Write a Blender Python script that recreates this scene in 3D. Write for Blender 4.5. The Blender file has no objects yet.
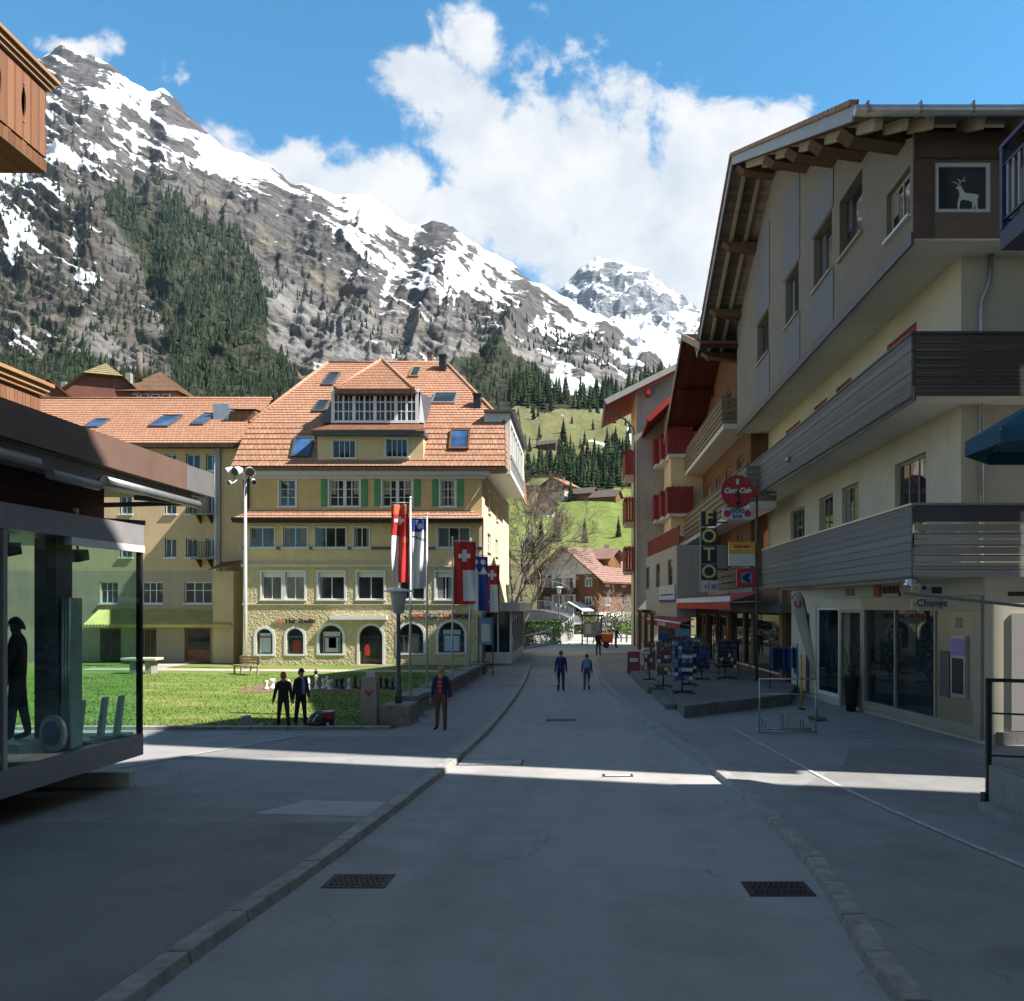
import bpy, bmesh, math, random
import numpy as np
from mathutils import Vector, Matrix
random.seed(7)
R = math.radians
scene = bpy.context.scene
COL = scene.collection
V = Vector
ZUP = Vector((0, 0, 1))
WM = {}            # world matrix of every object built (kept by hand, no depsgraph needed)
EYE = 3.5

# ------------------------------------------------------------------ objects
def tag(o, label=None, cat=None, group=None, kind=None):
    if label: o['label'] = label
    if cat: o['category'] = cat
    if group: o['group'] = group
    if kind: o['kind'] = kind
    return o

def thing(name, label, cat, loc=(0, 0, 0), rotz=0.0, group=None):
    o = bpy.data.objects.new(name, None); COL.objects.link(o)
    o.empty_display_size = 0.2
    o.location = loc; o.rotation_euler = (0, 0, rotz)
    WM[o] = Matrix.Translation(V(loc)) @ Matrix.Rotation(rotz, 4, 'Z')
    return tag(o, label, cat, group)

class MB:
    """collects shapes in world coordinates; build() links them as one mesh object"""
    def __init__(s):
        s.v = []; s.f = []; s.m = []; s.sm = []
    def face(s, pts, mi=0, smooth=False):
        n = len(s.v); s.v.extend(V(p) for p in pts)
        s.f.append(tuple(range(n, n + len(pts)))); s.m.append(mi); s.sm.append(smooth); return s
    def hexa(s, p, mi=0):
        n = len(s.v); s.v.extend(V(q) for q in p)
        for f in ((0, 3, 2, 1), (4, 5, 6, 7), (0, 1, 5, 4), (1, 2, 6, 5), (2, 3, 7, 6), (3, 0, 4, 7)):
            s.f.append(tuple(n + i for i in f)); s.m.append(mi); s.sm.append(False)
        return s
    def box(s, x0, x1, y0, y1, z0, z1, mi=0):
        if x0 > x1: x0, x1 = x1, x0
        if y0 > y1: y0, y1 = y1, y0
        if z0 > z1: z0, z1 = z1, z0
        return s.hexa([(x0, y0, z0), (x1, y0, z0), (x1, y1, z0), (x0, y1, z0),
                       (x0, y0, z1), (x1, y0, z1), (x1, y1, z1), (x0, y1, z1)], mi)
    def wbox(s, W, a0, a1, b0, b1, n0, n1, mi=0):
        """box on wall frame W: a along, b up, n outward"""
        P = lambda a, b, n: W.p(a, b, n)
        return s.hexa([P(a0, b0, n0), P(a0, b0, n1), P(a1, b0, n1), P(a1, b0, n0),
                       P(a0, b1, n0), P(a0, b1, n1), P(a1, b1, n1), P(a1, b1, n0)], mi)
    def beam(s, p, q, w, h, up=ZUP, mi=0):
        p, q = V(p), V(q); d = (q - p).normalized()
        r = d.cross(V(up))
        if r.length < 1e-5: r = d.cross(V((1, 0, 0)))
        r.normalize(); u = r.cross(d).normalized()
        r *= w / 2; u *= h / 2
        return s.hexa([p - r - u, p + r - u, p + r + u, p - r + u, q - r - u, q + r - u, q + r + u, q - r + u][0:4] +
                      [q - r - u, q + r - u, q + r + u, q - r + u], mi)
    def ring(s, c, ax, r, n, ref=None):
        ax = V(ax).normalized(); ref = V(ref) if ref else (V((1, 0, 0)) if abs(ax.x) < .8 else V((0, 1, 0)))
        a = ax.cross(ref).normalized(); b = ax.cross(a)
        return [V(c) + a * (r * math.cos(2 * math.pi * i / n)) + b * (r * math.sin(2 * math.pi * i / n)) for i in range(n)]
    def tube(s, pts, r, n=8, mi=0, caps=True):
        pts = [V(p) for p in pts]; rs = r if isinstance(r, (list, tuple)) else [r] * len(pts)
        base = len(s.v); ref = None
        for i, p in enumerate(pts):
            d = (pts[min(i + 1, len(pts) - 1)] - pts[max(i - 1, 0)])
            if d.length < 1e-9: d = V((0, 0, 1))
            d.normalize()
            if ref is None: ref = V((1, 0, 0)) if abs(d.x) < .8 else V((0, 1, 0))
            a = d.cross(ref)
            if a.length < 1e-3: a = d.cross(V((0, 1, .3)))
            a.normalize(); b = d.cross(a).normalized()
            ref = a.cross(d).normalized() * -1 if False else ref
            for k in range(n):
                t = 2 * math.pi * k / n
                s.v.append(p + a * (rs[i] * math.cos(t)) + b * (rs[i] * math.sin(t)))
        for i in range(len(pts) - 1):
            for k in range(n):
                k2 = (k + 1) % n
                s.f.append((base + i * n + k, base + i * n + k2, base + (i + 1) * n + k2, base + (i + 1) * n + k))
                s.m.append(mi); s.sm.append(True)
        if caps:
            s.f.append(tuple(base + k for k in reversed(range(n)))); s.m.append(mi); s.sm.append(False)
            e = base + (len(pts) - 1) * n
            s.f.append(tuple(e + k for k in range(n))); s.m.append(mi); s.sm.append(False)
        return s
    def lathe(s, c, prof, n=16, mi=0, ax=None):
        """profile [(r, z)] about vertical axis at c"""
        pts = []; c = V(c)
        base = len(s.v)
        for r, z in prof:
            for k in range(n):
                t = 2 * math.pi * k / n
                s.v.append(c + V((r * math.cos(t), r * math.sin(t), z)))
        for i in range(len(prof) - 1):
            for k in range(n):
                k2 = (k + 1) % n
                s.f.append((base + i * n + k, base + i * n + k2, base + (i + 1) * n + k2, base + (i + 1) * n + k))
                s.m.append(mi); s.sm.append(True)
        s.f.append(tuple(base + k for k in reversed(range(n)))); s.m.append(mi); s.sm.append(False)
        e = base + (len(prof) - 1) * n
        s.f.append(tuple(e + k for k in range(n))); s.m.append(mi); s.sm.append(False)
        return s
    def prism(s, poly, off, mi=0):
        """closed polygon extruded by vector off"""
        off = V(off); a = [V(p) for p in poly]; b = [p + off for p in a]
        s.face(list(reversed(a)), mi); s.face(b, mi)
        n = len(a)
        for i in range(n):
            j = (i + 1) % n
            s.face([a[i], a[j], b[j], b[i]], mi)
        return s
    def wall(s, W, a0, a1, b0, b1, holes=(), depth=.18, mi=0, mr=None):
        """wall face with rectangular openings (a0,a1,b0,b1) and their reveals"""
        mr = mi if mr is None else mr
        xs = sorted({a0, a1} | {min(max(h[i], a0), a1) for h in holes for i in (0, 1)})
        zs = sorted({b0, b1} | {min(max(h[i], b0), b1) for h in holes for i in (2, 3)})
        for i in range(len(xs) - 1):
            for j in range(len(zs) - 1):
                cx, cz = (xs[i] + xs[i + 1]) / 2, (zs[j] + zs[j + 1]) / 2
                if any(h[0] < cx < h[1] and h[2] < cz < h[3] for h in holes): continue
                s.face([W.p(xs[i], zs[j]), W.p(xs[i + 1], zs[j]), W.p(xs[i + 1], zs[j + 1]), W.p(xs[i], zs[j + 1])], mi)
        for h in holes:
            x0, x1, z0, z1 = h[:4]
            for (p, q) in (((x0, z0), (x1, z0)), ((x1, z0), (x1, z1)), ((x1, z1), (x0, z1)), ((x0, z1), (x0, z0))):
                s.face([W.p(*p), W.p(*p, -depth), W.p(*q, -depth), W.p(*q)][::-1], mr)
        return s
    def build(s, name, mat, parent=None, bevel=0.0, hide=False, smooth=None):
        me = bpy.data.meshes.new(name)
        M = WM[parent].inverted() if parent else None
        o0 = None
        vs = s.v
        if parent is None and vs:
            lo = V((min(v.x for v in vs), min(v.y for v in vs), min(v.z for v in vs)))
            hi = V((max(v.x for v in vs), max(v.y for v in vs), max(v.z for v in vs)))
            o0 = V(((lo.x + hi.x) / 2, (lo.y + hi.y) / 2, lo.z)); M = Matrix.Translation(-o0)
        pv = [M @ v for v in vs] if M else vs
        me.from_pydata([tuple(v) for v in pv], [], s.f)
        mats = mat if isinstance(mat, (list, tuple)) else [mat]
        for m in mats: me.materials.append(m)
        me.polygons.foreach_set('material_index', s.m)
        me.polygons.foreach_set('use_smooth', s.sm if smooth is None else [smooth] * len(s.f))
        uv = me.uv_layers.new(name='UVMap')
        data = np.zeros((len(me.loops), 2), 'f')
        li = 0
        for f in s.f:
            p0 = vs[f[0]]; n = V((0, 0, 0))
            for i in range(1, len(f) - 1): n += (vs[f[i]] - p0).cross(vs[f[i + 1]] - p0)
            if n.length < 1e-12: n = V((0, 0, 1))
            n.normalize()
            if abs(n.z) > .995: u = V((1, 0, 0)); w = V((0, 1, 0))
            else: u = ZUP.cross(n).normalized(); w = n.cross(u)
            for i in f:
                data[li] = (vs[i].dot(u), vs[i].dot(w)); li += 1
        uv.data.foreach_set('uv', data.ravel())
        me.validate()
        o = bpy.data.objects.new(name, me); COL.objects.link(o)
        if parent is not None:
            o.parent = parent; WM[o] = WM[parent]
        else:
            o.location = o0; WM[o] = Matrix.Translation(o0)
        if 'wall' in name or name in ('canopy', 'dormer_cheek', 'base_wall'): weld(o)
        if bevel:
            b = o.modifiers.new('bevel', 'BEVEL'); b.width = bevel; b.segments = 2; b.limit_method = 'ANGLE'
            b.angle_limit = R(40)
        return o

class Wall:
    """a vertical plane: origin, right direction as seen from outside"""
    def __init__(s, P, Rt):
        s.P = V(P); s.R = V(Rt).normalized(); s.N = s.R.cross(ZUP)
    def p(s, a, b, n=0.0):
        return s.P + s.R * a + ZUP * b + s.N * n

def weld(o, d=1e-4):
    bm = bmesh.new(); bm.from_mesh(o.data); bmesh.ops.remove_doubles(bm, verts=bm.verts, dist=d)
    bm.to_mesh(o.data); bm.free(); return o

# ------------------------------------------------------------------ materials
def _bsdf(name):
    m = bpy.data.materials.new(name); m.use_nodes = True
    nt = m.node_tree; b = nt.nodes['Principled BSDF']
    return m, nt, b
def _n(nt, t, **kw):
    n = nt.nodes.new(t)
    for k, v in kw.items():
        if k.startswith('i_'): n.inputs[k[2:].replace('_', ' ')].default_value = v
        else: setattr(n, k, v)
    return n
def c4(c): return (c[0], c[1], c[2], 1.0)
def srgb(r, g, b):
    f = lambda x: (x / 255 / 12.92) if x <= 10 else ((x / 255 + .055) / 1.055) ** 2.4
    return (f(r), f(g), f(b))

def mixc(nt, fac, a, b, mode='MIX'):
    n = nt.nodes.new('ShaderNodeMix'); n.data_type = 'RGBA'; n.blend_type = mode
    for i, x in ((0, fac), (6, a), (7, b)):
        if hasattr(x, 'is_output'): nt.links.new(x, n.inputs[i])
        elif i == 0: n.inputs[0].default_value = x
        else: n.inputs[i].default_value = c4(x)
    return n.outputs[2]
def math_(nt, op, a, b=None, c=None, clamp=False):
    n = nt.nodes.new('ShaderNodeMath'); n.operation = op; n.use_clamp = clamp
    for i, x in enumerate((a, b, c)):
        if x is None: continue
        if hasattr(x, 'is_output'): nt.links.new(x, n.inputs[i])
        else: n.inputs[i].default_value = x
    return n.outputs[0]
def ramp(nt, fac, stops):
    n = nt.nodes.new('ShaderNodeValToRGB'); cr = n.color_ramp
    while len(cr.elements) < len(stops): cr.elements.new(.5)
    for e, (p, c) in zip(cr.elements, stops):
        e.position = p; e.color = c4(c) if isinstance(c, (tuple, list)) else (c, c, c, 1)
    nt.links.new(fac, n.inputs[0]); return n.outputs[0]
def noise(nt, vec, scale, detail=4, rough=.55, dist=0.0):
    n = nt.nodes.new('ShaderNodeTexNoise'); n.inputs['Scale'].default_value = scale
    n.inputs['Detail'].default_value = detail; n.inputs['Roughness'].default_value = rough
    n.inputs['Distortion'].default_value = dist
    if vec is not None: nt.links.new(vec, n.inputs['Vector'])
    return n.outputs['Fac']
def coords(nt, which='Object', scale=None):
    tc = nt.nodes.new('ShaderNodeTexCoord'); o = tc.outputs[which]
    if scale:
        mp = nt.nodes.new('ShaderNodeMapping'); mp.inputs['Scale'].default_value = scale
        nt.links.new(o, mp.inputs['Vector']); o = mp.outputs[0]
    return o
def bump(nt, b, h, strength=.3, dist=.02):
    n = nt.nodes.new('ShaderNodeBump'); n.inputs['Strength'].default_value = strength
    n.inputs['Distance'].default_value = dist
    nt.links.new(h, n.inputs['Height']); nt.links.new(n.outputs[0], b.inputs['Normal'])

def M(name, col, rough=.75, var=.12, scale=3.0, bmp=0.0, bscale=40.0, metal=0.0, dirt=0.0, stretch=None, spec=None):
    """painted / plastered / metal surface with mottling at two scales, optional stains that run down"""
    m, nt, b = _bsdf(name)
    v = coords(nt, 'Object', stretch)
    f1 = noise(nt, v, scale, 5, .6)
    lo = tuple(max(0, c * (1 - var)) for c in col); hi = tuple(min(1, c * (1 + var)) for c in col)
    out = mixc(nt, ramp(nt, f1, [(.3, 0.0), (.7, 1.0)]), lo, hi)
    if dirt:
        s = noise(nt, coords(nt, 'Object', (2.2, 2.2, .25)), 1.3, 6, .65)
        out = mixc(nt, math_(nt, 'MULTIPLY', ramp(nt, s, [(.48, 0.0), (.75, 1.0)]), dirt), out, tuple(c * .45 for c in col))
    nt.links.new(out, b.inputs['Base Color'])
    b.inputs['Roughness'].default_value = rough; b.inputs['Metallic'].default_value = metal
    if spec is not None: b.inputs['Specular IOR Level'].default_value = spec
    if bmp: bump(nt, b, noise(nt, v, bscale, 4, .6), bmp, .02)
    return m

def M_plank(name, col, width=.14, vertical=False, rough=.75, var=.25, gap=.06, spec=.3):
    """boards in the wall plane (uv in metres), grain along each board, thin dark joints"""
    m, nt, b = _bsdf(name)
    uv = coords(nt, 'UV')
    sep = nt.nodes.new('ShaderNodeSeparateXYZ'); nt.links.new(uv, sep.inputs[0])
    across = sep.outputs[0 if vertical else 1]
    q = math_(nt, 'DIVIDE', across, width)
    idx = math_(nt, 'FLOOR', q); fr = math_(nt, 'FRACT', q)
    wn = nt.nodes.new('ShaderNodeTexWhiteNoise'); wn.noise_dimensions = '1D'; nt.links.new(idx, wn.inputs['W'])
    grain = noise(nt, coords(nt, 'UV', (40, 1.6, 1) if vertical else (1.6, 40, 1)), 1.0, 5, .6)
    mott = noise(nt, uv, 1.1, 4, .6)
    f = math_(nt, 'ADD', math_(nt, 'MULTIPLY', wn.outputs[0], .45), math_(nt, 'ADD', math_(nt, 'MULTIPLY', grain, .4), math_(nt, 'MULTIPLY', mott, .3)))
    lo = tuple(c * (1 - var) for c in col); hi = tuple(min(1, c * (1 + var)) for c in col)
    out = mixc(nt, ramp(nt, f, [(.3, 0.0), (.85, 1.0)]), lo, hi)
    joint = math_(nt, 'LESS_THAN', fr, gap)
    out = mixc(nt, joint, out, tuple(c * .25 for c in col))
    nt.links.new(out, b.inputs['Base Color']); b.inputs['Roughness'].default_value = rough
    b.inputs['Specular IOR Level'].default_value = spec
    bump(nt, b, math_(nt, 'SUBTRACT', math_(nt, 'MULTIPLY', grain, .15), joint), .5, .01)
    return m

def M_tiles(name, c1, c2, w=.22, h=.30, rough=.8, dark=.35):
    m, nt, b = _bsdf(name)
    uv = coords(nt, 'UV')
    br = nt.nodes.new('ShaderNodeTexBrick'); nt.links.new(uv, br.inputs['Vector'])
    br.inputs['Color1'].default_value = c4(c1); br.inputs['Color2'].default_value = c4(c2)
    br.inputs['Mortar'].default_value = c4(tuple(c * dark for c in c1)); br.inputs['Scale'].default_value = 1
    br.inputs['Brick Width'].default_value = w; br.inputs['Row Height'].default_value = h
    br.inputs['Mortar Size'].default_value = .018; br.inputs['Bias'].default_value = 0
    f = noise(nt, coords(nt, 'Object'), .5, 6, .65)
    g = noise(nt, coords(nt, 'UV', (4.5, 3.3, 1)), 1.0, 3, .7)
    out = mixc(nt, ramp(nt, f, [(.35, 0.0), (.75, .55)]), br.outputs['Color'], tuple(c * .55 for c in c2))
    out = mixc(nt, ramp(nt, g, [(.45, 0.0), (.8, .45)]), out, tuple(min(1, c * 1.35) for c in c2))
    nt.links.new(out, b.inputs['Base Color']); b.inputs['Roughness'].default_value = rough
    b.inputs['Specular IOR Level'].default_value = .25
    bump(nt, b, br.outputs['Fac'], -.4, .02)
    return m

def M_stone(name, c1, c2, cm, w=.45, h=.22, rough=.9, bmp=.6):
    m, nt, b = _bsdf(name)
    uv = coords(nt, 'UV')
    br = nt.nodes.new('ShaderNodeTexBrick'); nt.links.new(uv, br.inputs['Vector'])
    br.inputs['Color1'].default_value = c4(c1); br.inputs['Color2'].default_value = c4(c2); br.inputs['Mortar'].default_value = c4(cm)
    br.inputs['Scale'].default_value = 1; br.inputs['Brick Width'].default_value = w; br.inputs['Row Height'].default_value = h
    br.inputs['Mortar Size'].default_value = .02
    f = noise(nt, coords(nt, 'Object'), 6, 6, .7)
    out = mixc(nt, ramp(nt, f, [(.35, 0.0), (.7, .5)]), br.outputs['Color'], tuple(c * .5 for c in c1))
    nt.links.new(out, b.inputs['Base Color']); b.inputs['Roughness'].default_value = rough
    bump(nt, b, math_(nt, 'ADD', f, math_(nt, 'MULTIPLY', br.outputs['Fac'], -.6)), bmp, .05)
    return m

def M_rough(name, col, var=.3, scale=9, bmp=.9, rough=.95, dist=.08):
    """pebble-dash render"""
    m, nt, b = _bsdf(name)
    v = coords(nt, 'Object')
    vo = nt.nodes.new('ShaderNodeTexVoronoi'); vo.inputs['Scale'].default_value = scale; nt.links.new(v, vo.inputs['Vector'])
    f = noise(nt, v, scale * .7, 5, .65); g = noise(nt, v, .5, 4, .6)
    s = math_(nt, 'ADD', math_(nt, 'MULTIPLY', vo.outputs['Distance'], .6), math_(nt, 'MULTIPLY', f, .7))
    s2 = math_(nt, 'ADD', math_(nt, 'MULTIPLY', s, .7), math_(nt, 'MULTIPLY', g, .3))
    nt.links.new(mixc(nt, ramp(nt, s2, [(.35, 0.0), (.75, 1.0)]), tuple(c * (1 - var) for c in col), tuple(c * (1 + var) for c in col)), b.inputs['Base Color'])
    b.inputs['Roughness'].default_value = rough; bump(nt, b, s, bmp, dist)
    return m

def M_glass_dark(name, col=(.02, .028, .035), rough=.04, warp=.02, spec=.5):
    """window panes seen from outside: dark room behind, sky and street mirrored, panes slightly wavy"""
    m, nt, b = _bsdf(name)
    f = noise(nt, coords(nt, 'Object'), .8, 2, .5)
    out = mixc(nt, ramp(nt, f, [(.35, 0.0), (.65, 1.0)]), tuple(c * .5 for c in col), tuple(c * 1.9 for c in col))
    nt.links.new(out, b.inputs['Base Color'])
    b.inputs['Roughness'].default_value = rough; b.inputs['Specular IOR Level'].default_value = spec
    bump(nt, b, noise(nt, coords(nt, 'Object'), 1.5, 2, .4), warp, .1)
    return m

def M_glass_clear(name, tint=(.75, .93, .88), rough=0.0):
    m = bpy.data.materials.new(name); m.use_nodes = True; nt = m.node_tree
    nt.nodes.clear()
    out = nt.nodes.new('ShaderNodeOutputMaterial')
    tr = nt.nodes.new('ShaderNodeBsdfTransparent'); tr.inputs[0].default_value = c4(tint)
    gl = nt.nodes.new('ShaderNodeBsdfGlossy'); gl.inputs['Roughness'].default_value = .01; gl.inputs[0].default_value = (1, 1, 1, 1)
    fr = nt.nodes.new('ShaderNodeLayerWeight'); fr.inputs[0].default_value = .5
    mx = nt.nodes.new('ShaderNodeMixShader')
    nt.links.new(math_(nt, 'MULTIPLY_ADD', math_(nt, 'POWER', fr.outputs['Facing'], 5.0), .8, .05, clamp=True), mx.inputs[0])
    nt.links.new(tr.outputs[0], mx.inputs[1]); nt.links.new(gl.outputs[0], mx.inputs[2])
    nt.links.new(mx.outputs[0], out.inputs[0]); return m

MAT = {}
def mats():
    A = MAT
    A['white'] = M('white_paint', (.74, .74, .72), .5, .06, 2, dirt=.15)
    A['frame_white'] = M('window_white', (.72, .74, .76), .45, .05, 3)
    A['glass'] = M_glass_dark('window_glass')
    A['glass_blue'] = M_glass_dark('window_glass_blue', (.03, .07, .16))
    A['tile_red'] = M_tiles('clay_tiles', (.41, .205, .130), (.52, .295, .195), .24, .33)
    A['tile_brown'] = M_tiles('brown_tiles', (.20, .11, .07), (.27, .16, .10), .24, .33)
    A['tile_olive'] = M_tiles('mossy_tiles', (.21, .18, .09), (.28, .24, .13), .3, .4)
    A['tile_grey'] = M_tiles('grey_tiles', (.13, .11, .10), (.19, .16, .14), .3, .4)
    A['wood_dark'] = M_plank('dark_brown_wood', (.075, .042, .027), .16, True)
    A['wood_brown'] = M_plank('brown_wood', (.17, .080, .038), .16, True)
    A['wood_red'] = M_plank('dark_red_wood', (.085, .014, .010), .18, True)
    A['wood_tan'] = M_plank('tan_wood', (.34, .17, .075), .15, True)
    A['beam_dark'] = M('dark_beam', (.06, .035, .022), .7, .3, 2, stretch=(6, 6, 1))
    A['beam_cream'] = M('cream_beam', (.46, .40, .30), .65, .12, 2)
    A['beam_brown'] = M('brown_beam', (.13, .075, .048), .65, .25, 2, stretch=(1, 6, 6))
    A['steel'] = M('galvanised_steel', (.42, .43, .44), .38, .12, 4, metal=.7)
    A['steel_dark'] = M('dark_grey_steel', (.10, .105, .115), .45, .12, 4, metal=.3)
    A['black'] = M('black_metal', (.016, .016, .018), .45, .2, 5)
    A['black_iron'] = M('cast_iron', (.035, .035, .037), .6, .25, 8, metal=.4)
    A['concrete'] = M('concrete', (.27, .265, .25), .9, .22, 2.2, .4, 30, dirt=.35)
    A['red_paint'] = M('red_paint', (.42, .030, .028), .5, .12, 3)
    A['red_cloth'] = M('red_cloth', (.46, .024, .022), .8, .12, 2)
    A['white_cloth'] = M('white_cloth', (.68, .69, .71), .85, .06, 2)
    A['blue_cloth'] = M('blue_cloth', (.03, .055, .28), .8, .12, 2)
    A['orange'] = M('orange_plastic', (.75, .14, .02), .5, .1, 3)
    A['yellow'] = M('yellow_paint', (.74, .36, .02), .5, .08, 3)
    A['green_paint'] = M('green_paint', (.09, .30, .11), .55, .12, 3)
mats()

def text_mesh(s, W, a, b, size, mat, parent, name='lettering', n=.02, extr=.015, align='CENTER', font_scale_x=1.0, shear=0.0, weight=0.0):
    cu = bpy.data.curves.new('txt', 'FONT'); cu.body = s; cu.size = size; cu.extrude = extr
    cu.align_x = align; cu.align_y = 'CENTER'; cu.shear = shear; cu.offset = weight
    tmp = bpy.data.objects.new('txt', cu); COL.objects.link(tmp)
    dg = bpy.context.evaluated_depsgraph_get(); dg.update()
    me = bpy.data.meshes.new_from_object(tmp.evaluated_get(dg))
    bpy.data.objects.remove(tmp)
    mb = MB()
    mb.v = [W.p(a + v.co.x * font_scale_x, b + v.co.y, n + v.co.z) for v in me.vertices]
    mb.f = [tuple(p.vertices) for p in me.polygons]; mb.m = [0] * len(mb.f); mb.sm = [False] * len(mb.f)
    bpy.data.meshes.remove(me)
    return mb.build(name, mat, parent)

_crng = random.Random(21); _curtain = [M('curtain_grey', (.24, .24, .24), .9, .15, 5), M('curtain_cream', (.30, .27, .21), .9, .15, 5), M('curtain_dim', (.13, .13, .14), .9, .15, 5)]  # curtain tones darkened to look as if behind the glass
def window(parent, W, a0, a1, b0, b1, cols=(.5,), rows=(), inset=.10, fw=.07, mw=.05, mat=None, glass=None,
           sill=True, sill_mat=None, label=None, surround=None, name='window', bars=None, blind=0):
    """casement in a wall opening: frame (with mullions), pane and sill as sub-parts"""
    mat = mat or MAT['frame_white']; glass = glass or MAT['glass']
    f = MB(); d = .06; n1 = -inset; n0 = -inset - d
    f.wbox(W, a0, a1, b0, b0 + fw, n0, n1); f.wbox(W, a0, a1, b1 - fw, b1, n0, n1)
    f.wbox(W, a0, a0 + fw, b0 + fw, b1 - fw, n0, n1); f.wbox(W, a1 - fw, a1, b0 + fw, b1 - fw, n0, n1)
    iw, ih = a1 - a0 - 2 * fw, b1 - b0 - 2 * fw
    for c in cols:
        x = a0 + fw + iw * c; f.wbox(W, x - mw / 2, x + mw / 2, b0 + fw, b1 - fw, n0, n1 - .004)
    for r in rows:
        z = b0 + fw + ih * r; f.wbox(W, a0 + fw, a1 - fw, z - .018, z + .018, n0 + .01, n1 - .012)
    if surround:
        s = surround
        for q in ((a0 - s, a0, b0 - s * .4, b1 + s), (a1, a1 + s, b0 - s * .4, b1 + s), (a0, a1, b1, b1 + s)):
            f.wbox(W, *q, -.05, .035)
    o = f.build(name, mat, parent)
    if label: o['label'] = label
    p = MB(); p.wbox(W, a0 + fw * .5, a1 - fw * .5, b0 + fw * .5, b1 - fw * .5, n0 + .015, n0 + .035); p.build('pane', glass, o)
    if blind:
        q = MB(); q.wbox(W, a0 + fw, a1 - fw, b1 - fw - ih * blind, b1 - fw, n0 + .036, n0 + .052); q.build('blind', MAT['white'], o)
    if name == 'window' and not label and iw > .55 and _crng.random() < .5:
        k = _crng.choice((.18, .26, .34)); z_ = b1 - fw - ih * _crng.choice((1, 1, .55)); mt = _curtain[_crng.randrange(3)]
        for (c0, c1) in ((a0 + fw, a0 + fw + iw * k), (a1 - fw - iw * k, a1 - fw)):
            q = MB()
            for i in range(4): q.wbox(W, c0 + (c1 - c0) * i / 4, c0 + (c1 - c0) * (i + 1) / 4, z_, b1 - fw, n0 + .034, n0 + .037 + .005 * (i % 2))
            q.build('curtain', mt, o)
    if sill:
        s = MB(); e = .06 if not surround else .12
        s.wbox(W, a0 - e, a1 + e, b0 - .07, b0 - .002, -inset, .10); s.build('sill', sill_mat or MAT['frame_white'], o)
    return o

def gable_roof_pieces(): pass
SUN_E = 4.9; SKY_S = .11; EXPO = 1.18; CLOUD_V = .44; CLOUD_FILL = .11; HAZE = 2.1e-5
# ================================================================== camera, light, sky
cam = bpy.data.cameras.new('camera'); camo = bpy.data.objects.new('camera', cam); COL.objects.link(camo)
camo.location = (0, 0, EYE); camo.rotation_euler = (R(90), 0, 0)
cam.sensor_fit = 'HORIZONTAL'; cam.sensor_width = 36; cam.lens = 800 / 1024 * 36
cam.shift_x = -69 / 1024; cam.shift_y = (605 - 500.5) / 1024
cam.clip_start = .1; cam.clip_end = 40000
scene.camera = camo
EL, AZ = R(48), R(13)          # sun height; angle by which it stands behind the right-hand side
TOSUN = V((math.cos(EL) * math.cos(AZ), -math.cos(EL) * math.sin(AZ), math.sin(EL)))
sun = bpy.data.lights.new('sun', 'SUN'); suno = bpy.data.objects.new('sun', sun); COL.objects.link(suno)
sun.energy = SUN_E; sun.angle = R(.5); sun.color = (1.0, .94, .85)
suno.rotation_euler = (-TOSUN).to_track_quat('-Z', 'Y').to_euler(); suno.location = (40, -10, 60)
scene.view_settings.view_transform = 'Standard'; scene.view_settings.look = 'None'
scene.view_settings.gamma = 1; scene.view_settings.exposure = EXPO
scene.cycles.max_bounces = 7; scene.cycles.diffuse_bounces = 4; scene.cycles.glossy_bounces = 3
scene.cycles.transparent_max_bounces = 12; scene.cycles.transmission_bounces = 4; scene.cycles.volume_bounces = 0
scene.cycles.caustics_reflective = False; scene.cycles.caustics_refractive = False
scene.cycles.sample_clamp_indirect = 4
scene.cycles.use_denoising = True

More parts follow.
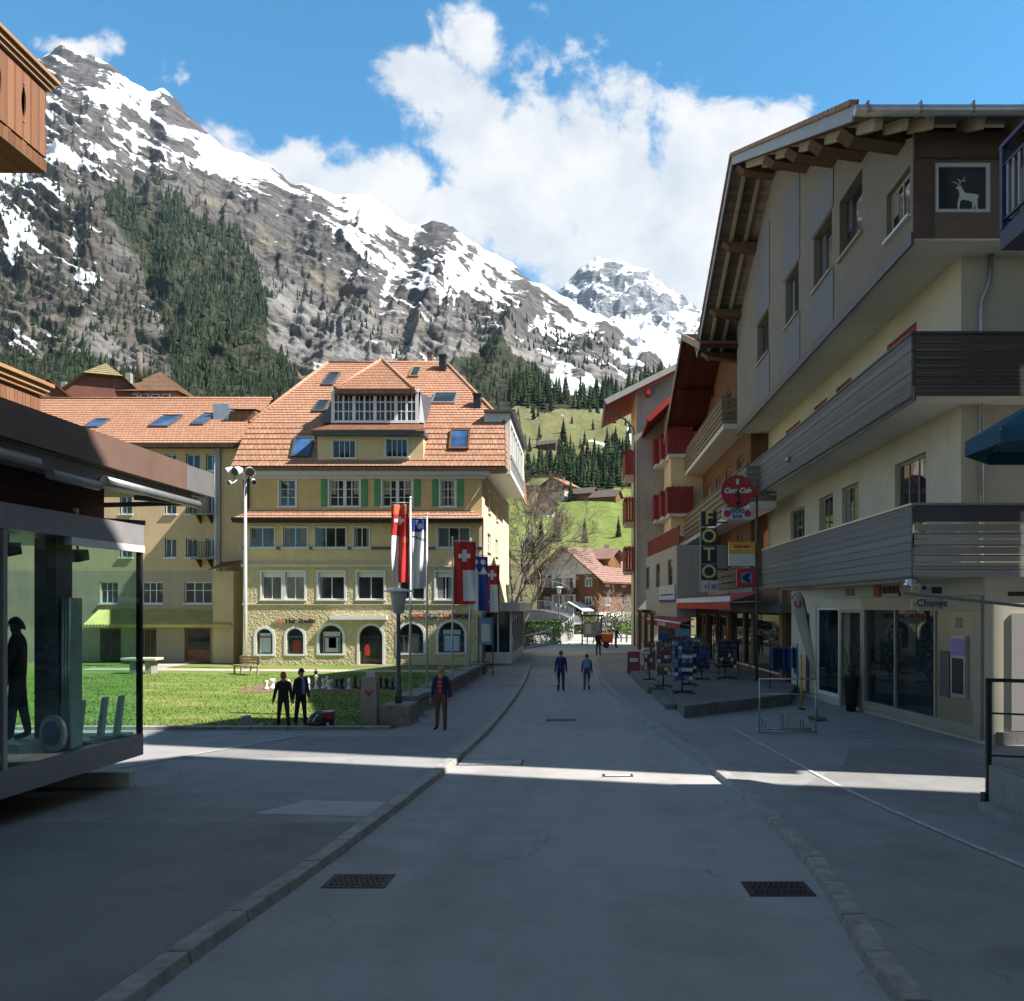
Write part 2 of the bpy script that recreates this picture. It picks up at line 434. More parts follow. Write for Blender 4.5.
def build_world():
    w = bpy.data.worlds.new('World'); scene.world = w; w.use_nodes = True
    nt = w.node_tree; bg = nt.nodes['Background']
    sky = nt.nodes.new('ShaderNodeTexSky'); sky.sky_type = 'NISHITA'; sky.sun_disc = False
    sky.sun_elevation = EL; sky.sun_rotation = R(90 + math.degrees(AZ)); sky.altitude = 1300
    sky.air_density = 1.0; sky.dust_density = .35; sky.ozone_density = 2.2
    # clouds over the ridge: patches placed by direction on the sky, broken up by noise
    tc = nt.nodes.new('ShaderNodeTexCoord'); sep = nt.nodes.new('ShaderNodeSeparateXYZ')
    nt.links.new(tc.outputs['Generated'], sep.inputs[0])
    yy = math_(nt, 'MAXIMUM', sep.outputs[1], .05)
    u = math_(nt, 'DIVIDE', sep.outputs[0], yy); v = math_(nt, 'DIVIDE', sep.outputs[2], yy)
    cmb = nt.nodes.new('ShaderNodeCombineXYZ'); nt.links.new(u, cmb.inputs[0]); nt.links.new(v, cmb.inputs[1])
    uv = cmb.outputs[0]
    wn = nt.nodes.new('ShaderNodeTexNoise'); wn.inputs['Scale'].default_value = 5; wn.inputs['Detail'].default_value = 5
    nt.links.new(uv, wn.inputs['Vector'])
    wsub = nt.nodes.new('ShaderNodeVectorMath'); wsub.operation = 'MULTIPLY_ADD'
    nt.links.new(wn.outputs['Color'], wsub.inputs[0]); wsub.inputs[1].default_value = (.10, .10, 0)
    wadd = nt.nodes.new('ShaderNodeVectorMath'); wadd.operation = 'ADD'; wadd.inputs[1].default_value = (-.05, -.05, 0)
    nt.links.new(uv, wsub.inputs[2]); nt.links.new(wsub.outputs[0], wadd.inputs[0])
    warped = wadd.outputs[0]
    blobs = [(428, 80, 40, 36, 1.0), (468, 30, 30, 36, 1.0), (462, 120, 55, 45, .95), (500, 165, 60, 55, 1.05), (562, 150, 66, 78, 1.2),
             (556, 105, 40, 40, .95), (618, 195, 60, 85, 1.15), (700, 175, 48, 75, 1.15), (686, 112, 26, 22, .85),
             (745, 165, 60, 60, 1.1), (800, 108, 34, 22, .85), (760, 130, 50, 30, .9), (640, 255, 120, 45, 1.1), (540, 215, 90, 50, 1.05), (470, 210, 100, 45, 1.0),
             (400, 190, 60, 42, 1.0), (345, 185, 60, 28, .95), (285, 158, 60, 28, .90), (225, 125, 45, 24, .80), (440, 225, 80, 40, 1.05), (172, 66, 30, 20, .55), (205, 82, 16, 8, .55),
             (60, 52, 60, 18, .6), (330, 205, 120, 40, .8), (720, 300, 120, 60, 1.0)]
    acc = None
    for bx, by, rx, ry, k in blobs:
        sb = nt.nodes.new('ShaderNodeVectorMath'); sb.operation = 'SUBTRACT'
        nt.links.new(warped, sb.inputs[0]); sb.inputs[1].default_value = ((bx - 581) / 800, (605 - by) / 800, 0)
        ml = nt.nodes.new('ShaderNodeVectorMath'); ml.operation = 'MULTIPLY'
        nt.links.new(sb.outputs[0], ml.inputs[0]); ml.inputs[1].default_value = (800 / rx, 800 / ry, 0)
        dt = nt.nodes.new('ShaderNodeVectorMath'); dt.operation = 'DOT_PRODUCT'
        nt.links.new(ml.outputs[0], dt.inputs[0]); nt.links.new(ml.outputs[0], dt.inputs[1])
        g = math_(nt, 'MULTIPLY', math_(nt, 'EXPONENT', math_(nt, 'MULTIPLY', dt.outputs['Value'], -.55)), k)
        acc = g if acc is None else math_(nt, 'SMOOTH_MAX', acc, g, .15)
    n1 = noise(nt, uv, 9, 9, .62, .35); n2 = noise(nt, uv, 30, 6, .6)
    d = math_(nt, 'ADD', acc, math_(nt, 'ADD', math_(nt, 'MULTIPLY_ADD', n1, 1.75, -.90), math_(nt, 'MULTIPLY_ADD', n2, .45, -.225)))
    mr = nt.nodes.new('ShaderNodeMapRange'); mr.interpolation_type = 'SMOOTHSTEP'
    nt.links.new(d, mr.inputs[0]); mr.inputs[1].default_value = .40; mr.inputs[2].default_value = .74
    front = math_(nt, 'GREATER_THAN', sep.outputs[1], .06)
    mask = math_(nt, 'MULTIPLY', mr.outputs[0], front)
    # cloud bodies: grey shading painted into the colour by noise
    n3 = noise(nt, uv, 7, 7, .6)
    cl = mixc(nt, ramp(nt, n3, [(.36, 0.0), (.60, 1.0)]), (.72, .78, .87), (1.0, 1.0, 1.0))
    clb = nt.nodes.new('ShaderNodeVectorMath'); clb.operation = 'SCALE'; nt.links.new(cl, clb.inputs[0]); clb.inputs[3].default_value = CLOUD_V / SKY_S
    skc = nt.nodes.new('ShaderNodeHueSaturation'); skc.inputs['Saturation'].default_value = 1.34; skc.inputs['Hue'].default_value = .483; nt.links.new(sky.outputs[0], skc.inputs['Color'])
    # unseen cloud added overhead and behind the viewer, to fill the shade
    gm_ = noise(nt, tc.outputs['Generated'], 2.6, 6, .6)
    away = math_(nt, 'MAXIMUM', math_(nt, 'GREATER_THAN', sep.outputs[2], .66), math_(nt, 'LESS_THAN', sep.outputs[1], .06))
    mb_ = math_(nt, 'MULTIPLY', ramp(nt, gm_, [(.43, 0.0), (.56, 1.0)]), away)
    up_ = math_(nt, 'GREATER_THAN', sep.outputs[2], 0.0); mb_ = math_(nt, 'MULTIPLY', mb_, up_)
    whb = nt.nodes.new('ShaderNodeRGB'); k_ = CLOUD_FILL / SKY_S; whb.outputs[0].default_value = (k_, k_ * .985, k_ * .96, 1)
    front_sky = mixc(nt, mask, skc.outputs[0], clb.outputs[0])
    nt.links.new(mixc(nt, mb_, front_sky, whb.outputs[0]), bg.inputs[0])
    bg.inputs[1].default_value = SKY_S
    w.cycles.sampling_method = 'MANUAL'; w.cycles.sample_map_resolution = 512

# ================================================================== numpy noise
_rng = np.random.default_rng(3)
_perm = _rng.permutation(1024); _perm = np.concatenate([_perm, _perm, _perm])
_grad = _rng.normal(size=(1024, 3)); _grad /= np.linalg.norm(_grad, axis=1)[:, None]
def pnoise(x, y, z):
    xi, yi, zi = np.floor(x).astype(int), np.floor(y).astype(int), np.floor(z).astype(int)
    fx, fy, fz = x - xi, y - yi, z - zi
    u, v, w = (t * t * t * (t * (t * 6 - 15) + 10) for t in (fx, fy, fz))
    def g(i, j, k):
        h = _perm[(_perm[(_perm[(xi + i) & 1023] + yi + j) & 1023] + zi + k) & 1023]
        G = _grad[h]
        return G[..., 0] * (fx - i) + G[..., 1] * (fy - j) + G[..., 2] * (fz - k)
    L = lambda a, b, t: a + (b - a) * t
    return L(L(L(g(0, 0, 0), g(1, 0, 0), u), L(g(0, 1, 0), g(1, 1, 0), u), v),
             L(L(g(0, 0, 1), g(1, 0, 1), u), L(g(0, 1, 1), g(1, 1, 1), u), v), w) * 1.5
def fbm(x, y, z=0, oct=5, lac=2.05, gain=.5, ridged=False):
    x = np.asarray(x, float); y = np.asarray(y, float); z = np.zeros_like(x) + z
    a, s, n = 1.0, 0.0, 0.0; prev = 1.0
    for i in range(oct):
        p = pnoise(x + 17.3 * i, y - 9.1 * i, z + 5.7 * i)
        if ridged:
            p = (1 - np.abs(p)) ** 2; p = p * prev; prev = np.clip(p * 1.5, 0, 1)
        s = s + a * p; n += a; x = x * lac; y = y * lac; z = z * lac; a *= gain
    return s / n
def smooth(a, b, x):
    t = np.clip((x - a) / (b - a), 0, 1); return t * t * (3 - 2 * t)
def inpoly(x, y, poly):
    r = np.zeros(x.shape, bool); n = len(poly); j = n - 1
    for i in range(n):
        xi, yi = poly[i]; xj, yj = poly[j]
        c = ((yi > y) != (yj > y)) & (x < (xj - xi) * (y - yi) / ((yj - yi) + 1e-9) + xi)
        r ^= c; j = i
    return r

# ================================================================== mountains and valley side
SKYLINE = [(-500, 160), (-300, 120), (-120, 75), (0, 66), (35, 58), (62, 46), (82, 49), (100, 58), (118, 72), (135, 88), (150, 94), (165, 90), (182, 104),
           (200, 124), (222, 146), (250, 156), (268, 164), (290, 180), (318, 184), (340, 192), (368, 196), (395, 220), (412, 226), (432, 219), (452, 226),
           (470, 242), (490, 252), (512, 258), (535, 282), (560, 294), (580, 300), (605, 318), (625, 333), (648, 348), (670, 372), (700, 392), (760, 420), (860, 440), (1000, 430), (1300, 380)]
def skyline(x): return np.interp(x, [p[0] for p in SKYLINE], [p[1] for p in SKYLINE])
_ty = [638, 626, 612, 592, 562, 532, 500, 470, 440, 418]
_td = [86, 96, 112, 140, 182, 230, 300, 385, 480, 560]
def depth_at(x, y, ys, far):
    lo = np.interp(-np.asarray(y, float), [-t for t in _ty], _td)
    s = np.clip((418 - y) / np.maximum(418 - ys, 1), 0, 1.0)
    hi = 560 * (far / 560) ** s
    return np.where(y > 418, lo, hi)

class Terrain: pass
def terrain_grid(x0, x1, nx, rows_low, rows_hi, far_fn, amp=1.0, seed=0.0):
    T = Terrain()
    xs = np.linspace(x0, x1, nx)
    ys_sky = skyline(xs)
    a = np.linspace(638, 418, rows_low, endpoint=False)
    t = np.linspace(0, 1, rows_hi)
    Y = np.vstack([np.repeat(a[:, None], nx, 1), 418 + (np.minimum(ys_sky, 410) - 418)[None, :] * t[:, None]])
    X = np.repeat(xs[None, :], Y.shape[0], 0)
    YS = np.repeat(np.minimum(ys_sky, 410)[None, :], Y.shape[0], 0)
    far = far_fn(X)
    D = depth_at(X, Y, YS, far)
    T.X, T.Y, T.YS, T.D = X, Y, YS, D
    return T

def to_mesh(name, P, mat, cols=None, attrs=None, kind='structure'):
    ny, nx, _ = P.shape
    me = bpy.data.meshes.new(name)
    idx = np.arange(ny * nx).reshape(ny, nx)
    q = np.stack([idx[:-1, :-1], idx[:-1, 1:], idx[1:, 1:], idx[1:, :-1]], -1).reshape(-1, 4)
    me.vertices.add(ny * nx); me.vertices.foreach_set('co', P.reshape(-1).astype('f'))
    me.loops.add(q.size); me.loops.foreach_set('vertex_index', q.ravel().astype('i'))
    me.polygons.add(len(q)); me.polygons.foreach_set('loop_start', np.arange(0, q.size, 4, dtype='i'))
    me.polygons.foreach_set('loop_total', np.full(len(q), 4, 'i'))
    me.update(calc_edges=True); me.validate()
    me.polygons.foreach_set('use_smooth', np.ones(len(q), bool))
    if cols is not None:
        at = me.color_attributes.new('col', 'FLOAT_COLOR', 'POINT')
        c = np.concatenate([cols, np.ones(cols.shape[:2] + (1,))], -1)
        at.data.foreach_set('color', c.reshape(-1).astype('f'))
    for k, v in (attrs or {}).items():
        at = me.attributes.new(k, 'FLOAT', 'POINT'); at.data.foreach_set('value', v.ravel().astype('f'))
    me.materials.append(mat)
    o = bpy.data.objects.new(name, me); COL.objects.link(o); WM[o] = Matrix()
    if kind: o['kind'] = kind
    return o

def terrain_mat(name, rockscale=.02, snow_noise=.5):
    m, nt, b = _bsdf(name)
    at = nt.nodes.new('ShaderNodeAttribute'); at.attribute_name = 'col'
    sn = nt.nodes.new('ShaderNodeAttribute'); sn.attribute_name = 'snow'
    rk = nt.nodes.new('ShaderNodeAttribute'); rk.attribute_name = 'rock'
    v = coords(nt, 'Object')
    # strata and cracks
    st = noise(nt, coords(nt, 'Object', (.006, .006, .060)), 1.0, 9, .66, .5)
    cr = noise(nt, coords(nt, 'Object', (.03, .03, .012)), 1.0, 8, .7, .4)
    fi = noise(nt, v, .07, 9, .75)
    g = math_(nt, 'ADD', math_(nt, 'MULTIPLY', st, .48), math_(nt, 'ADD', math_(nt, 'MULTIPLY', cr, .27), math_(nt, 'MULTIPLY', fi, .25)))
    var = mixc(nt, ramp(nt, g, [(.41, 0.0), (.57, 1.0)]), (.25, .25, .26), (1.85, 1.82, 1.78))
    rock = mixc(nt, 1.0, at.outputs['Color'], var, 'MULTIPLY')
    fl = noise(nt, v, .35, 4, .6)
    soft = mixc(nt, 1.0, at.outputs['Color'], mixc(nt, ramp(nt, fl, [(.3, 0.0), (.7, 1.0)]), (.72, .72, .72), (1.25, 1.25, 1.2)), 'MULTIPLY')
    base = mixc(nt, rk.outputs['Fac'], soft, rock)
    geo = nt.nodes.new('ShaderNodeNewGeometry'); sp = nt.nodes.new('ShaderNodeSeparateXYZ'); nt.links.new(geo.outputs['Normal'], sp.inputs[0])
    sf = math_(nt, 'ADD', sn.outputs['Fac'], math_(nt, 'MULTIPLY_ADD', g, 1.6, -.80))
    sf = math_(nt, 'ADD', sf, math_(nt, 'MULTIPLY_ADD', sp.outputs[2], .9, -.56))
    mask = ramp(nt, sf, [(.46, 0.0), (.56, 1.0)])
    out = mixc(nt, mask, base, (.80, .83, .88))
    nt.links.new(out, b.inputs['Base Color']); b.inputs['Roughness'].default_value = .95
    b.inputs['Specular IOR Level'].default_value = .1
    bp = nt.nodes.new('ShaderNodeBump'); bp.inputs['Strength'].default_value = .9; bp.inputs['Distance'].default_value = 24
    nt.links.new(math_(nt, 'MULTIPLY', g, rk.outputs['Fac']), bp.inputs['Height']); nt.links.new(bp.outputs[0], b.inputs['Normal'])
    return m

def lerp(a, b, t): return a + (np.asarray(b) - a) * t[..., None]

def conifer_geo(rng, P, H, detail):
    """one conifer as tiers of ragged cones -> (verts, faces)"""
    vs = []; fs = []
    tiers = detail[0]; ns = detail[1]
    for k in range(tiers):
        f0 = k / tiers
        zb = H * (.06 + .80 * f0); zt = H * min(1, f0 * .80 + .06 + 1.35 / tiers)
        if k == tiers - 1: zt = H
        r = H * .19 * (1 - f0 * .86) * rng.uniform(.85, 1.15)
        b = len(vs); ph = rng.uniform(0, 6.28)
        for i in range(ns):
            t = ph + 6.2832 * i / ns
            rr = r * rng.uniform(.72, 1.2)
            vs.append((P[0] + rr * math.cos(t), P[1] + rr * math.sin(t), P[2] + zb + H * rng.uniform(-.03, .02)))
        vs.append((P[0], P[1], P[2] + zt))
        for i in range(ns): fs.append((b + i, b + (i + 1) % ns, b + ns))
    return vs, fs

def forest_mat(name, lo=(.008, .019, .012), hi=(.026, .044, .024), var=(.060, .058, .028)):
    m, nt, b = _bsdf(name)
    at = nt.nodes.new('ShaderNodeAttribute'); at.attribute_name = 'tone'
    f = noise(nt, coords(nt, 'Object'), .6, 4, .7)
    s = math_(nt, 'ADD', math_(nt, 'MULTIPLY', at.outputs['Fac'], .65), math_(nt, 'MULTIPLY', f, .35))
    nt.links.new(ramp(nt, s, [(.12, lo), (.62, hi), (.95, var)]), b.inputs['Base Color'])
    b.inputs['Roughness'].default_value = .9; b.inputs['Specular IOR Level'].default_value = .1
    return m

def forest_mesh(name, pts, hs, detail, mat, seed):
    rng = random.Random(seed); vs = []; fs = []; tone = []
    for p, h in zip(pts, hs):
        v, f = conifer_geo(rng, p, h, detail); b = len(vs)
        vs += v; fs += [tuple(i + b for i in q) for q in f]; t = rng.random(); tone += [t] * len(v)
    me = bpy.data.meshes.new(name); me.from_pydata(vs, [], fs); me.materials.append(mat)
    at = me.attributes.new('tone', 'FLOAT', 'POINT'); at.data.foreach_set('value', np.array(tone, 'f'))
    o = bpy.data.objects.new(name, me); COL.objects.link(o); o['kind'] = 'stuff'; WM[o] = Matrix()
    return o

FOREST = [[(150, 215), (175, 205), (200, 225), (235, 240), (262, 268), (275, 300), (262, 312), (282, 350), (302, 392), (300, 415), (195, 415), (172, 372), (160, 330), (150, 300), (140, 262), (118, 240), (112, 205), (130, 190)],
          [(-200, 352), (20, 352), (90, 366), (130, 372), (190, 385), (200, 418), (-200, 418)],
          [(505, 386), (540, 380), (560, 394), (600, 400), (640, 378), (700, 380), (700, 409), (625, 405), (590, 410), (540, 413), (500, 406)],
          [(500, 478), (520, 466), (556, 464), (566, 452), (576, 452), (584, 464), (600, 460), (606, 446), (622, 444), (640, 462), (700, 452), (700, 488), (620, 490), (585, 493), (560, 482), (535, 478), (520, 484)],
          [(455, 362), (500, 350), (545, 372), (548, 392), (500, 412), (455, 395)]]
SPARSE = [[(-60, 190), (110, 175), (150, 215), (150, 300), (165, 372), (60, 372), (-60, 330)], [(205, 215), (270, 262), (330, 292), (345, 305), (300, 330), (268, 300)],
          [(318, 300), (360, 300), (410, 335), (410, 352), (340, 330)], [(420, 330), (560, 372), (640, 372), (620, 340), (540, 320), (470, 300), (430, 300)],
          [(120, 180), (160, 170), (240, 230), (180, 215)]]

def build_mountain():
    far = lambda X: np.interp(X, [-500, 0, 150, 400, 620, 760, 1300], [2600, 3000, 3000, 2800, 2300, 1500, 1500])
    T = terrain_grid(-330, 1080, 1000, 90, 350, far)
    X, Y, D, YS = T.X, T.Y, T.D, T.YS
    u = (X - 581) / 800
    # relief: gullies running down the slope, ribs, ledges
    s = np.clip((418 - Y) / (418 - YS), 0, 1)
    wob = fbm(X / 90, Y / 90, 1.7, 4)
    rib = fbm(X / 70 + .5 * wob + (Y - 300) / 210, Y / 210, 4.1, 6, ridged=True)
    rib2 = fbm(X / 22 + wob * .6 + Y / 90, Y / 55, 9.1, 5, ridged=True)
    lum = fbm(X / 130, Y / 100, 12.2, 5)
    ledge = fbm(X / 160 + wob * .3, (Y - .35 * X) / 16, 2.5, 4)
    env = smooth(418, 340, Y) * (1 - .75 * smooth(.72, 1.0, s))
    streak = fbm((X * .88 + Y * .47) / 95 + wob * .5, (Y * .88 - X * .47) / 9, 21.0, 6); gully = fbm(X / 13 + wob * .5 + Y / 60, Y / 48, 33.0, 5)
    crag = fbm(X / 9, Y / 8, 41.0, 4, ridged=True)
    relief = ((rib - .45) * .046 + (rib2 - .45) * .007 + lum * .05 + ledge * .022 + streak * .030 + (crag - .5) * .006) * D * env * .62
    bumps = fbm(X / 60, Y / 40, 7.0, 4) * D * .012 * (1 - env)  # the lower, gentler slopes
    bumps *= smooth(110, 260, D)
    # cliff band: steep wall below the grassy shoulder
    P = np.stack([u * D, D - relief * .62, EYE + (605 - Y) / 800 * D + relief * .78 + bumps], -1)
    T.P = P
    # ground cover, by place on the mountain
    n1 = fbm(X / 40, Y / 30, 3.3, 5); n2 = fbm(X / 14, Y / 12, 8.3, 4)
    Xn = X + 14 * n1 + 5 * n2; Yn = Y + 10 * fbm(X / 35, Y / 35, 6.6, 4) + 4 * n2
    rock_hi = np.array((.082, .079, .079)); rock_lo = np.array((.160, .156, .154))
    t = smooth(0, 40, Yn - np.interp(Xn, [-200, 0, 120, 250, 330, 450, 600, 700], [300, 300, 290, 250, 268, 305, 340, 370]))
    col = rock_hi + (rock_lo - rock_hi) * t[..., None]
    rock = np.ones_like(X)
    brown = np.array((.150, .132, .098)); drk = np.array((.070, .064, .052))
    # brown scrub on the left flank, tan grass on the shoulder ridge and under the cliff
    scrub = smooth(-.15, .2, n1 + .15) * smooth(170, 215, Yn) * (1 - smooth(150, 260, Xn)) * .75
    col = lerp(col, drk, scrub)
    line = np.interp(Xn, [150, 200, 250, 300, 350, 420, 480], [170, 190, 225, 256, 285, 325, 350])
    sh = np.exp(-((Yn - line - 5) / 9) ** 2) * smooth(170, 210, Xn) * (1 - smooth(400, 470, Xn))
    sh = sh * smooth(-.25, .2, n1 + .3 * n2); col = lerp(col, brown, np.clip(sh * .8, 0, 1)); rock = rock * (1 - .4 * np.clip(sh, 0, 1))
    apron = smooth(0, 30, Yn - np.interp(Xn, [240, 300, 420, 520, 640], [300, 345, 395, 408, 420])) * smooth(225, 285, Xn)
    col = lerp(col, brown * .92, apron * .9); rock = rock * (1 - .6 * apron)
    # valley: tan pasture, fresh green meadow low down
    past = smooth(404, 414, Yn); pcol = np.array((.140, .142, .062))
    col = lerp(col, pcol, past); rock = rock * (1 - past)
    grn = smooth(484, 500, Y + 6 * n1 + 2.5 * n2); col = lerp(col, np.array((.145, .185, .05)), grn)
    yel = smooth(.05, .4, fbm(X / 26, Y / 9, 15.5, 4)) * (1 - grn) * past; col = lerp(col, np.array((.19, .165, .09)), yel * .8)
    low = smooth(545, 570, Y); col = lerp(col, np.array((.11, .10, .055)), low * .85)
    # woods: dark floor
    fm = np.zeros(X.shape, bool)
    for p in FOREST: fm |= inpoly(Xn + 9 * n1, Yn, p)
    col = np.where(fm[..., None], np.array((.038, .043, .028)), col); rock = np.where(fm, .8, rock)
    # lying snow
    top = np.interp(Xn, [-300, -100, 0, 60, 130, 200, 260, 330, 420, 500, 600, 700], [260, 250, 235, 205, 165, 172, 198, 245, 286, 306, 326, 356])
    snow = .60 - smooth(-50, 60, Yn - top) * .74
    snow += 1.12 * streak + .42 * gully - .18 * smooth(.3, .6, rib2 - .12) + .25 * fbm(X / 30, Y / 24, 51.0, 4)
    snow += .30 * np.exp(-((Yn - (skyline(Xn) + 12)) / 14) ** 2) * smooth(160, 230, Xn) * (1 - smooth(380, 400, Xn))
    # crags of bare rock: the two summits and the dark knob
    for cx, cy, rx, ry, k in ((88, 75, 34, 20, .55), (185, 108, 26, 14, .5), (75, 130, 40, 45, .35), (190, 170, 40, 36, .45), (345, 205, 40, 26, .4), (430, 238, 34, 18, .6), (300, 205, 36, 26, .3), (520, 285, 40, 18, .35)):
        snow -= k * np.exp(-(((Xn - cx) / rx) ** 2 + ((Yn - cy) / ry) ** 2))
    for cx, cy, rx, ry, k in ((110, 96, 30, 12, .5), (215, 160, 45, 14, .6), (60, 165, 34, 14, .6), (365, 205, 26, 10, .6), (405, 226, 18, 7, .5), (450, 290, 50, 16, .45), (565, 322, 45, 14, .5), (640, 350, 30, 8, .6),
                              (578, 388, 24, 9, 1.2), (563, 376, 12, 11, 1.1), (640, 440, 14, 16, 1.2), (608, 445, 30, 3, 1.0), (545, 457, 22, 3.5, 1.0), (535, 424, 10, 3, .75), (606, 424, 18, 3, .75),
                              (14, 262, 7, 30, .8), (30, 240, 8, 16, .7), (78, 262, 5, 30, .8), (95, 275, 14, 12, .7), (20, 345, 25, 6, .7), (330, 372, 16, 5, .8), (512, 398, 14, 7, 1.1), (258, 352, 9, 5, .6)):
        snow += k * np.exp(-(((Xn - cx) / rx) ** 2 + ((Yn - cy) / ry) ** 2))
    snow = np.where(fm & (Y < 415), snow - .35, snow)
    snow -= .9 * smooth(455, 475, Y) + .25 * smooth(402, 412, Y)
    snow -= .45 * smooth(640, 700, X) * smooth(400, 412, Y)
    # behind the crest the ground falls away
    last = P[-1].copy(); back = []
    for k, (dd, dz) in enumerate(((60, -30), (220, -180), (700, -700), (1500, -1800))):
        q = last.copy(); q[:, 1] += dd; q[:, 0] *= (1 + dd / q[:, 1] * .5); q[:, 2] = np.maximum(q[:, 2] + dz, -5); back.append(q)
    Pf = np.concatenate([P, np.array(back)], 0)
    ext = lambda a: np.concatenate([a, np.repeat(a[-1:], 4, 0)], 0)
    o = to_mesh('mountain', Pf, terrain_mat('mountain_ground'), ext(col), {'snow': ext(snow), 'rock': ext(np.clip(rock, 0, 1))})
    # woods on the slopes
    rng = random.Random(11); near = []; nh = []; mid = []; mh = []
    ny, nx = X.shape
    dens = lambda a, b: fbm(np.array([a / 34.0]), np.array([b / 46.0]), 77.0, 3)[0]
    def put(polys, step, keep, lst, hl, hpx):
        for p in polys:
            x0, x1 = min(q[0] for q in p), max(q[0] for q in p); y0, y1 = min(q[1] for q in p), max(q[1] for q in p)
            n = int((x1 - x0) * (y1 - y0) / (step * step))
            for _ in range(n):
                px, py = rng.uniform(x0, x1), rng.uniform(y0, y1)
                if rng.random() > keep * (.8 + 1.5 * max(-.4, float(dens(px, py)))): continue
                j = int(round((px + 330) / 1410 * (nx - 1)))
                if not 0 <= j < nx: continue
                i = int(np.argmin(np.abs(Y[:, j] - py)))
                if not inpoly(np.array([Xn[i, j] + 9 * n1[i, j]]), np.array([Yn[i, j]]), p)[0]: continue
                d = D[i, j]; q = P[i, j]
                lst.append((q[0], q[1], q[2] - .4)); hl.append(rng.uniform(*hpx) * q[1] / 800)
    put(FOREST[:2], 2.9, .9, mid, mh, (5, 14)); put(FOREST[4:], 4.0, .8, mid, mh, (5, 12))
    put(SPARSE[:1], 4.6, .6, mid, mh, (4, 11)); put(SPARSE[2:], 4.4, .6, mid, mh, (5, 10)); put(SPARSE[1:2], 5.0, .5, mid, mh, (4, 8))
    put(FOREST[2:4], 3.7, .9, near, nh, (13, 26))
    put([[(505, 410), (650, 408), (700, 440), (640, 460), (505, 462)]], 9.0, .55, near, nh, (9, 17)); put([[(500, 464), (630, 462), (640, 474), (500, 478)]], 5.0, .6, near, nh, (10, 18))
    fm_ = forest_mat('conifer_needles'); f2 = forest_mat('conifer_needles_near', (.008, .018, .010), (.026, .046, .022), (.085, .10, .035))
    forest_mesh('conifer_forest', mid, mh, (2, 5), fm_, 5)
    forest_mesh('valley_wood', near, nh, (6, 8), f2, 6)
    return T

def ground_height_far(T, px, py):
    j = int(round((px + 330) / 1410 * (T.X.shape[1] - 1))); i = int(np.argmin(np.abs(T.Y[:, j] - py)))
    return V(T.P[i, j])

def build_far_peak():
    xs = np.linspace(470, 900, 260); t = np.linspace(0, 1, 150)
    sky = np.interp(xs, [470, 520, 548, 566, 580, 596, 612, 628, 640, 655, 672, 700, 740, 800, 900], [400, 340, 306, 284, 270, 258, 262, 262, 268, 276, 290, 310, 332, 370, 410])
    Y = 430 + (sky - 430)[None, :] * t[:, None]; X = np.repeat(xs[None], 150, 0)
    D = 5200 + 1500 * t[:, None] + X * 0
    r = fbm(X / 30 + Y / 60, Y / 30, 3.1, 6, ridged=True); r2 = fbm(X / 10, Y / 12, 5.2, 5, ridged=True)
    rel = ((r - .45) * .028 + (r2 - .4) * .010) * D * (1 - .7 * smooth(.75, 1, t[:, None] + X * 0))
    P = np.stack([(X - 581) / 800 * D, D - rel * .5, EYE + (605 - Y) / 800 * D + rel * .8], -1)
    snow = .62 + .5 * fbm(X / 18, Y / 20, 2.2, 5) - .22 * smooth(.3, .6, r - .1) + .5 * smooth(275, 248, Y) + .3 * fbm((X + Y) / 30, (Y - X) / 8, 4.2, 4) + .4 * smooth(300, 340, Y + .5 * (640 - X)) * smooth(600, 640, X)
    snow += .4 * smooth(320, 345, Y)
    col = np.zeros(X.shape + (3,)) + np.array((.15, .165, .19))
    to_mesh('far_peak', P, terrain_mat('far_peak_rock'), col, {'snow': snow, 'rock': np.ones_like(X)})

def build_haze(density):
    mb = MB(); mb.box(-7000, 9000, -150, 8200, -6, 3400)
    m = bpy.data.materials.new('haze_air'); m.use_nodes = True; nt = m.node_tree; nt.nodes.clear()
    out = nt.nodes.new('ShaderNodeOutputMaterial'); pv = nt.nodes.new('ShaderNodeVolumePrincipled')
    pv.inputs['Density'].default_value = density; pv.inputs['Color'].default_value = (.62, .78, 1.0, 1); pv.inputs['Anisotropy'].default_value = .1
    nt.links.new(pv.outputs[0], out.inputs['Volume'])
    o = mb.build('haze', m); o['kind'] = 'stuff'; return o

build_world()
TER = build_mountain()
build_far_peak()
if HAZE: build_haze(HAZE)
# ================================================================== ground, road, pavements, lawn
def zg(Y):
    Y = max(Y, -4.0); t = 14 - Y
    return .05 * (t + math.sqrt(t * t + 3)) / 2

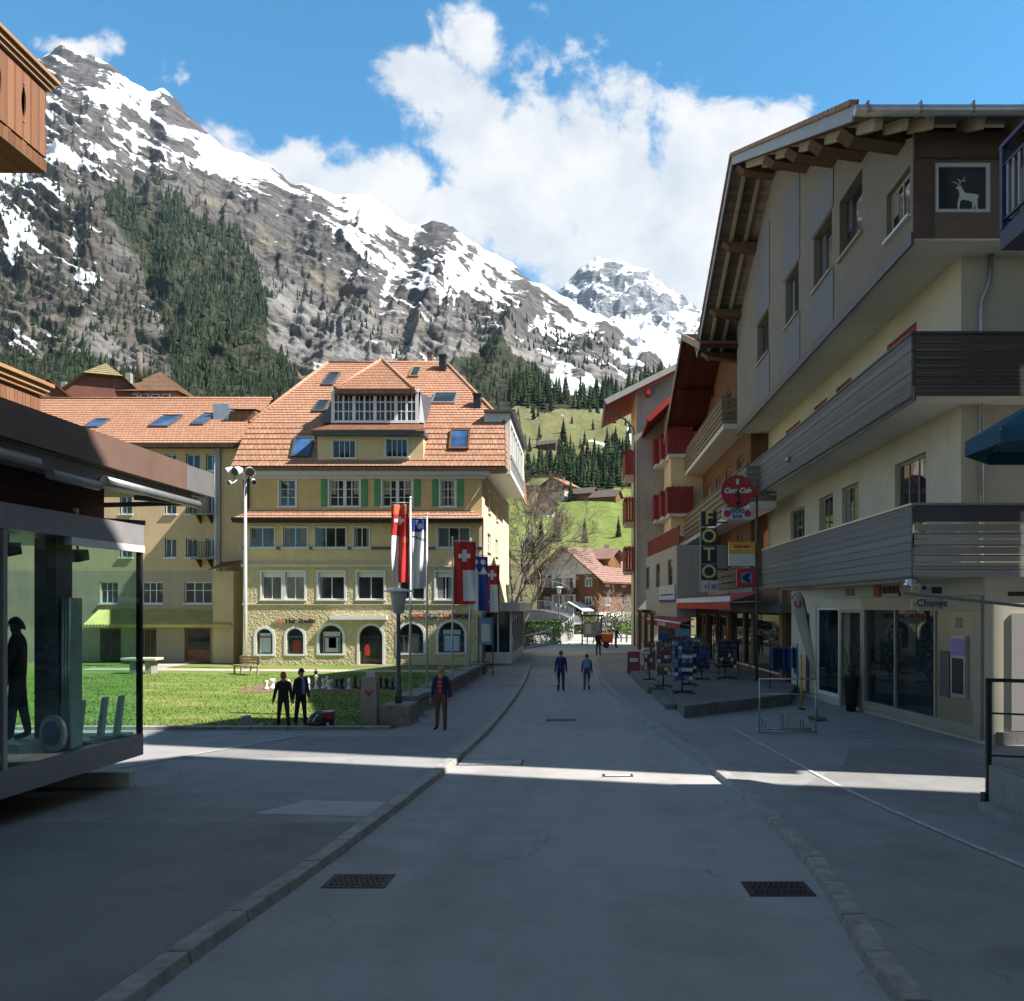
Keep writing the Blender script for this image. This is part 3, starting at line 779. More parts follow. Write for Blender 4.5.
def mat_asphalt(name, col, patch=.12, seed=0.0, cracks=True, joints=False):
    m, nt, b = _bsdf(name)
    v = coords(nt, 'Object')
    mp = nt.nodes.new('ShaderNodeMapping'); mp.inputs['Location'].default_value = (seed, seed * .7, 0); nt.links.new(v, mp.inputs[0]); v = mp.outputs[0]
    big = noise(nt, v, .18, 5, .6); mid = noise(nt, v, 1.3, 5, .65); fine = noise(nt, v, 55, 4, .75)
    mp2 = nt.nodes.new('ShaderNodeMapping'); mp2.inputs['Scale'].default_value = (1.1, .05, 1); nt.links.new(v, mp2.inputs[0])
    lane = noise(nt, mp2.outputs[0], 1.0, 4, .55)
    s = math_(nt, 'ADD', math_(nt, 'MULTIPLY', big, .38), math_(nt, 'ADD', math_(nt, 'MULTIPLY', mid, .30), math_(nt, 'ADD', math_(nt, 'MULTIPLY', fine, .34), math_(nt, 'MULTIPLY', lane, .18))))
    out = mixc(nt, ramp(nt, s, [(.36, 0.0), (.64, 1.0)]), tuple(c * (1 - patch * 2.2) for c in col), tuple(c * (1 + patch * 2.2) for c in col))
    if cracks:
        vo = nt.nodes.new('ShaderNodeTexVoronoi'); vo.feature = 'DISTANCE_TO_EDGE'; vo.inputs['Scale'].default_value = .22
        w = nt.nodes.new('ShaderNodeVectorMath'); w.operation = 'MULTIPLY_ADD'
        wn = nt.nodes.new('ShaderNodeTexNoise'); wn.inputs['Scale'].default_value = 1.6; wn.inputs['Detail'].default_value = 5; nt.links.new(v, wn.inputs['Vector'])
        nt.links.new(wn.outputs['Color'], w.inputs[0]); w.inputs[1].default_value = (1.5, 1.5, 0); nt.links.new(v, w.inputs[2]); nt.links.new(w.outputs[0], vo.inputs['Vector'])
        ck = math_(nt, 'LESS_THAN', vo.outputs['Distance'], .004)
        ck = math_(nt, 'MULTIPLY', ck, ramp(nt, noise(nt, v, .3, 2), [(.48, 0.0), (.56, 1.0)]))
        out = mixc(nt, math_(nt, 'MULTIPLY', ck, .35), out, tuple(c * .3 for c in col))
        spot = ramp(nt, noise(nt, v, .75, 3, .5), [(.66, 0.0), (.74, 1.0)])
        out = mixc(nt, math_(nt, 'MULTIPLY', spot, .35), out, tuple(c * .55 for c in col))
    nt.links.new(out, b.inputs['Base Color']); b.inputs['Roughness'].default_value = .82; b.inputs['Specular IOR Level'].default_value = .35
    bump(nt, b, fine, .25, .006)
    return m

MAT['road'] = mat_asphalt('road_asphalt', (.275, .272, .268), .15)
MAT['pave'] = mat_asphalt('pavement_asphalt', (.205, .205, .206), .19, 31.0)
MAT['plaza'] = mat_asphalt('plaza_paving', (.36, .345, .32), .10, 11.0, cracks=False)
MAT['granite'] = M('granite_kerb', (.33, .32, .305), .85, .28, 5, .5, 60, dirt=.4)
MAT['line'] = M('road_paint', (.42, .42, .41), .7, .35, 7)
MAT['earth'] = M('bare_earth', (.12, .10, .07), .95, .3, 1.5)
MAT['gravel'] = M('gravel_path', (.40, .36, .29), .95, .2, 3, .4, 60)

def grass_mat(name, green=(.105, .155, .034), dry=(.30, .25, .12)):
    m, nt, b = _bsdf(name)
    v = coords(nt, 'Object')
    f = noise(nt, coords(nt, 'Object', (.25, .7, 1)), 1.0, 6, .65); g = noise(nt, v, 9, 5, .7)
    s = math_(nt, 'ADD', math_(nt, 'MULTIPLY', f, .72), math_(nt, 'MULTIPLY', g, .28))
    nt.links.new(ramp(nt, s, [(.34, tuple(c * .75 for c in green)), (.50, tuple(c * 1.25 for c in green)), (.66, dry)]), b.inputs['Base Color'])
    b.inputs['Roughness'].default_value = .9; b.inputs['Specular IOR Level'].default_value = .15
    bump(nt, b, g, .6, .03); return m
MAT['lawn'] = grass_mat('lawn_grass')

EDGE_L = [(-3.45, -12), (-3.42, 6.3), (-3.22, 9.7), (-2.98, 14.2), (-2.71, 17.6), (-2.47, 22.5), (-2.42, 33), (-2.75, 44), (-3.1, 52), (-3.5, 57)]
EDGE_R = [(2.25, -12), (2.42, 6.3), (2.79, 9.7), (2.88, 13.6), (2.65, 17.2), (2.34, 19.6), (1.65, 25.5), (.85, 36), (.76, 46.7), (.85, 52), (1.1, 57)]
def edge_at(E, Y):
    # smooth interpolation (cubic through the control points)
    ys = [p[1] for p in E]; xs = [p[0] for p in E]
    i = max(0, min(len(E) - 2, sum(1 for y in ys if y <= Y) - 1))
    m = lambda k: (xs[min(k + 1, len(E) - 1)] - xs[max(k - 1, 0)]) / (ys[min(k + 1, len(E) - 1)] - ys[max(k - 1, 0)])
    h = ys[i + 1] - ys[i]; t = (Y - ys[i]) / h; t = max(0, min(1, t))
    return ((2 * t**3 - 3 * t * t + 1) * xs[i] + (t**3 - 2 * t * t + t) * h * m(i) + (-2 * t**3 + 3 * t * t) * xs[i + 1] + (t**3 - t * t) * h * m(i + 1))

def strip(name, fa, fb, y0, y1, dz, mat, step=.5, nx=1, kind='structure'):
    mb = MB(); n = max(1, int(round((y1 - y0) / step)))
    for i in range(n):
        ya, yb = y0 + (y1 - y0) * i / n, y0 + (y1 - y0) * (i + 1) / n
        mb.face([(fa(ya), ya, zg(ya) + dz), (fb(ya), ya, zg(ya) + dz), (fb(yb), yb, zg(yb) + dz), (fa(yb), yb, zg(yb) + dz)])
    o = mb.build(name, mat); o['kind'] = kind; return weld(o)

KH = .10; KW = .25
# one sheet to the horizon, then everything laid on it
gm = MB()
ys = [-3000, -400, -60] + [-12 + i for i in range(0, 40)] + [40, 60, 87]
for a, b in zip(ys[:-1], ys[1:]):
    gm.face([(-4500, a, zg(a) - .03), (4500, a, zg(a) - .03), (4500, b, zg(b) - .03), (-4500, b, zg(b) - .03)])
weld(gm.build('ground', MAT['earth']))['kind'] = 'structure'
strip('road', lambda y: edge_at(EDGE_L, y) - .02, lambda y: edge_at(EDGE_R, y) + .02, -12, 57, 0, MAT['road'])
LAWN_R = lambda y: np.interp(y, [21.5, 45], [-4.95, -4.75])
strip('pavement', lambda y: -30, lambda y: edge_at(EDGE_L, y) - KW + .01, -12, 21.9, KH, MAT['pave'])
strip('pavement', lambda y: LAWN_R(y) - .2, lambda y: edge_at(EDGE_L, y) - KW + .01, 21.9, 57, KH, MAT['pave'])
strip('pavement', lambda y: edge_at(EDGE_R, y) + KW - .01, lambda y: 30, -12, 57, KH, MAT['pave'])
def kerb(E, sgn):
    y = -9.0
    while y < 56.5:
        L = random.uniform(.92, 1.12); y2 = min(y + L, 56.9); g = .012; dx = random.uniform(-.006, .006); dz = random.uniform(-.006, .006)
        xa, xb = edge_at(E, y + g) + dx, edge_at(E, y2 - g) + dx
        za, zb = zg(y), zg(y2)
        o = sgn * KW; top = KH + .012 + dz; c = sgn * .035
        KB.hexa([(xa, y + g, za - .05), (xa + o, y + g, za - .05), (xb + o, y2 - g, zb - .05), (xb, y2 - g, zb - .05),
                 (xa + c, y + g, za + top), (xa + o, y + g, za + top), (xb + o, y2 - g, zb + top), (xb + c, y2 - g, zb + top)])
        y = y2
for E, s in ((EDGE_L, -1), (EDGE_R, 1)):
    KB = MB(); kerb(E, s); KB.build('kerb', MAT['granite'], bevel=.012)['kind'] = 'structure'
# lawn, paths, plaza
lm = MB(); lm.face([(-32, 21.9, .09), (-5.15, 21.9, .09), (-4.95, 44.6, .16), (-32, 47.5, .16)])
lm.build('lawn', MAT['lawn'])['kind'] = 'structure'
pm = MB(); pm.face([(-26, 41.2, .155), (-4.9, 39.6, .15), (-4.9, 40.9, .155), (-26, 42.6, .16)])
pm.build('path', MAT['gravel'])['kind'] = 'structure'
pm = MB(); pm.face([(-23.6, 42.4, .165), (-22.0, 42.3, .165), (-22.2, 47.2, .17), (-24.2, 47.2, .17)])
pm.build('path', MAT['gravel'])['kind'] = 'structure'
pl = MB(); pl.face([(-14, 57, .106), (-3.3, 57, .106), (-3.3, 59, .107), (1.1, 59, .107), (1.1, 57, .106), (14, 57, .106), (16, 78, .11), (9, 87, .3), (-3, 87, .3), (-14, 80, .11)]); pl.face([(-3.62, 55.6, .006), (1.1, 55.6, .006), (1.1, 59, .107), (-3.3, 59, .107)])
pl.build('plaza', MAT['plaza'])['kind'] = 'structure'
km = MB(); y = -30.0
while y < -5.3:
    y2 = min(y + 1.0, -5.2); km.box(y + .01, y2 - .01, 21.72, 21.93, .0, .20); y = y2
km.build('kerb', MAT['granite'], bevel=.01)['kind'] = 'structure'

# grass: blades and tufts over the part of the lawn in view (nobody could count them)
def grass_blades():
    rng = np.random.default_rng(5); n = 26000
    x = rng.uniform(-26, -5.0, n); y = 21.95 + (rng.random(n) ** 1.7) * 17.0
    keep = (x > -.60 * y - 4); x = x[keep]; y = y[keep]; n = len(x)
    h = rng.uniform(.025, .075, n); w = rng.uniform(.012, .03, n); a = rng.uniform(0, 6.28, n); lx = rng.normal(0, .03, n); ly = rng.normal(0, .03, n)
    z = .09 + (y - 21.9) / 22.7 * .07
    co = np.empty((n, 3, 3), 'f')
    co[:, 0] = np.stack([x - w * np.cos(a), y - w * np.sin(a), z - .005], -1); co[:, 1] = np.stack([x + w * np.cos(a), y + w * np.sin(a), z - .005], -1)
    co[:, 2] = np.stack([x + lx, y + ly, z + h], -1)
    me = bpy.data.meshes.new('grass'); me.vertices.add(n * 3); me.vertices.foreach_set('co', co.ravel())
    me.loops.add(n * 3); me.loops.foreach_set('vertex_index', np.arange(n * 3, dtype='i')); me.polygons.add(n)
    me.polygons.foreach_set('loop_start', np.arange(0, n * 3, 3, dtype='i')); me.polygons.foreach_set('loop_total', np.full(n, 3, 'i'))
    me.update(calc_edges=True); me.materials.append(grass_mat('grass_blades', (.105, .165, .03), (.30, .27, .11)))
    o = bpy.data.objects.new('grass', me); COL.objects.link(o); WM[o] = Matrix(); o['kind'] = 'stuff'
grass_blades()

# painted lines on the pavements, asphalt patches and a pale lit patch
def paint(name, pts, w, dz=KH + .014, mat='line'):
    mb = MB()
    for p, q in zip(pts[:-1], pts[1:]):
        n = max(1, int((V((q[0] - p[0], q[1] - p[1], 0))).length / .6)); d = V((q[0] - p[0], q[1] - p[1], 0)).normalized(); r = V((d.y, -d.x, 0)) * w / 2
        for i in range(n):
            a = V((p[0], p[1], 0)).lerp(V((q[0], q[1], 0)), i / n); c = V((p[0], p[1], 0)).lerp(V((q[0], q[1], 0)), (i + 1) / n)
            mb.face([(a + r).xy[:] + (zg(a.y) + dz,), (c + r).xy[:] + (zg(c.y) + dz,), (c - r).xy[:] + (zg(c.y) + dz,), (a - r).xy[:] + (zg(a.y) + dz,)])
    o = mb.build(name, MAT[mat]); o['kind'] = 'structure'; return o
paint('road_marking', [(4.15, 22.0), (4.75, 15.4), (5.25, 10.6), (5.7, 7.0), (6.0, 3.0)], .10)
paint('road_marking', [(5.9, 24.2), (7.2, 22.8)], .10)
paint('road_marking', [(7.05, 20.8), (7.5, 20.4)], .12)
paint('road_marking', [(-9.6, 16.6), (-7.2, 20.9)], .09)
paint('road_marking', [(-6.0, 21.0), (-4.9, 21.2)], .06)
MAT['patch'] = mat_asphalt('asphalt_patch', (.36, .36, .355), .1, 77.0, cracks=False)
def patch(pts, dz, mat):
    mb = MB(); mb.face([(x, y, zg(y) + dz) for x, y in pts]); o = mb.build('asphalt_patch', MAT[mat]); o['kind'] = 'structure'
patch([(-5.2, 12.7), (-3.35, 12.5), (-3.3, 13.6), (-4.7, 13.7)], KH + .004, 'patch')  # pale patch puts a sunlit spot into the ground colour
MAT['patchd'] = mat_asphalt('asphalt_patch_dark', (.172, .172, .175), .17, 41.0, cracks=False)
patch([(3.9, 14.6), (5.6, 14.0), (9, 14.0), (9, 18.5), (6.5, 19.4), (5.6, 17)], KH + .003, 'patchd')
strip('asphalt_patch', lambda y: -14, lambda y: edge_at(EDGE_L, y) - KW - .01, 3, 12.1, KH + .004, MAT['patchd']); patch([(-9, 17.5), (-3.2, 18.2), (-2.95, 20.8), (-7.4, 20.6)], KH + .003, 'patchd')

# cast-iron gully gratings and covers in the road
def grating(name, label, cx, cy, w, d, rows, cols, group=None):
    t = thing(name, label, 'drain', (cx, cy, zg(cy)), 0, group)
    z = zg(cy); s = .05
    f = MB(); zt = lambda y: zg(y) + .012
    def slab(x0, x1, y0, y1, lift, mb):
        mb.hexa([(x0, y0, zg(y0) - .02), (x1, y0, zg(y0) - .02), (x1, y1, zg(y1) - .02), (x0, y1, zg(y1) - .02),
                 (x0, y0, zg(y0) + lift), (x1, y0, zg(y0) + lift), (x1, y1, zg(y1) + lift), (x0, y1, zg(y1) + lift)])
    x0, x1, y0, y1 = cx - w / 2, cx + w / 2, cy - d / 2, cy + d / 2
    slab(x0 - .06, x0, y0 - .06, y1 + .06, .010, f); slab(x1, x1 + .06, y0 - .06, y1 + .06, .010, f)
    slab(x0, x1, y0 - .06, y0, .010, f); slab(x0, x1, y1, y1 + .06, .010, f); f.build('frame', MAT['black_iron'], t)
    p = MB(); slab(x0, x1, y0, y1, .004, p); p.build('dark_plate', MAT['black'], t)  # black plate stands in for the dark below the bars
    b = MB()
    for i in range(rows + 1):
        y = y0 + (y1 - y0) * i / rows; slab(x0, x1, max(y0, y - .012), min(y1, y + .012), .012, b)
    for j in range(cols + 1):
        x = x0 + w * j / cols; off = 0
        for i in range(rows):
            ya, yb = y0 + d * i / rows, y0 + d * (i + 1) / rows; xx = min(x1 - .01, x + (i % 2) * w / cols * .5)
            slab(xx - .014, xx + .014, ya, yb, .0125, b)
    b.build('bars', MAT['black_iron'], t)
grating('drain_grating', 'iron gully grating in the road beside the left kerb', -2.62, 9.45, .62, .42, 5, 10)
grating('drain_grating', 'iron gully grating in the road beside the right kerb', 2.25, 9.15, .62, .42, 5, 10)
def cover(cx, cy, w, d, label, mat):
    t = thing('manhole_cover', label, 'cover', (cx, cy, zg(cy)))
    a = MB(); a.box(cx - w / 2, cx + w / 2, cy - d / 2, cy + d / 2, zg(cy) - .02, zg(cy) + .008); a.build('frame', MAT['black_iron'], t)
    a = MB(); a.box(cx - w / 2 + .05, cx + w / 2 - .05, cy - d / 2 + .05, cy + d / 2 - .05, zg(cy), zg(cy) + .013); a.build('cover_plate', mat, t)
cover(-2.0, 17.7, 1.45, .62, 'pale rectangular cover plate in the road near the left kerb', M('pale_plate', (.34, .34, .35), .6, .2, 6))
cover(-.62, 24.3, .9, .5, 'dark rectangular cover plate far down the middle of the road', MAT['black_iron'])
cover(.75, 16.35, .62, .25, 'small pale slab in the road inside the sunlit stripe', M('pale_slab', (.5, .5, .49), .7, .1, 6))
# ================================================================== the yellow hotel and its tan wing
YELLOW = M('yellow_render', (.72, .555, .325), .9, .10, 1.2, .25, 60, dirt=.12)
ORANGE = M('ochre_render', (.66, .48, .24), .9, .10, 1.2, .25, 60, dirt=.12)
PEBBLE = M_rough('pebble_dash', (.54, .455, .28), .16, 8, .55)
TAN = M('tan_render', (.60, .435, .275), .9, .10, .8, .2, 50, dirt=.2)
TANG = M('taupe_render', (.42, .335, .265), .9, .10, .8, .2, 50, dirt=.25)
CREAM = M('cream_render', (.62, .565, .44), .85, .07, .9, .15, 60, dirt=.15)

def tiled(mb, A, B, C, D, pitch=.36, lift=.045, mi=0):
    """roof slope A,B (eave, left to right) up to D,C (ridge): overlapping courses of tiles as stepped strips"""
    A, B, C, D = V(A), V(B), V(C), V(D)
    L = max((D - A).length, (C - B).length); n = max(2, int(L / pitch))
    N = (B - A).cross(D - A)
    if N.length < 1e-6: N = (B - A).cross(C - A)
    N.normalize()
    if N.z < 0: N = -N
    for i in range(n):
        t0, t1 = i / n, (i + 1) / n
        l0, r0 = A.lerp(D, t0), B.lerp(C, t0); l1, r1 = A.lerp(D, t1), B.lerp(C, t1)
        a, b = l0 + N * lift, r0 + N * lift
        mb.face([a, b, r1 + N * .004, l1 + N * .004], mi)
        mb.face([l0 - N * .01, r0 - N * .01, b, a], mi)
    return mb

def arch_pts(c, w, z0, zs, n=14):
    """2D outline of an arched opening: centre, width, sill, springing height"""
    r = w / 2
    return [(c - r, z0), (c + r, z0)] + [(c + r * math.cos(math.pi * i / n), zs + r * math.sin(math.pi * i / n)) for i in range(n + 1)]

def arch_fill(mb, W, c, w, zs, ztop, depth, mi=0, n=14):
    """wall above an arch inside the rectangular hole"""
    r = w / 2
    for side in (-1, 1):
        pts = [(c + side * r * math.cos(math.pi / 2 * i / (n // 2)), zs + r * math.sin(math.pi / 2 * i / (n // 2))) for i in range(n // 2 + 1)]
        corner = (c + side * r, ztop); mid = (c, ztop)
        for a, b in zip(pts[:-1], pts[1:]):
            mb.face([W.p(*a), W.p(*b), W.p(*corner)], mi); mb.face([W.p(*a), W.p(*a, -depth), W.p(*b, -depth), W.p(*b)], mi)
        mb.face([W.p(*pts[-1]), W.p(*mid), W.p(*corner)], mi)

def arch_window(parent, W, c, w, z0, zs, door=False, poster=None, inset=.12, name='window'):
    r = w / 2; f = MB(); n = 16
    out = [(c + (r + .14) * math.cos(math.pi * i / n), zs + (r + .14) * math.sin(math.pi * i / n)) for i in range(n + 1)]
    inn = [(c + r * math.cos(math.pi * i / n), zs + r * math.sin(math.pi * i / n)) for i in range(n + 1)]
    for (o0, o1, i0, i1) in zip(out[:-1], out[1:], inn[:-1], inn[1:]):
        f.hexa([W.p(*i0, -.03), W.p(*i1, -.03), W.p(*o1, -.03), W.p(*o0, -.03), W.p(*i0, .03), W.p(*i1, .03), W.p(*o1, .03), W.p(*o0, .03)])
    for s in (-1, 1):
        a, b = sorted((c + s * r, c + s * (r + .14))); f.wbox(W, a, b, z0 - (.0 if door else .10), zs, -.03, .03)
    if not door: f.wbox(W, c - r, c + r, z0 - .10, z0, -.1, .05)
    surround = MAT['frame_white']
    o = f.build('door' if door else name, surround, parent)
    g = MB(); d = .05
    fr = [(c + (r - .07) * math.cos(math.pi * i / n), zs + (r - .07) * math.sin(math.pi * i / n)) for i in range(n + 1)]
    for (o0, o1, i0, i1) in zip(inn[:-1], inn[1:], fr[:-1], fr[1:]):
        g.hexa([W.p(*i0, -inset - d), W.p(*i1, -inset - d), W.p(*o1, -inset - d), W.p(*o0, -inset - d), W.p(*i0, -inset), W.p(*i1, -inset), W.p(*o1, -inset), W.p(*o0, -inset)])
    for s in (-1, 1):
        a, b = sorted((c + s * r, c + s * (r - .07))); g.wbox(W, a, b, z0, zs, -inset - d, -inset)
    g.wbox(W, c - r + .07, c + r - .07, z0, z0 + .07, -inset - d, -inset)
    g.wbox(W, c - r + .07, c + r - .07, zs - .04, zs + .04, -inset - d, -inset)
    if w > 1.2 or door:
        g.wbox(W, c - r * .62 - .03, c - r * .62 + .03, z0 + .07, zs - .04, -inset - d, -inset + .004); g.wbox(W, c + r * .62 - .03, c + r * .62 + .03, z0 + .07, zs - .04, -inset - d, -inset + .004)
    g.build('frame', MAT['steel_dark'] if not door else MAT['wood_dark'], o)
    p = MB(); poly = [(c - r + .02, z0 + .02), (c + r - .02, z0 + .02)] + [(c + (r - .02) * math.cos(math.pi * i / n), zs + (r - .02) * math.sin(math.pi * i / n)) for i in range(n + 1)]
    p.prism([W.p(*q, -inset - .04) for q in poly], W.N * .015); p.build('pane', MAT['glass'], o)
    if poster:
        for (dx, dz0, ww, hh, m) in poster:
            q = MB(); q.wbox(W, c + dx - ww / 2, c + dx + ww / 2, z0 + dz0, z0 + dz0 + hh, -inset - .022, -inset - .012); q.build('poster', m, o)
    return o

def shutters(parent, W, a0, a1, b0, b1, mat, wd=.34):
    for x in (a0 - wd - .03, a1 + .03):
        s = MB(); s.wbox(W, x, x + wd, b0, b1, .01, .05)
        for k in range(2):
            z0 = b0 + .08 + k * (b1 - b0) / 2; s.wbox(W, x + .06, x + wd - .06, z0, z0 + (b1 - b0) / 2 - .16, .05, .062)
        s.build('shutter', mat, parent)

def skylight(parent, P, right, up, w, h, glass, frame=None, open_=0.0, name='skylight'):
    """roof window: P lower left corner on the slope"""
    P, r, u = V(P), V(right).normalized(), V(up).normalized(); n = r.cross(u)
    if n.z < 0: n = -n
    f = MB(); t = .09
    def bx(a0, a1, b0, b1, c0, c1, mb): mb.hexa([P + r * a + u * b + n * c for c in (c0, c1) for a, b in ((a0, b0), (a1, b0), (a1, b1), (a0, b1))])
    bx(0, w, 0, t, -.03, .16, f); bx(0, w, h - t, h, -.03, .16, f); bx(0, t, t, h - t, -.03, .16, f); bx(w - t, w, t, h - t, -.03, .16, f)
    o = f.build(name, frame or MAT['steel_dark'], parent)
    g = MB(); bx(t, w - t, t, h - t, .10, .125, g); g.build('pane', glass, o)
    return o

def build_hotel():
    Y0 = 44.5; K = Y0 / 800
    X = lambda px: (px - 581) * K
    Z = lambda py: EYE + (605 - py) * K
    t = thing('yellow_hotel', 'big yellow hotel with hipped orange tile roof, green shutters and arched shopfronts', 'hotel', ((X(243) + X(482)) / 2, Y0, .1))
    W = Wall((0, Y0, 0), (1, 0, 0))           # a is world X, b is world Z
    xl, xr = X(243), X(482); yb = 61.0
    z_eave = Z(468)
    # --- openings
    ground = [(264.5, 16.5, 654, 637, [(0, .06, .62, 1.1, M('pale_poster', (.5, .56, .6), .6, .2, 3))]),
              (295, 17, 654, 637, [(.05, .06, .42, .7, M('poster_red', (.25, .03, .03), .6, .4, 5))]),
              (331, 23.5, 653.5, 637, [(0, .06, .95, 1.15, M('poster_grey', (.46, .5, .54), .6, .2, 3)), (.04, .3, .42, .62, MAT['red_paint'])]),
              (411, 25, 653, 636, [(.1, .06, .6, 1.0, M('poster_dim', (.2, .2, .17), .6, .2, 3))]),
              (451.5, 26, 652.5, 635, [(0, .06, .98, 1.2, M('poster_blue', (.42, .56, .72), .6, .12, 3))])]
    arches = []
    for c, w, zb, zs, po in ground: arches.append((X(c), w * K, Z(zb), Z(zs)))
    dc, dw, dz0, dzs = X(371), 23 * K, Z(664.5), Z(637)
    row2 = [(262, 281.5), (285.5, 304.5), (318.5, 344.5), (357.5, 384), (400, 424.5), (436, 455), (459, 472)]
    row3 = [(250, 274.5), (283, 307.5), (315, 346), (354, 369.5), (395, 424), (438, 470)]
    h1 = [(c - w / 2, c + w / 2, z0, zs + w / 2) for c, w, z0, zs in arches] + [(dc - dw / 2, dc + dw / 2, dz0, dzs + dw / 2)]
    h2 = [(X(a), X(b), Z(599.5), Z(572)) for a, b in row2]
    h3 = [(X(a), X(b), Z(547.5), Z(527)) for a, b in row3]
    row4 = [(279.5, 295.5), (329.5, 359.5), (382.5, 412), (440.5, 455)]
    h4 = [(X(a), X(b), Z(506.5), Z(479.5)) for a, b in row4]
    m = MB(); m.wall(W, xl, xr, -.1, Z(604), h1, .3)
    for c, w, z0, zs in arches: arch_fill(m, W, c, w, zs, zs + w / 2, .3)
    arch_fill(m, W, dc, dw, dzs, dzs + dw / 2, .3)
    m.wall(W, xl, xr, Z(604), Z(566), h2, .2)
    m.build('ground_wall', PEBBLE, t)
    m = MB(); m.wall(W, xl, xr, Z(566), Z(520), h3, .2)
    # side and back walls of the whole block
    for x0, sx in ((xl, -1), (xr, 1)):
        pass
    m.build('upper_wall', YELLOW, t)
    m = MB(); m.wall(W, xl + .3, xr, Z(520), z_eave + .1, h4, .2); m.build('top_wall', ORANGE, t)
    # side walls (right flank is seen, lit)
    WS = Wall((xr, Y0, 0), (0, 1, 0))
    sideh = [(3.0, 4.2, Z(506), Z(482)), (7.5, 8.7, Z(506), Z(482)), (2.6, 4.4, Z(548), Z(528)), (7.0, 8.6, Z(548), Z(528)), (3.0, 4.4, Z(598), Z(574))]
    m = MB(); m.wall(WS, 0, yb - Y0, -.1, z_eave + .1, sideh, .2)
    m.face([(xl, yb, -.1), (xl, Y0, -.1), (xl, Y0, z_eave), (xl, yb, z_eave)]); m.face([(xr, yb, -.1), (xl, yb, -.1), (xl, yb, z_eave), (xr, yb, z_eave)])
    m.build('side_wall', M('lit_yellow_render', (.70, .61, .38), .9, .08, 1), t)  # paler yellow puts the flank's sunlight into the colour
    for h in sideh: window(t, WS, *h, cols=(.5,), rows=(.5,), inset=.1)
    # --- windows of the front
    for h in h2:
        wd = h[1] - h[0]; window(t, W, *h, cols=(.5,), inset=.08, surround=.10, fw=.06, blind=.16)
    for h in h3:
        wd = h[1] - h[0]; c = (1 / 3, 2 / 3) if wd > 1.6 else (.5,)
        window(t, W, *h, cols=c, inset=.06, surround=.05, fw=.06)
    gp = M_glass_dark('glass_dim', (.03, .03, .032))
    for i, h in enumerate(h4):
        wd = h[1] - h[0]
        if wd > 1.2:
            mid = (h[0] + h[1]) / 2
            o = window(t, W, *h, cols=(.25, .5, .75), rows=(1 / 3, 2 / 3), inset=.08, surround=.09, mw=.055, glass=gp)
            q = MB(); q.wbox(W, mid - .09, mid + .09, h[2], h[3], -.12, -.05); q.build('mullion', MAT['frame_white'], o)
        else: window(t, W, *h, cols=(.5,), rows=(1 / 3, 2 / 3), inset=.08, surround=.09, glass=gp)
        if i: shutters(t, W, h[0] - .09, h[1] + .09, h[2], h[3], MAT['green_paint'])
    for (c, w, z0, zs), g in zip(arches, ground): arch_window(t, W, c, w, z0, zs, poster=g[4])
    dr = arch_window(t, W, dc, dw, dz0, dzs, door=True, poster=[(-.25, .5, .3, .6, MAT['red_cloth'])])
    st = MB(); st.box(dc - 1.0, dc + 1.0, Y0 - .55, Y0 - .02, -.05, dz0 - .01); st.build('doorstep', MAT['concrete'], t)
    # plinth, ledges
    l = MB(); l.wbox(W, xl - .05, xr + .06, Z(567), Z(564), .0, .16); l.wbox(W, xl - .03, xr + .04, Z(605), Z(603.6), .0, .06); l.build('ledge', CREAM, t)
    l = MB()
    xs_ = [xl] + [v for a, b in row3 for v in (X(a) - .1, X(b) + .1)] + [xr]
    for a, b in zip(xs_[::2], xs_[1::2]): l.wbox(W, a, b, Z(549.5), Z(547), 0, .09)
    l.build('string_course', MAT['steel_dark'], t)
    # signs
    text_mesh('Hair Studio', W, X(300.5), Z(621), .36, MAT['black'], t, 'sign', .06, .03, weight=.010)
    q = MB(); q.wbox(W, X(275), X(283.5), Z(622.5), Z(619.5), .03, .07); q.build('sign_emblem', M('pale_red', (.5, .2, .12), .6, .1, 4), t)
    q = MB(); q.wbox(W, X(331), X(388), Z(619.5), Z(615.8), .03, .30); q.build('sign_box', MAT['white'], t)
    q = MB(); q.prism([W.p(X(329), Z(618), .04), W.p(X(331), Z(616.5), .04), W.p(X(331), Z(619.5), .04)], W.N * .1); q.build('sign_arrow', MAT['black'], t)
    INTER_R = M('sign_red', (.40, .05, .04), .6, .1, 4); INTER_B = M('sign_navy', (.02, .025, .10), .6, .1, 4)
    text_mesh('INTER', W, X(417.5), Z(616.5), .36, INTER_R, t, 'sign', .06, .03, font_scale_x=.92); text_mesh('SPORT', W, X(432.5), Z(616.5), .36, INTER_B, t, 'sign', .06, .03, font_scale_x=.88)
    text_mesh('RENT', W, X(449), Z(616.5), .36, INTER_R, t, 'sign', .06, .03, font_scale_x=.80); text_mesh('SPORT', W, X(463.5), Z(616.5), .36, MAT['black'], t, 'sign', .06, .03, font_scale_x=.88)
    q = MB(); q.prism([W.p(X(404), Z(617), .04), W.p(X(406.5), Z(615), .04), W.p(X(407), Z(618.5), .04)], W.N * .06); q.build('sign_arrow', MAT['black'], t)
    # --- pent roof over row 3
    pr = MB(); zt, zb_ = Z(510.5), Z(519.5); ov = .62
    a0, a1 = xl - .35, xr + .15
    tiled(pr, (a0, Y0 - ov, zb_), (a1, Y0 - ov, zb_), (a1 - .7, Y0 - .02, zt), (a0 + .9, Y0 - .02, zt), .30)
    pr.face([(a1, Y0 - ov, zb_), (a1, Y0 - .02, zb_), (a1 - .7, Y0 - .02, zt)]); pr.face([(a0, Y0 - .02, zb_), (a0, Y0 - ov, zb_), (a0 + .9, Y0 - .02, zt)])
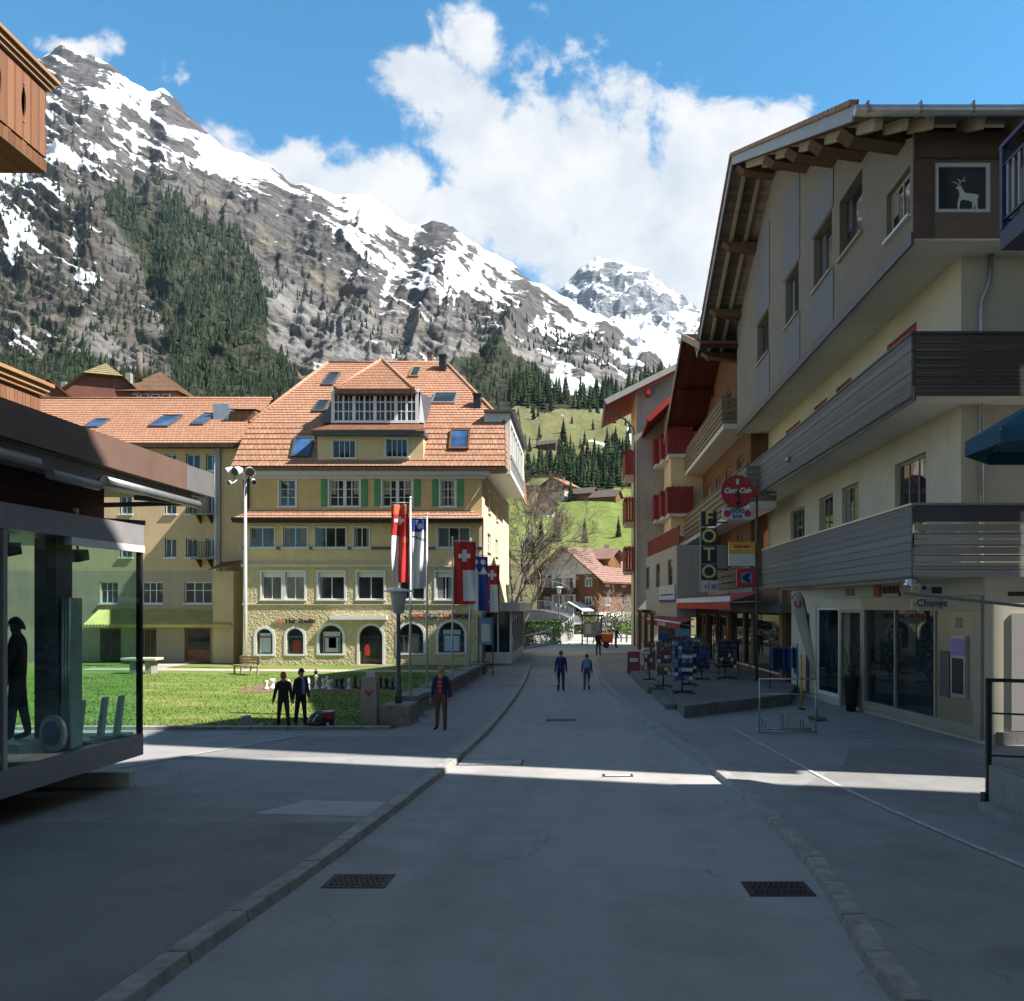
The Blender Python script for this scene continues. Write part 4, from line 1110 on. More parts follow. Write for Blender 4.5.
    pr.build('pent_roof', MAT['tile_red'], t)
    fa = MB(); fa.box(a0, a1, Y0 - ov - .02, Y0 - ov + .12, zb_ - .22, zb_ - .015); fa.box(a0 + .05, a1 - .05, Y0 - ov + .13, Y0 - .02, zb_ - .20, zb_ - .14)
    fa.build('fascia', MAT['wood_dark'], t)
    gu = MB(); gu.tube([(a0, Y0 - ov - .08, zb_ - .02), (a1, Y0 - ov - .08, zb_ - .02)], .075, 8); gu.tube([(xr + .06, Y0 - .1, zb_ - .1), (xr + .06, Y0 - .1, .2)], .05, 8)
    gu.tube([(xl + .35, Y0 - .1, z_eave - .3), (xl + .35, Y0 - .1, zt + .1)], .05, 8); gu.build('gutter', MAT['black'], t)
    # --- main roof: steep lower slope, then hipped upper slope
    zb2 = Z(419.5); e0, e1 = X(236), X(506); k0, k1 = X(243), X(503)
    yf, yk = Y0 - .62, Y0 + .85
    ridge_y = 53.0; rz = EYE + (605 - 363) / 800 * ridge_y; r0, r1 = (328 - 581) / 800 * ridge_y, (446 - 581) / 800 * ridge_y
    ybk = 2 * ridge_y - yk
    rf = MB()
    tiled(rf, (e0, yf, z_eave), (e1, yf, z_eave), (k1, yk, zb2), (k0, yk, zb2), .36)
    tiled(rf, (k0, yk, zb2), (k1, yk, zb2), (r1, ridge_y, rz), (r0, ridge_y, rz), .40)
    tiled(rf, (k1, yk, zb2), (k1, ybk, zb2), (r1, ridge_y, rz), (r1, ridge_y, rz), .40)
    tiled(rf, (k0, ybk, zb2), (k0, yk, zb2), (r0, ridge_y, rz), (r0, ridge_y, rz), .40)
    tiled(rf, (k1, ybk, zb2), (k0, ybk, zb2), (r0, ridge_y, rz), (r1, ridge_y, rz), .40)
    tiled(rf, (e1, yf, z_eave), (e1, ybk + 1, z_eave), (k1, ybk, zb2), (k1, yk, zb2), .36)
    tiled(rf, (e0, ybk + 1, z_eave), (e0, yf, z_eave), (k0, yk, zb2), (k0, ybk, zb2), .36)
    ro = rf.build('roof', MAT['tile_red'], t)
    hp = MB()
    for p, q in (((k1, yk, zb2), (r1, ridge_y, rz)), ((k0, yk, zb2), (r0, ridge_y, rz)), ((r0, ridge_y, rz), (r1, ridge_y, rz))): hp.tube([V(p) + V((0, 0, .03)), V(q) + V((0, 0, .03))], .11, 8)
    hp.build('ridge_tiles', MAT['tile_red'], ro)
    ev = MB(); ev.box(e0, e1, yf - .02, yf + .14, z_eave - .20, z_eave - .012); ev.build('eave_board', MAT['wood_dark'], t)
    ev = MB(); ev.box(e0 + .1, xr + .45, yf + .15, Y0 + .12, z_eave - .42, z_eave - .21); ev.box(e0 + .35, xr + .2, yf + .5, Y0 - .01, z_eave - .62, z_eave - .425); ev.build('eave_soffit', M('lilac_white', (.60, .60, .66), .7, .05, 2), t)
    # chimneys
    for (px, pw, pt, pb, yy) in ((443, 6.5, 357, 376, 52.0), (477.5, 7, 396, 412, 47.2), (430.5, 5, 354, 364, 53.6)):
        kk = yy / 800; c = MB(); x0, x1 = (px - pw / 2 - 581) * kk, (px + pw / 2 - 581) * kk
        c.box(x0, x1, yy - .3, yy + .3, EYE + (605 - pb - 12) * kk, EYE + (605 - pt) * kk); c.box(x0 - .06, x1 + .06, yy - .36, yy + .36, EYE + (605 - pt) * kk, EYE + (605 - pt) * kk + .09)
        c.build('chimney', MAT['black'] if px > 435 else MAT['tile_grey'], ro)
    # skylights
    up1 = V((0, yk - yf, zb2 - z_eave)).normalized(); up2 = V((0, ridge_y - yk, rz - zb2)).normalized()
    def on_slope(px, py, lower):
        # intersection of the sight line with the slope plane gives the place on the roof
        A, u = (V((0, yf, z_eave)), up1) if lower else (V((0, yk, zb2)), up2)
        dx, dz = (px - 581) / 800, (605 - py) / 800
        # point d*(dx,1,dz)+eye on A + s*u
        s = (A.z - EYE - dz * A.y) / (dz * u.y - u.z); d = A.y + s * u.y
        return V((dx * d, d, EYE + dz * d))
    for (x0, x1, ytop, ybot, low, gl, fr) in ((291, 310.5, 438.5, 457.5, True, MAT['glass_blue'], None), (449, 469, 430.5, 450, True, MAT['glass_blue'], MAT['wood_brown']),
                                            (321, 333, 374.5, 386.5, False, MAT['glass'], None), (311.5, 324, 402.5, 413, False, MAT['glass'], None), (408.5, 418.5, 369, 378, False, MAT['glass'], MAT['tile_olive']),
                                            (431, 455, 394.5, 404.5, False, MAT['glass'], MAT['steel'])):
        P = on_slope(x0, ybot, low); Q = on_slope(x0, ytop, low); S = on_slope(x1, ybot, low)
        skylight(ro, P, (1, 0, 0), up1 if low else up2, (S - P).length, (Q - P).length, gl, fr)
    # --- central dormer: lower storey, pent strip, glazed studio with hip roof
    yd = Y0 - .46; W2 = Wall((0, yd, 0), (1, 0, 0)); X2 = lambda px: (px - 581) * yd / 800; Z2 = lambda py: EYE + (605 - py) * yd / 800
    dh = [(X2(333), X2(355.5), Z2(458), Z2(440)), (X2(386), X2(407.5), Z2(457), Z2(438.5))]
    d = MB(); d.wall(W2, X2(317.5), X2(423.5), Z2(460.5), Z2(436.5), dh, .15)
    for x in (X2(317.5), X2(423.5)): d.face([(x, yd, Z2(460.5)), (x, yd + 2.2, Z2(460.5)), (x, yd + 2.2, Z2(436.5)), (x, yd, Z2(436.5))])
    d.build('dormer_wall', YELLOW, t)
    for h in dh: window(t, W2, *h, cols=(.25, .5, .75), inset=.06, surround=.06, fw=.05, mw=.04)
    d = MB(); d.box(X2(314.5), X2(426), yd - .45, yd + 2.4, Z2(436.5), Z2(434)); d.box(X2(314.5), X2(426), yd - .48, yd + 2.4, Z2(434) + .003, Z2(432.5)); d.build('dormer_fascia', MAT['steel_dark'], t)
    d = MB(); tiled(d, (X2(314), yd - .5, Z2(432)), (X2(426.5), yd - .5, Z2(432)), (X2(420), yd + .75, Z2(421.5)), (X2(328), yd + .75, Z2(421.5)), .3)
    d.build('dormer_pent_roof', MAT['tile_red'], t)
    ys = yd + .8; X3 = lambda px: (px - 581) * ys / 800; Z3 = lambda py: EYE + (605 - py) * ys / 800; W3 = Wall((0, ys, 0), (1, 0, 0))
    g = MB(); zb3, zt3 = Z3(420.5), Z3(392.5); a0, a1 = X3(333), X3(417)
    g.wbox(W3, a0 - .1, a1 + .1, zb3 - .15, zb3, -.12, .06); g.wbox(W3, a0 - .1, a1 + .1, zt3, zt3 + .22, -.12, .08)
    n = 8
    for i in range(n + 1):
        x = a0 + (a1 - a0) * i / n; w_ = .09 if i % 2 == 0 else .05; g.wbox(W3, x - w_, x + w_, zb3, zt3, -.10, .03)
        if i < n:
            xm = x + (a1 - a0) / n / 2; g.wbox(W3, xm - .02, xm + .02, zb3, zt3, -.06, .0)
    for r_ in (.33, .66): g.wbox(W3, a0, a1, zb3 + (zt3 - zb3) * r_ - .025, zb3 + (zt3 - zb3) * r_ + .025, -.06, .005)
    so = g.build('studio_window', MAT['frame_white'], t)
    p = MB(); p.wbox(W3, a0, a1, zb3, zt3, -.09, -.07); p.build('pane', MAT['glass'], so)
    for s, xa, xb in ((-1, X3(333) - .1, X3(320)), (1, X3(417) + .1, X3(424))):
        wl = MB(); wl.face([(xa, ys, zb3 - .1), (xb, ys + .25, zb3 - .1), (xa, ys + .5, zt3 + .1), (xa, ys, zt3 + .1)])
        wl.face([(xa, ys, zb3 - .1), (xa, ys, zt3 + .1), (xa, ys + 5, zt3 + .1), (xa, ys + 5, zb3)])
        wl.face([(xb, ys + .25, zb3 - .1), (xb, ys + 4.0, zb3 + 2.2), (xa, ys + 4.5, zt3 + .1), (xa, ys + .5, zt3 + .1)])
        wl.build('dormer_cheek', MAT['steel_dark'], t)
    hp = MB(); ye = ys - .55; f_ = ye / 800
    el, er = (337 - 581) * f_ - .12, (411 - 581) * f_ + .12; ze = EYE + (605 - 389) * f_; pk_y = 49.6; pk = ((382 - 581) / 800 * pk_y, pk_y, EYE + (605 - 360) / 800 * pk_y)
    tiled(hp, (el, ye, ze), (er, ye, ze), pk, pk, .36)
    # slopes run back into the main roof
    bkl, bkr = (el - .3, ye + 6.5, ze), (er + .6, ye + 6.5, ze); pk2 = (pk[0], pk[1] + 4.5, pk[2])
    tiled(hp, (er, ye, ze), bkr, pk2, pk, .36); tiled(hp, bkl, (el, ye, ze), pk, pk2, .36)
    ho = hp.build('dormer_roof', MAT['tile_red'], t)
    rt = MB()
    for q in ((el, ye, ze), (er, ye, ze)): rt.tube([V(q) + V((0, 0, .05)), V(pk) + V((0, 0, .05))], .10, 8)
    rt.tube([V(pk), V(pk2)], .10, 8); rt.build('ridge_tiles', MAT['tile_red'], ho)
    fb = MB(); fb.box(el, er, ye - .03, ye + .1, ze - .26, ze - .01); fb.box(el + .1, er - .1, ye + .1, ys, ze - .25, ze - .18); fb.build('dormer_fascia', MAT['wood_dark'], t)
    # --- white boxed-in balcony on the right flank
    bx0, bx1, by0, by1 = xr + .02, -4.0, Y0 + .9, Y0 + 11.5; z0, z1 = 10.95, 14.4
    wb = Wall((bx1, by0, 0), (0, 1, 0)); hh = [(.35 + i * 1.55, 1.75 + i * 1.55, z0 + 1.15, z1 - .55) for i in range(6)]
    b = MB(); b.wall(wb, 0, by1 - by0, z0, z1, hh, .12)
    b.face([(bx0, by0, z0), (bx1, by0, z0), (bx1, by0, z1), (bx0, by0, z1)]); b.face([(bx1, by1, z0), (bx0, by1, z0), (bx0, by1, z1), (bx1, by1, z1)])
    b.face([(bx0, by0, z0), (bx0, by1, z0), (bx1, by1, z0), (bx1, by0, z0)]); b.face([(bx0, by0, z1), (bx1, by0, z1), (bx1, by1, z1), (bx0, by1, z1)])
    bo = b.build('loggia', MAT['white'], t)
    p = MB(); p.wbox(wb, .3, by1 - by0 - .3, z0 + 1.1, z1 - .5, -.11, -.09); p.build('pane', M_glass_dark('loggia_glass', (.20, .24, .22)), bo)
    p = MB(); p.wbox(wb, 0, by1 - by0, z0 + .85, z0 + 1.08, .0, .05)
    for i in range(24): p.wbox(wb, .2 + i * .43, .26 + i * .43, z0 + .25, z0 + .85, .0, .05)
    p.build('railing', MAT['steel'], bo)
    p = MB(); p.box(bx0, bx1 + .3, by0 - .3, by1 + .3, z1 + .003, z1 + .14); p.build('cap', MAT['steel_dark'], bo)
    # --- white glazed porch with canopy at street level on the right flank
    por = MB(); px0, px1, py0, py1 = xr + .02, -3.95, Y0 + 1.2, Y0 + 10.5
    por.box(px0, px1 + .5, py0 - .8, py1, 3.15, 3.65); po = por.build('porch_canopy', MAT['steel'], t)
    por = MB()
    for i in range(7):
        y = py0 + (py1 - py0) * i / 6 - (.1 if i == 6 else 0); por.box(px1 - .12, px1, y, y + .12, .15, 3.145)
    por.box(px1 - .1, px1 - .02, py0 + .12, py1, .15, .75); por.box(px0, px1 - .13, py0, py0 + .1, .15, .8)
    por.box(px0 + .7, px0 + .8, py0, py0 + .1, .8, 3.145)
    por.build('porch_frame', MAT['white'], t)
    por = MB(); por.box(px1 - .07, px1 - .05, py0 + .12, py1 - .1, .75, 3.14); por.box(px0, px1 - .13, py0 + .04, py0 + .06, .8, 3.14); por.build('porch_glass', MAT['glass'], t)
    return t

def build_wing():
    Y0 = 47.2; K = Y0 / 800; X = lambda px: (px - 581) * K; Z = lambda py: EYE + (605 - py) * K
    t = thing('hotel_wing', 'long tan wing with low orange tile roof left of the yellow hotel', 'building', (X(120), Y0, .1))
    W = Wall((0, Y0, 0), (1, 0, 0)); xl, xr = X(-60), X(243) + .2
    rows = {'a': [(60, 76), (142, 163), (184.5, 212)]}
    holes = []; wins = []
    for a, b in ((100, 118), (142, 163), (184.5, 212)): wins.append(((X(a), X(b), Z(603.5), Z(582)), (1 / 3, 2 / 3), (.62,)))
    for a, b in ((120, 132), (165, 176.5), (186, 197.5), (206, 215.5)): wins.append(((X(a), X(b), Z(557.5), Z(538.5)), (.5,), ()))
    for a, b in ((120, 132), (165, 176.5), (186, 198), (206.5, 216)): wins.append(((X(a), X(b), Z(514), Z(496)), (.5,), ()))
    for a, b in ((120, 132), (165, 176.5), (186, 200), (206, 218)): wins.append(((X(a), X(b), Z(470.5), Z(454)), (.5,), ()))
    shop = [((X(100), X(121), Z(664), Z(628)), (.5,), ()), ((X(136), X(156.5), Z(664), Z(628)), (.33, .66), ()), ((X(184.5), X(210.5), Z(664), Z(627.5)), (), ()), ((X(218.5), X(239.5), Z(664), Z(628)), (), (.45,))]
    hs = [w[0] for w in wins] + [w[0] for w in shop]
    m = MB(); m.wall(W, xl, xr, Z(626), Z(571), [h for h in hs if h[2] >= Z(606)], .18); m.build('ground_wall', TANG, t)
    m = MB(); m.wall(W, xl, xr, -.1, Z(626), [w[0] for w in shop], .25); m.build('shop_wall', M('pale_tan', (.46, .40, .30), .9, .08, 1), t)
    m = MB(); m.wall(W, xl, xr, Z(571), 13.15, [h for h in hs if h[2] > Z(571)], .18)
    m.face([(xr, Y0, -.1), (xr, Y0 + 13, -.1), (xr, Y0 + 13, 13), (xr, Y0, 13)]); m.build('upper_wall', TAN, t)
    for h, c, r in wins: window(t, W, *h, cols=c, rows=r, inset=.10, fw=.06)
    for h, c, r in shop: window(t, W, *h, cols=c, rows=r, inset=.15, fw=.10, mat=MAT['wood_tan'] if h[0] < X(215) else MAT['steel_dark'], sill=False, name='shop_window')
    q = MB(); q.wbox(W, X(186), X(209), Z(662), Z(650), -.20, -.17); q.build('shop_display', M('orange_display', (.32, .12, .06), .6, .4, 3), t)
    # pent canopy of corrugated sheet
    c = MB(); n = 46; a0, a1 = X(98), X(241.5); zt, zb = Z(610), Z(624.5); ov = 1.5
    for i in range(n):
        x0, x1 = a0 + (a1 - a0) * i / n, a0 + (a1 - a0) * (i + 1) / n; xm = (x0 + x1) / 2
        for (p, q, zp, zq) in ((x0, xm, 0, .07), (xm, x1, .07, 0)):
            c.face([(p, Y0 - ov, zb + zp), (q, Y0 - ov, zb + zq), (q, Y0 - .01, zt + zq), (p, Y0 - .01, zt + zp)])
            c.face([(p, Y0 - ov, zb + zp - .16), (q, Y0 - ov, zb + zq - .16), (q, Y0 - ov, zb + zq), (p, Y0 - ov, zb + zp)])
    c.build('canopy', M('yellow_canopy', (.50, .41, .15), .7, .15, 1, dirt=.3), t)
    # roof
    ridge_y = 54.5; rz = EYE + (605 - 399) / 800 * ridge_y; ze = 12.95; yf = Y0 - .5; r0, r1 = X(-60), (272 - 581) / 800 * ridge_y
    rf = MB(); tiled(rf, (X(-60), yf, ze), (xr + .4, yf, ze), (r1, ridge_y, rz), (r0, ridge_y, rz), .40)
    tiled(rf, (xr + .4, ridge_y * 2 - yf, ze), (X(-60), ridge_y * 2 - yf, ze), (r0, ridge_y, rz), (r1, ridge_y, rz), .40)
    ro = rf.build('roof', MAT['tile_red'], t)
    rt = MB(); rt.tube([(r0, ridge_y, rz + .04), (r1, ridge_y, rz + .04)], .10, 8); rt.build('ridge_tiles', MAT['tile_red'], ro)
    fb = MB(); fb.box(X(-60), xr, yf - .03, yf + .1, ze - .24, ze - .012); fb.box(X(-60), xr, yf + .1, Y0 - .01, ze - .22, ze - .16); fb.build('eave_board', MAT['wood_dark'], t)
    up = V((0, ridge_y - yf, rz - ze)).normalized()
    def on(px, py):
        A = V((0, yf, ze)); dx, dz = (px - 581) / 800, (605 - py) / 800
        s = (A.z - EYE - dz * A.y) / (dz * up.y - up.z); d = A.y + s * up.y; return V((dx * d, d, EYE + dz * d))
    for x0, x1, yt, yb in ((83, 98, 421.5, 428.5), (148, 168, 418, 428), (190, 203, 416, 426)):
        P, Q, S = on(x0, yb), on(x0, yt), on(x1, yb); skylight(ro, P, (1, 0, 0), up, (S - P).length, (Q - P).length, MAT['glass_blue'], MAT['steel_dark'])
    P = on(213, 420); dm = MB(); dm.box(P.x, P.x + 1.0, P.y, P.y + 1.8, P.z - .3, P.z + 1.05); dm.build('roof_hatch', MAT['steel'], ro)
    P = on(232, 420); dm = MB(); tiled(dm, P + V((0, -.5, .55)), P + V((1.6, -.5, .55)), P + V((1.6, 3, 1.0)), P + V((0, 3, 1.0)), .3); dm.box(P.x, P.x + 1.6, P.y - .3, P.y + 2.5, P.z - .3, P.z + .5); dm.build('dormer', MAT['tile_brown'], ro)
    # stair shaft strip with downpipe, balconies
    s = MB(); s.wbox(W, X(217), X(221), Z(608), Z(448), .01, .16); s.build('pipe_shaft', M('lilac_strip', (.30, .29, .36), .7, .1, 3), t)
    s = MB(); s.tube([W.p(X(216.3), Z(609), .12), W.p(X(216.3), Z(455), .12)], .06, 8); s.build('downpipe', MAT['white'], t)
    for zz in (558.5, 514.5):
        b = MB(); b.wbox(W, X(196), X(216), Z(zz + 1.2), Z(zz), .0, .7); bo = b.build('balcony', MAT['concrete'], t)
        r_ = MB(); z0 = Z(zz)
        for x in np.linspace(X(196.3), X(215.7), 12): r_.wbox(W, x - .012, x + .012, z0, z0 + .9, .66, .69)
        r_.wbox(W, X(196), X(216), z0 + .9, z0 + .94, .65, .70); r_.build('railing', MAT['black'], bo)
        br = MB()
        for x in (X(200), X(211)): br.prism([W.p(x, Z(zz + 1.2) - .01, .0), W.p(x, Z(zz + 1.2) - .01, .55), W.p(x, Z(zz + 9), .0)], W.R * .1)
        br.build('bracket', MAT['wood_dark'], bo)
    # link porch between wing and hotel with a small tiled lean-to
    l = MB(); l.box(X(223), X(243), Y0 - 1.3, Y0 - .02, -.1, Z(572)); l.build('link_wall', TAN, t)
    l = MB(); tiled(l, (X(221.5), Y0 - 1.7, Z(571)), (X(243), Y0 - 1.7, Z(568)), (X(243), Y0 - .02, Z(560)), (X(224), Y0 - .02, Z(562)), .3); l.build('link_roof', MAT['tile_brown'], t)
    return t
build_hotel(); build_wing()
# ================================================================== right side of the street
PLASTER = M('greige_plaster', (.27, .225, .18), .9, .09, 1.5, .2, 40, dirt=.15)
PANELG = M_plank('grey_panel', (.235, .225, .235), .12, True, var=.12)
WHITE_SOFFIT = M('white_soffit', (.70, .67, .60), .85, .05, 1)
GREYPLANK = M_plank('grey_planks', (.215, .198, .188), .26, False, var=.22)
PALEPLANK = M_plank('pale_planks', (.42, .385, .36), .26, False, var=.16)
BROWNPANEL = M('brown_panel', (.20, .145, .11), .75, .12, 1.5)
BRONZE = M('bronze_frame', (.36, .31, .25), .45, .08, 2, metal=.35)
GREYW = M('grey_render', (.37, .355, .33), .9, .08, 1, .15, 50, dirt=.3)
MAROON = M('maroon_cloth', (.20, .022, .045), .8, .12, 2)
GLASS_ST = M_glass_dark('shop_glass', (.016, .022, .024), .02, .01, 1.0)
MULTI = [M('goods_blue', (.022, .06, .22), .6, .2, 6), M('goods_red', (.26, .035, .03), .6, .2, 6), M('goods_white', (.62, .62, .60), .6, .1, 6), M('goods_sky', (.13, .26, .42), .6, .2, 6),
         M('goods_yellow', (.42, .29, .07), .6, .2, 6), M('goods_green', (.08, .24, .10), .6, .2, 6), M('goods_navy', (.015, .02, .09), .7, .2, 6), M('goods_brown', (.16, .085, .045), .7, .2, 6), M('goods_black', (.014, .014, .016), .7, .2, 6)]  # goods colours dimmed to stand for the deep shade on the terrace

def a_of(px, W):
    u = (px - 581) / 800; return (u * W.P.y - W.P.x) / (W.R.x - u * W.R.y)
def y_of(px, X): return X / ((px - 581) / 800)

def planks(mb, W, a0, a1, b0, b1, n, gap=.012, t=.03, n0=0.0, mi=0):
    h = (b1 - b0) / n
    for i in range(n): mb.wbox(W, a0, a1, b0 + i * h + gap / 2, b0 + (i + 1) * h - gap / 2, n0, n0 + t + random.uniform(-.004, .004), mi)

def build_modern():
    t = thing('modern_house', 'big modern gabled house with grey plank balconies above the bank', 'house', (9, 30, .1))
    ZR = lambda Y: (14.84 + .482 * (Y - 18.4)) if Y < 33.2 else (21.97 - .481 * (Y - 33.2))
    xb = 8.0; yn, yf = 19.3, 41.0
    WB = Wall((xb, yf, 0), (0, -1, 0)); A = lambda Y: yf - Y
    # --- top storey bay
    zb = 12.35
    wins = [(A(24.75), A(22.75), 14.15, 15.95), (A(27.5), A(25.5), 14.25, 16.1), (A(31.3), A(29.4), 14.3, 16.15), (A(36.3), A(34.1), 14.35, 16.15)]
    cw = (A(20.95), A(19.3 + .14), 13.0, 14.2)
    m = MB(); m.wall(WB, 0, A(22.4), zb, 16.2, wins, .30); m.wall(WB, A(22.4), A(yn), zb, 14.3, [cw], .25)
    th = .5
    m.face([WB.p(A(22.4), 14.3), WB.p(A(yn), 14.3), WB.p(A(yn), ZR(yn) - th), WB.p(A(22.4), ZR(22.4) - th)])
    m.face([WB.p(0, 16.2), WB.p(A(22.4), 16.2), WB.p(A(22.4), ZR(22.4) - th), WB.p(A(33.2), ZR(33.2) - th), WB.p(0, ZR(yf) - th)])
    m.face([(xb, yf, zb), (20, yf, zb), (20, yf, 17.5), (xb, yf, 17.5)])
    m.build('bay_wall', PLASTER, t)
    for h in wins: window(t, WB, *h, cols=(), inset=.24, fw=.06, mat=MAT['steel_dark'], sill=True, sill_mat=MAT['beam_cream'], glass=M_glass_dark('bay_glass', (.05, .042, .04)) if 'bay_glass' not in bpy.data.materials else bpy.data.materials['bay_glass'])
    o = window(t, WB, *cw, cols=(.5,), inset=.14, fw=.08, mat=MAT['beam_cream'])
    for Y0, Y1 in ((27.75, 25.3), (31.6, 29.2), (36.6, 33.9)):
        p = MB(); w = [h for h in wins if A(Y0) < h[0] < A(Y1)][0]
        p.wbox(WB, A(Y0), A(Y1), zb + .02, w[2] - .05, .004, .03); p.build('cladding_panel', PANELG, t); p = MB(); p.wbox(WB, A(Y0), A(Y1), w[3] + .05, min(ZR(Y1), ZR(Y0)) - th - .05, .004, .03)
        p.build('cladding_panel', PANELG, t)
    s = MB(); s.wbox(WB, -.02, A(yn) + .02, zb - .16, zb + .14, -.02, .045); s.build('sill_beam', MAT['steel_dark'], t)
    # front face of the bay
    WF = Wall((0, yn, 0), (1, 0, 0)); fw = (8.55, 9.9, 12.98, 14.2)
    m = MB(); m.wall(WF, xb, 20, zb, 14.86, [fw, (11.2, 12.6, 12.98, 14.2)], .2); m.build('bay_front', BROWNPANEL, t)
    o = window(t, WF, *fw, cols=(), inset=.05, fw=.10, mat=MAT['frame_white'], label='white framed top window with a deer cut-out', sill=False)
    deer = [(0, 0), (.03, 0), (.05, .16), (.10, .20), (.22, .18), (.30, .14), (.29, 0), (.33, 0), (.35, .12), (.37, 0), (.41, 0), (.40, .20), (.43, .26), (.41, .30), (.30, .32), (.16, .33), (.10, .40), (.07, .47), (-.02, .46), (-.04, .43), (.02, .40), (.04, .30), (.02, .22), (.0, .14)]
    d = MB(); s_ = 1.25; d.prism([WF.p(9.12 + x * s_ * .95, 13.08 + z * s_ * .95, -.072) for x, z in deer], WF.N * .008)
    for pts in ([(.04, .46), (.05, .56), (.0, .62)], [(.05, .55), (.12, .60), (.14, .66)], [(.04, .47), (-.04, .54), (-.10, .56)], [(.10, .585), (.17, .57)]): d.tube([WF.p(9.12 + x * s_ * .95, 13.08 + z * s_ * .95, -.068) for x, z in pts], .012, 5)
    d.build('deer_cutout', MAT['white'], o)
    window(t, WF, 11.2, 12.6, 12.98, 14.2, cols=(), inset=.05, fw=.1, mat=MAT['frame_white'], sill=False)
    m = MB(); m.wbox(WF, xb, 20, 14.25, 14.86, .004, .10); m.wbox(WF, xb, 8.5, zb, 14.25, .004, .05); m.build('front_band', M('brown_band', (.125, .085, .065), .75, .15, 2), t)
    # --- white soffit under the bay, cream storeys behind
    m = MB(); m.box(xb + .02, 9.6, yn + .02, yf, zb - .05, zb - .012); m.box(9.603, 20, yn + .02, 20.25, zb - .05, zb - .012); m.build('bay_soffit', WHITE_SOFFIT, t)
    xw = 9.6; WS = Wall((xw, yf, 0), (0, -1, 0))
    f1 = [(A(y_of(a, xw)), A(y_of(b, xw)), 5.1, 7.78) for a, b in ((790.5, 804.5), (819, 833), (842, 858.5), (895, 926))]
    f2 = [(A(y_of(a, xw)), A(y_of(b, xw)), 9.3, 11.62) for a, b in ((785.5, 800), (814, 827), (836, 851.5), (887, 916.5))]
    m = MB(); m.wall(WS, 0, A(20.2), 4.2, zb - .01, f1 + f2, .2)
    m.face([(xw, 20.2, 4.2), (20, 20.2, 4.2), (20, 20.2, zb), (xw, 20.2, zb)]); m.build('cream_wall', CREAM, t)
    for h in f1: window(t, WS, *h, cols=(1 / 3, 2 / 3) if h[1] - h[0] > 1.9 else (.5,), inset=.12, fw=.09, mat=M('grey_frame', (.30, .28, .25), .5, .08, 3) if 'grey_frame' not in bpy.data.materials else bpy.data.materials['grey_frame'], sill=False)
    for h in f2: window(t, WS, *h, cols=(.5,), inset=.10, fw=.16, mat=MAT['red_paint'], sill=False)
    dp = MB(); dp.tube([(10.3, 20.1, 12.3), (10.25, 20.08, 11.6), (10.05, 20.08, 11.1), (10.05, 20.08, 4.3)], .07, 8); dp.build('downpipe', MAT['steel'], t)
    # --- balconies: slab, plank parapet, cap rail
    def balcony(z0, z1, y_far, nb, side_mat, front_mat, cap, split=None):
        b = MB(); b.box(xb + .03, xw, yn + .05, y_far, z0 - .02, z0 + .22); b.box(xw, 20, yn + .05, 20.2, z0 - .02, z0 + .22); bo = b.build('balcony_slab', WHITE_SOFFIT, t)
        Wp = Wall((xb, y_far, 0), (0, -1, 0))
        p = MB(); planks(p, Wp, 0, y_far - yn, z0 - .03, z1, nb, .010); p.build('side_parapet', side_mat, t)
        p = MB()
        if split: planks(p, WF, xb + .04, 20, z0 - .03, z0 + (z1 - z0) * split, nb - 1, .02); p.build('front_parapet', front_mat, t); p = MB(); p.wbox(WF, xb + .04, 20, z0 + (z1 - z0) * split + .05, z1, 0, .03); p.build('parapet_shade_strip', MAT['steel_dark'], t)  # dark top strip paints the shade on the parapet front
        else: planks(p, WF, xb + .04, 20, z0 - .03, z1, nb, .014); p.build('front_parapet', front_mat, t)
        c = MB(); c.box(xb - .06, xb + .12, yn - .06, y_far, z1 + .003, z1 + .06); c.box(xb + .123, 20, yn - .06, yn + .12, z1 + .003, z1 + .06); c.build('cap_rail', cap, t)
        f = MB(); f.box(xb + .06, xb + .10, yn + .03, y_far, z0 - .13, z0 - .022); f.build('drip_edge', MAT['steel_dark'], t)
    balcony(8.57, 10.03, 41.6, 8, GREYPLANK, M_plank('dark_planks', (.115, .095, .085), .2, False), MAT['steel_dark'])
    balcony(4.20, 5.90, 35.2, 8, M_plank('blue_grey_planks', (.228, .215, .208), .2, False, var=.18), PALEPLANK, MAT['steel'], .74)  # pale front, grey side: sunlit and shaded faces put into the colours
    for Y in (38.0, 30.5):
        l = MB(); l.lathe((xb - .12, Y, 8.95), [(.02, .25), (.07, .2), (.09, .05), (.06, 0)], 10); l.tube([(xb, Y, 9.3), (xb - .12, Y, 9.3), (xb - .12, Y, 9.15)], .02, 6); l.build('wall_lamp', MAT['steel'], t)
    # --- roof
    x0, x1 = 6.3, 20.0
    prof = [(18.4, ZR(18.4)), (33.2, ZR(33.2)), (43.4, ZR(43.4))]
    r = MB()
    for (ya, za), (yb_, zb_) in zip(prof[:-1], prof[1:]):
        up = .11
        tiled(r, *([(x0, ya, za + up), (x1, ya, za + up), (x1, yb_, zb_ + up), (x0, yb_, zb_ + up)] if za < zb_ else [(x1, yb_, zb_ + up), (x0, yb_, zb_ + up), (x0, ya, za + up), (x1, ya, za + up)]), .36, .04)
    ro = r.build('roof', MAT['tile_red'], t)
    s = MB()
    for (ya, za), (yb_, zb_) in zip(prof[:-1], prof[1:]):
        s.hexa([(x0, ya, za - .10), (x1, ya, za - .10), (x1, yb_, zb_ - .10), (x0, yb_, zb_ - .10), (x0, ya, za + .10), (x1, ya, za + .10), (x1, yb_, zb_ + .10), (x0, yb_, zb_ + .10)])
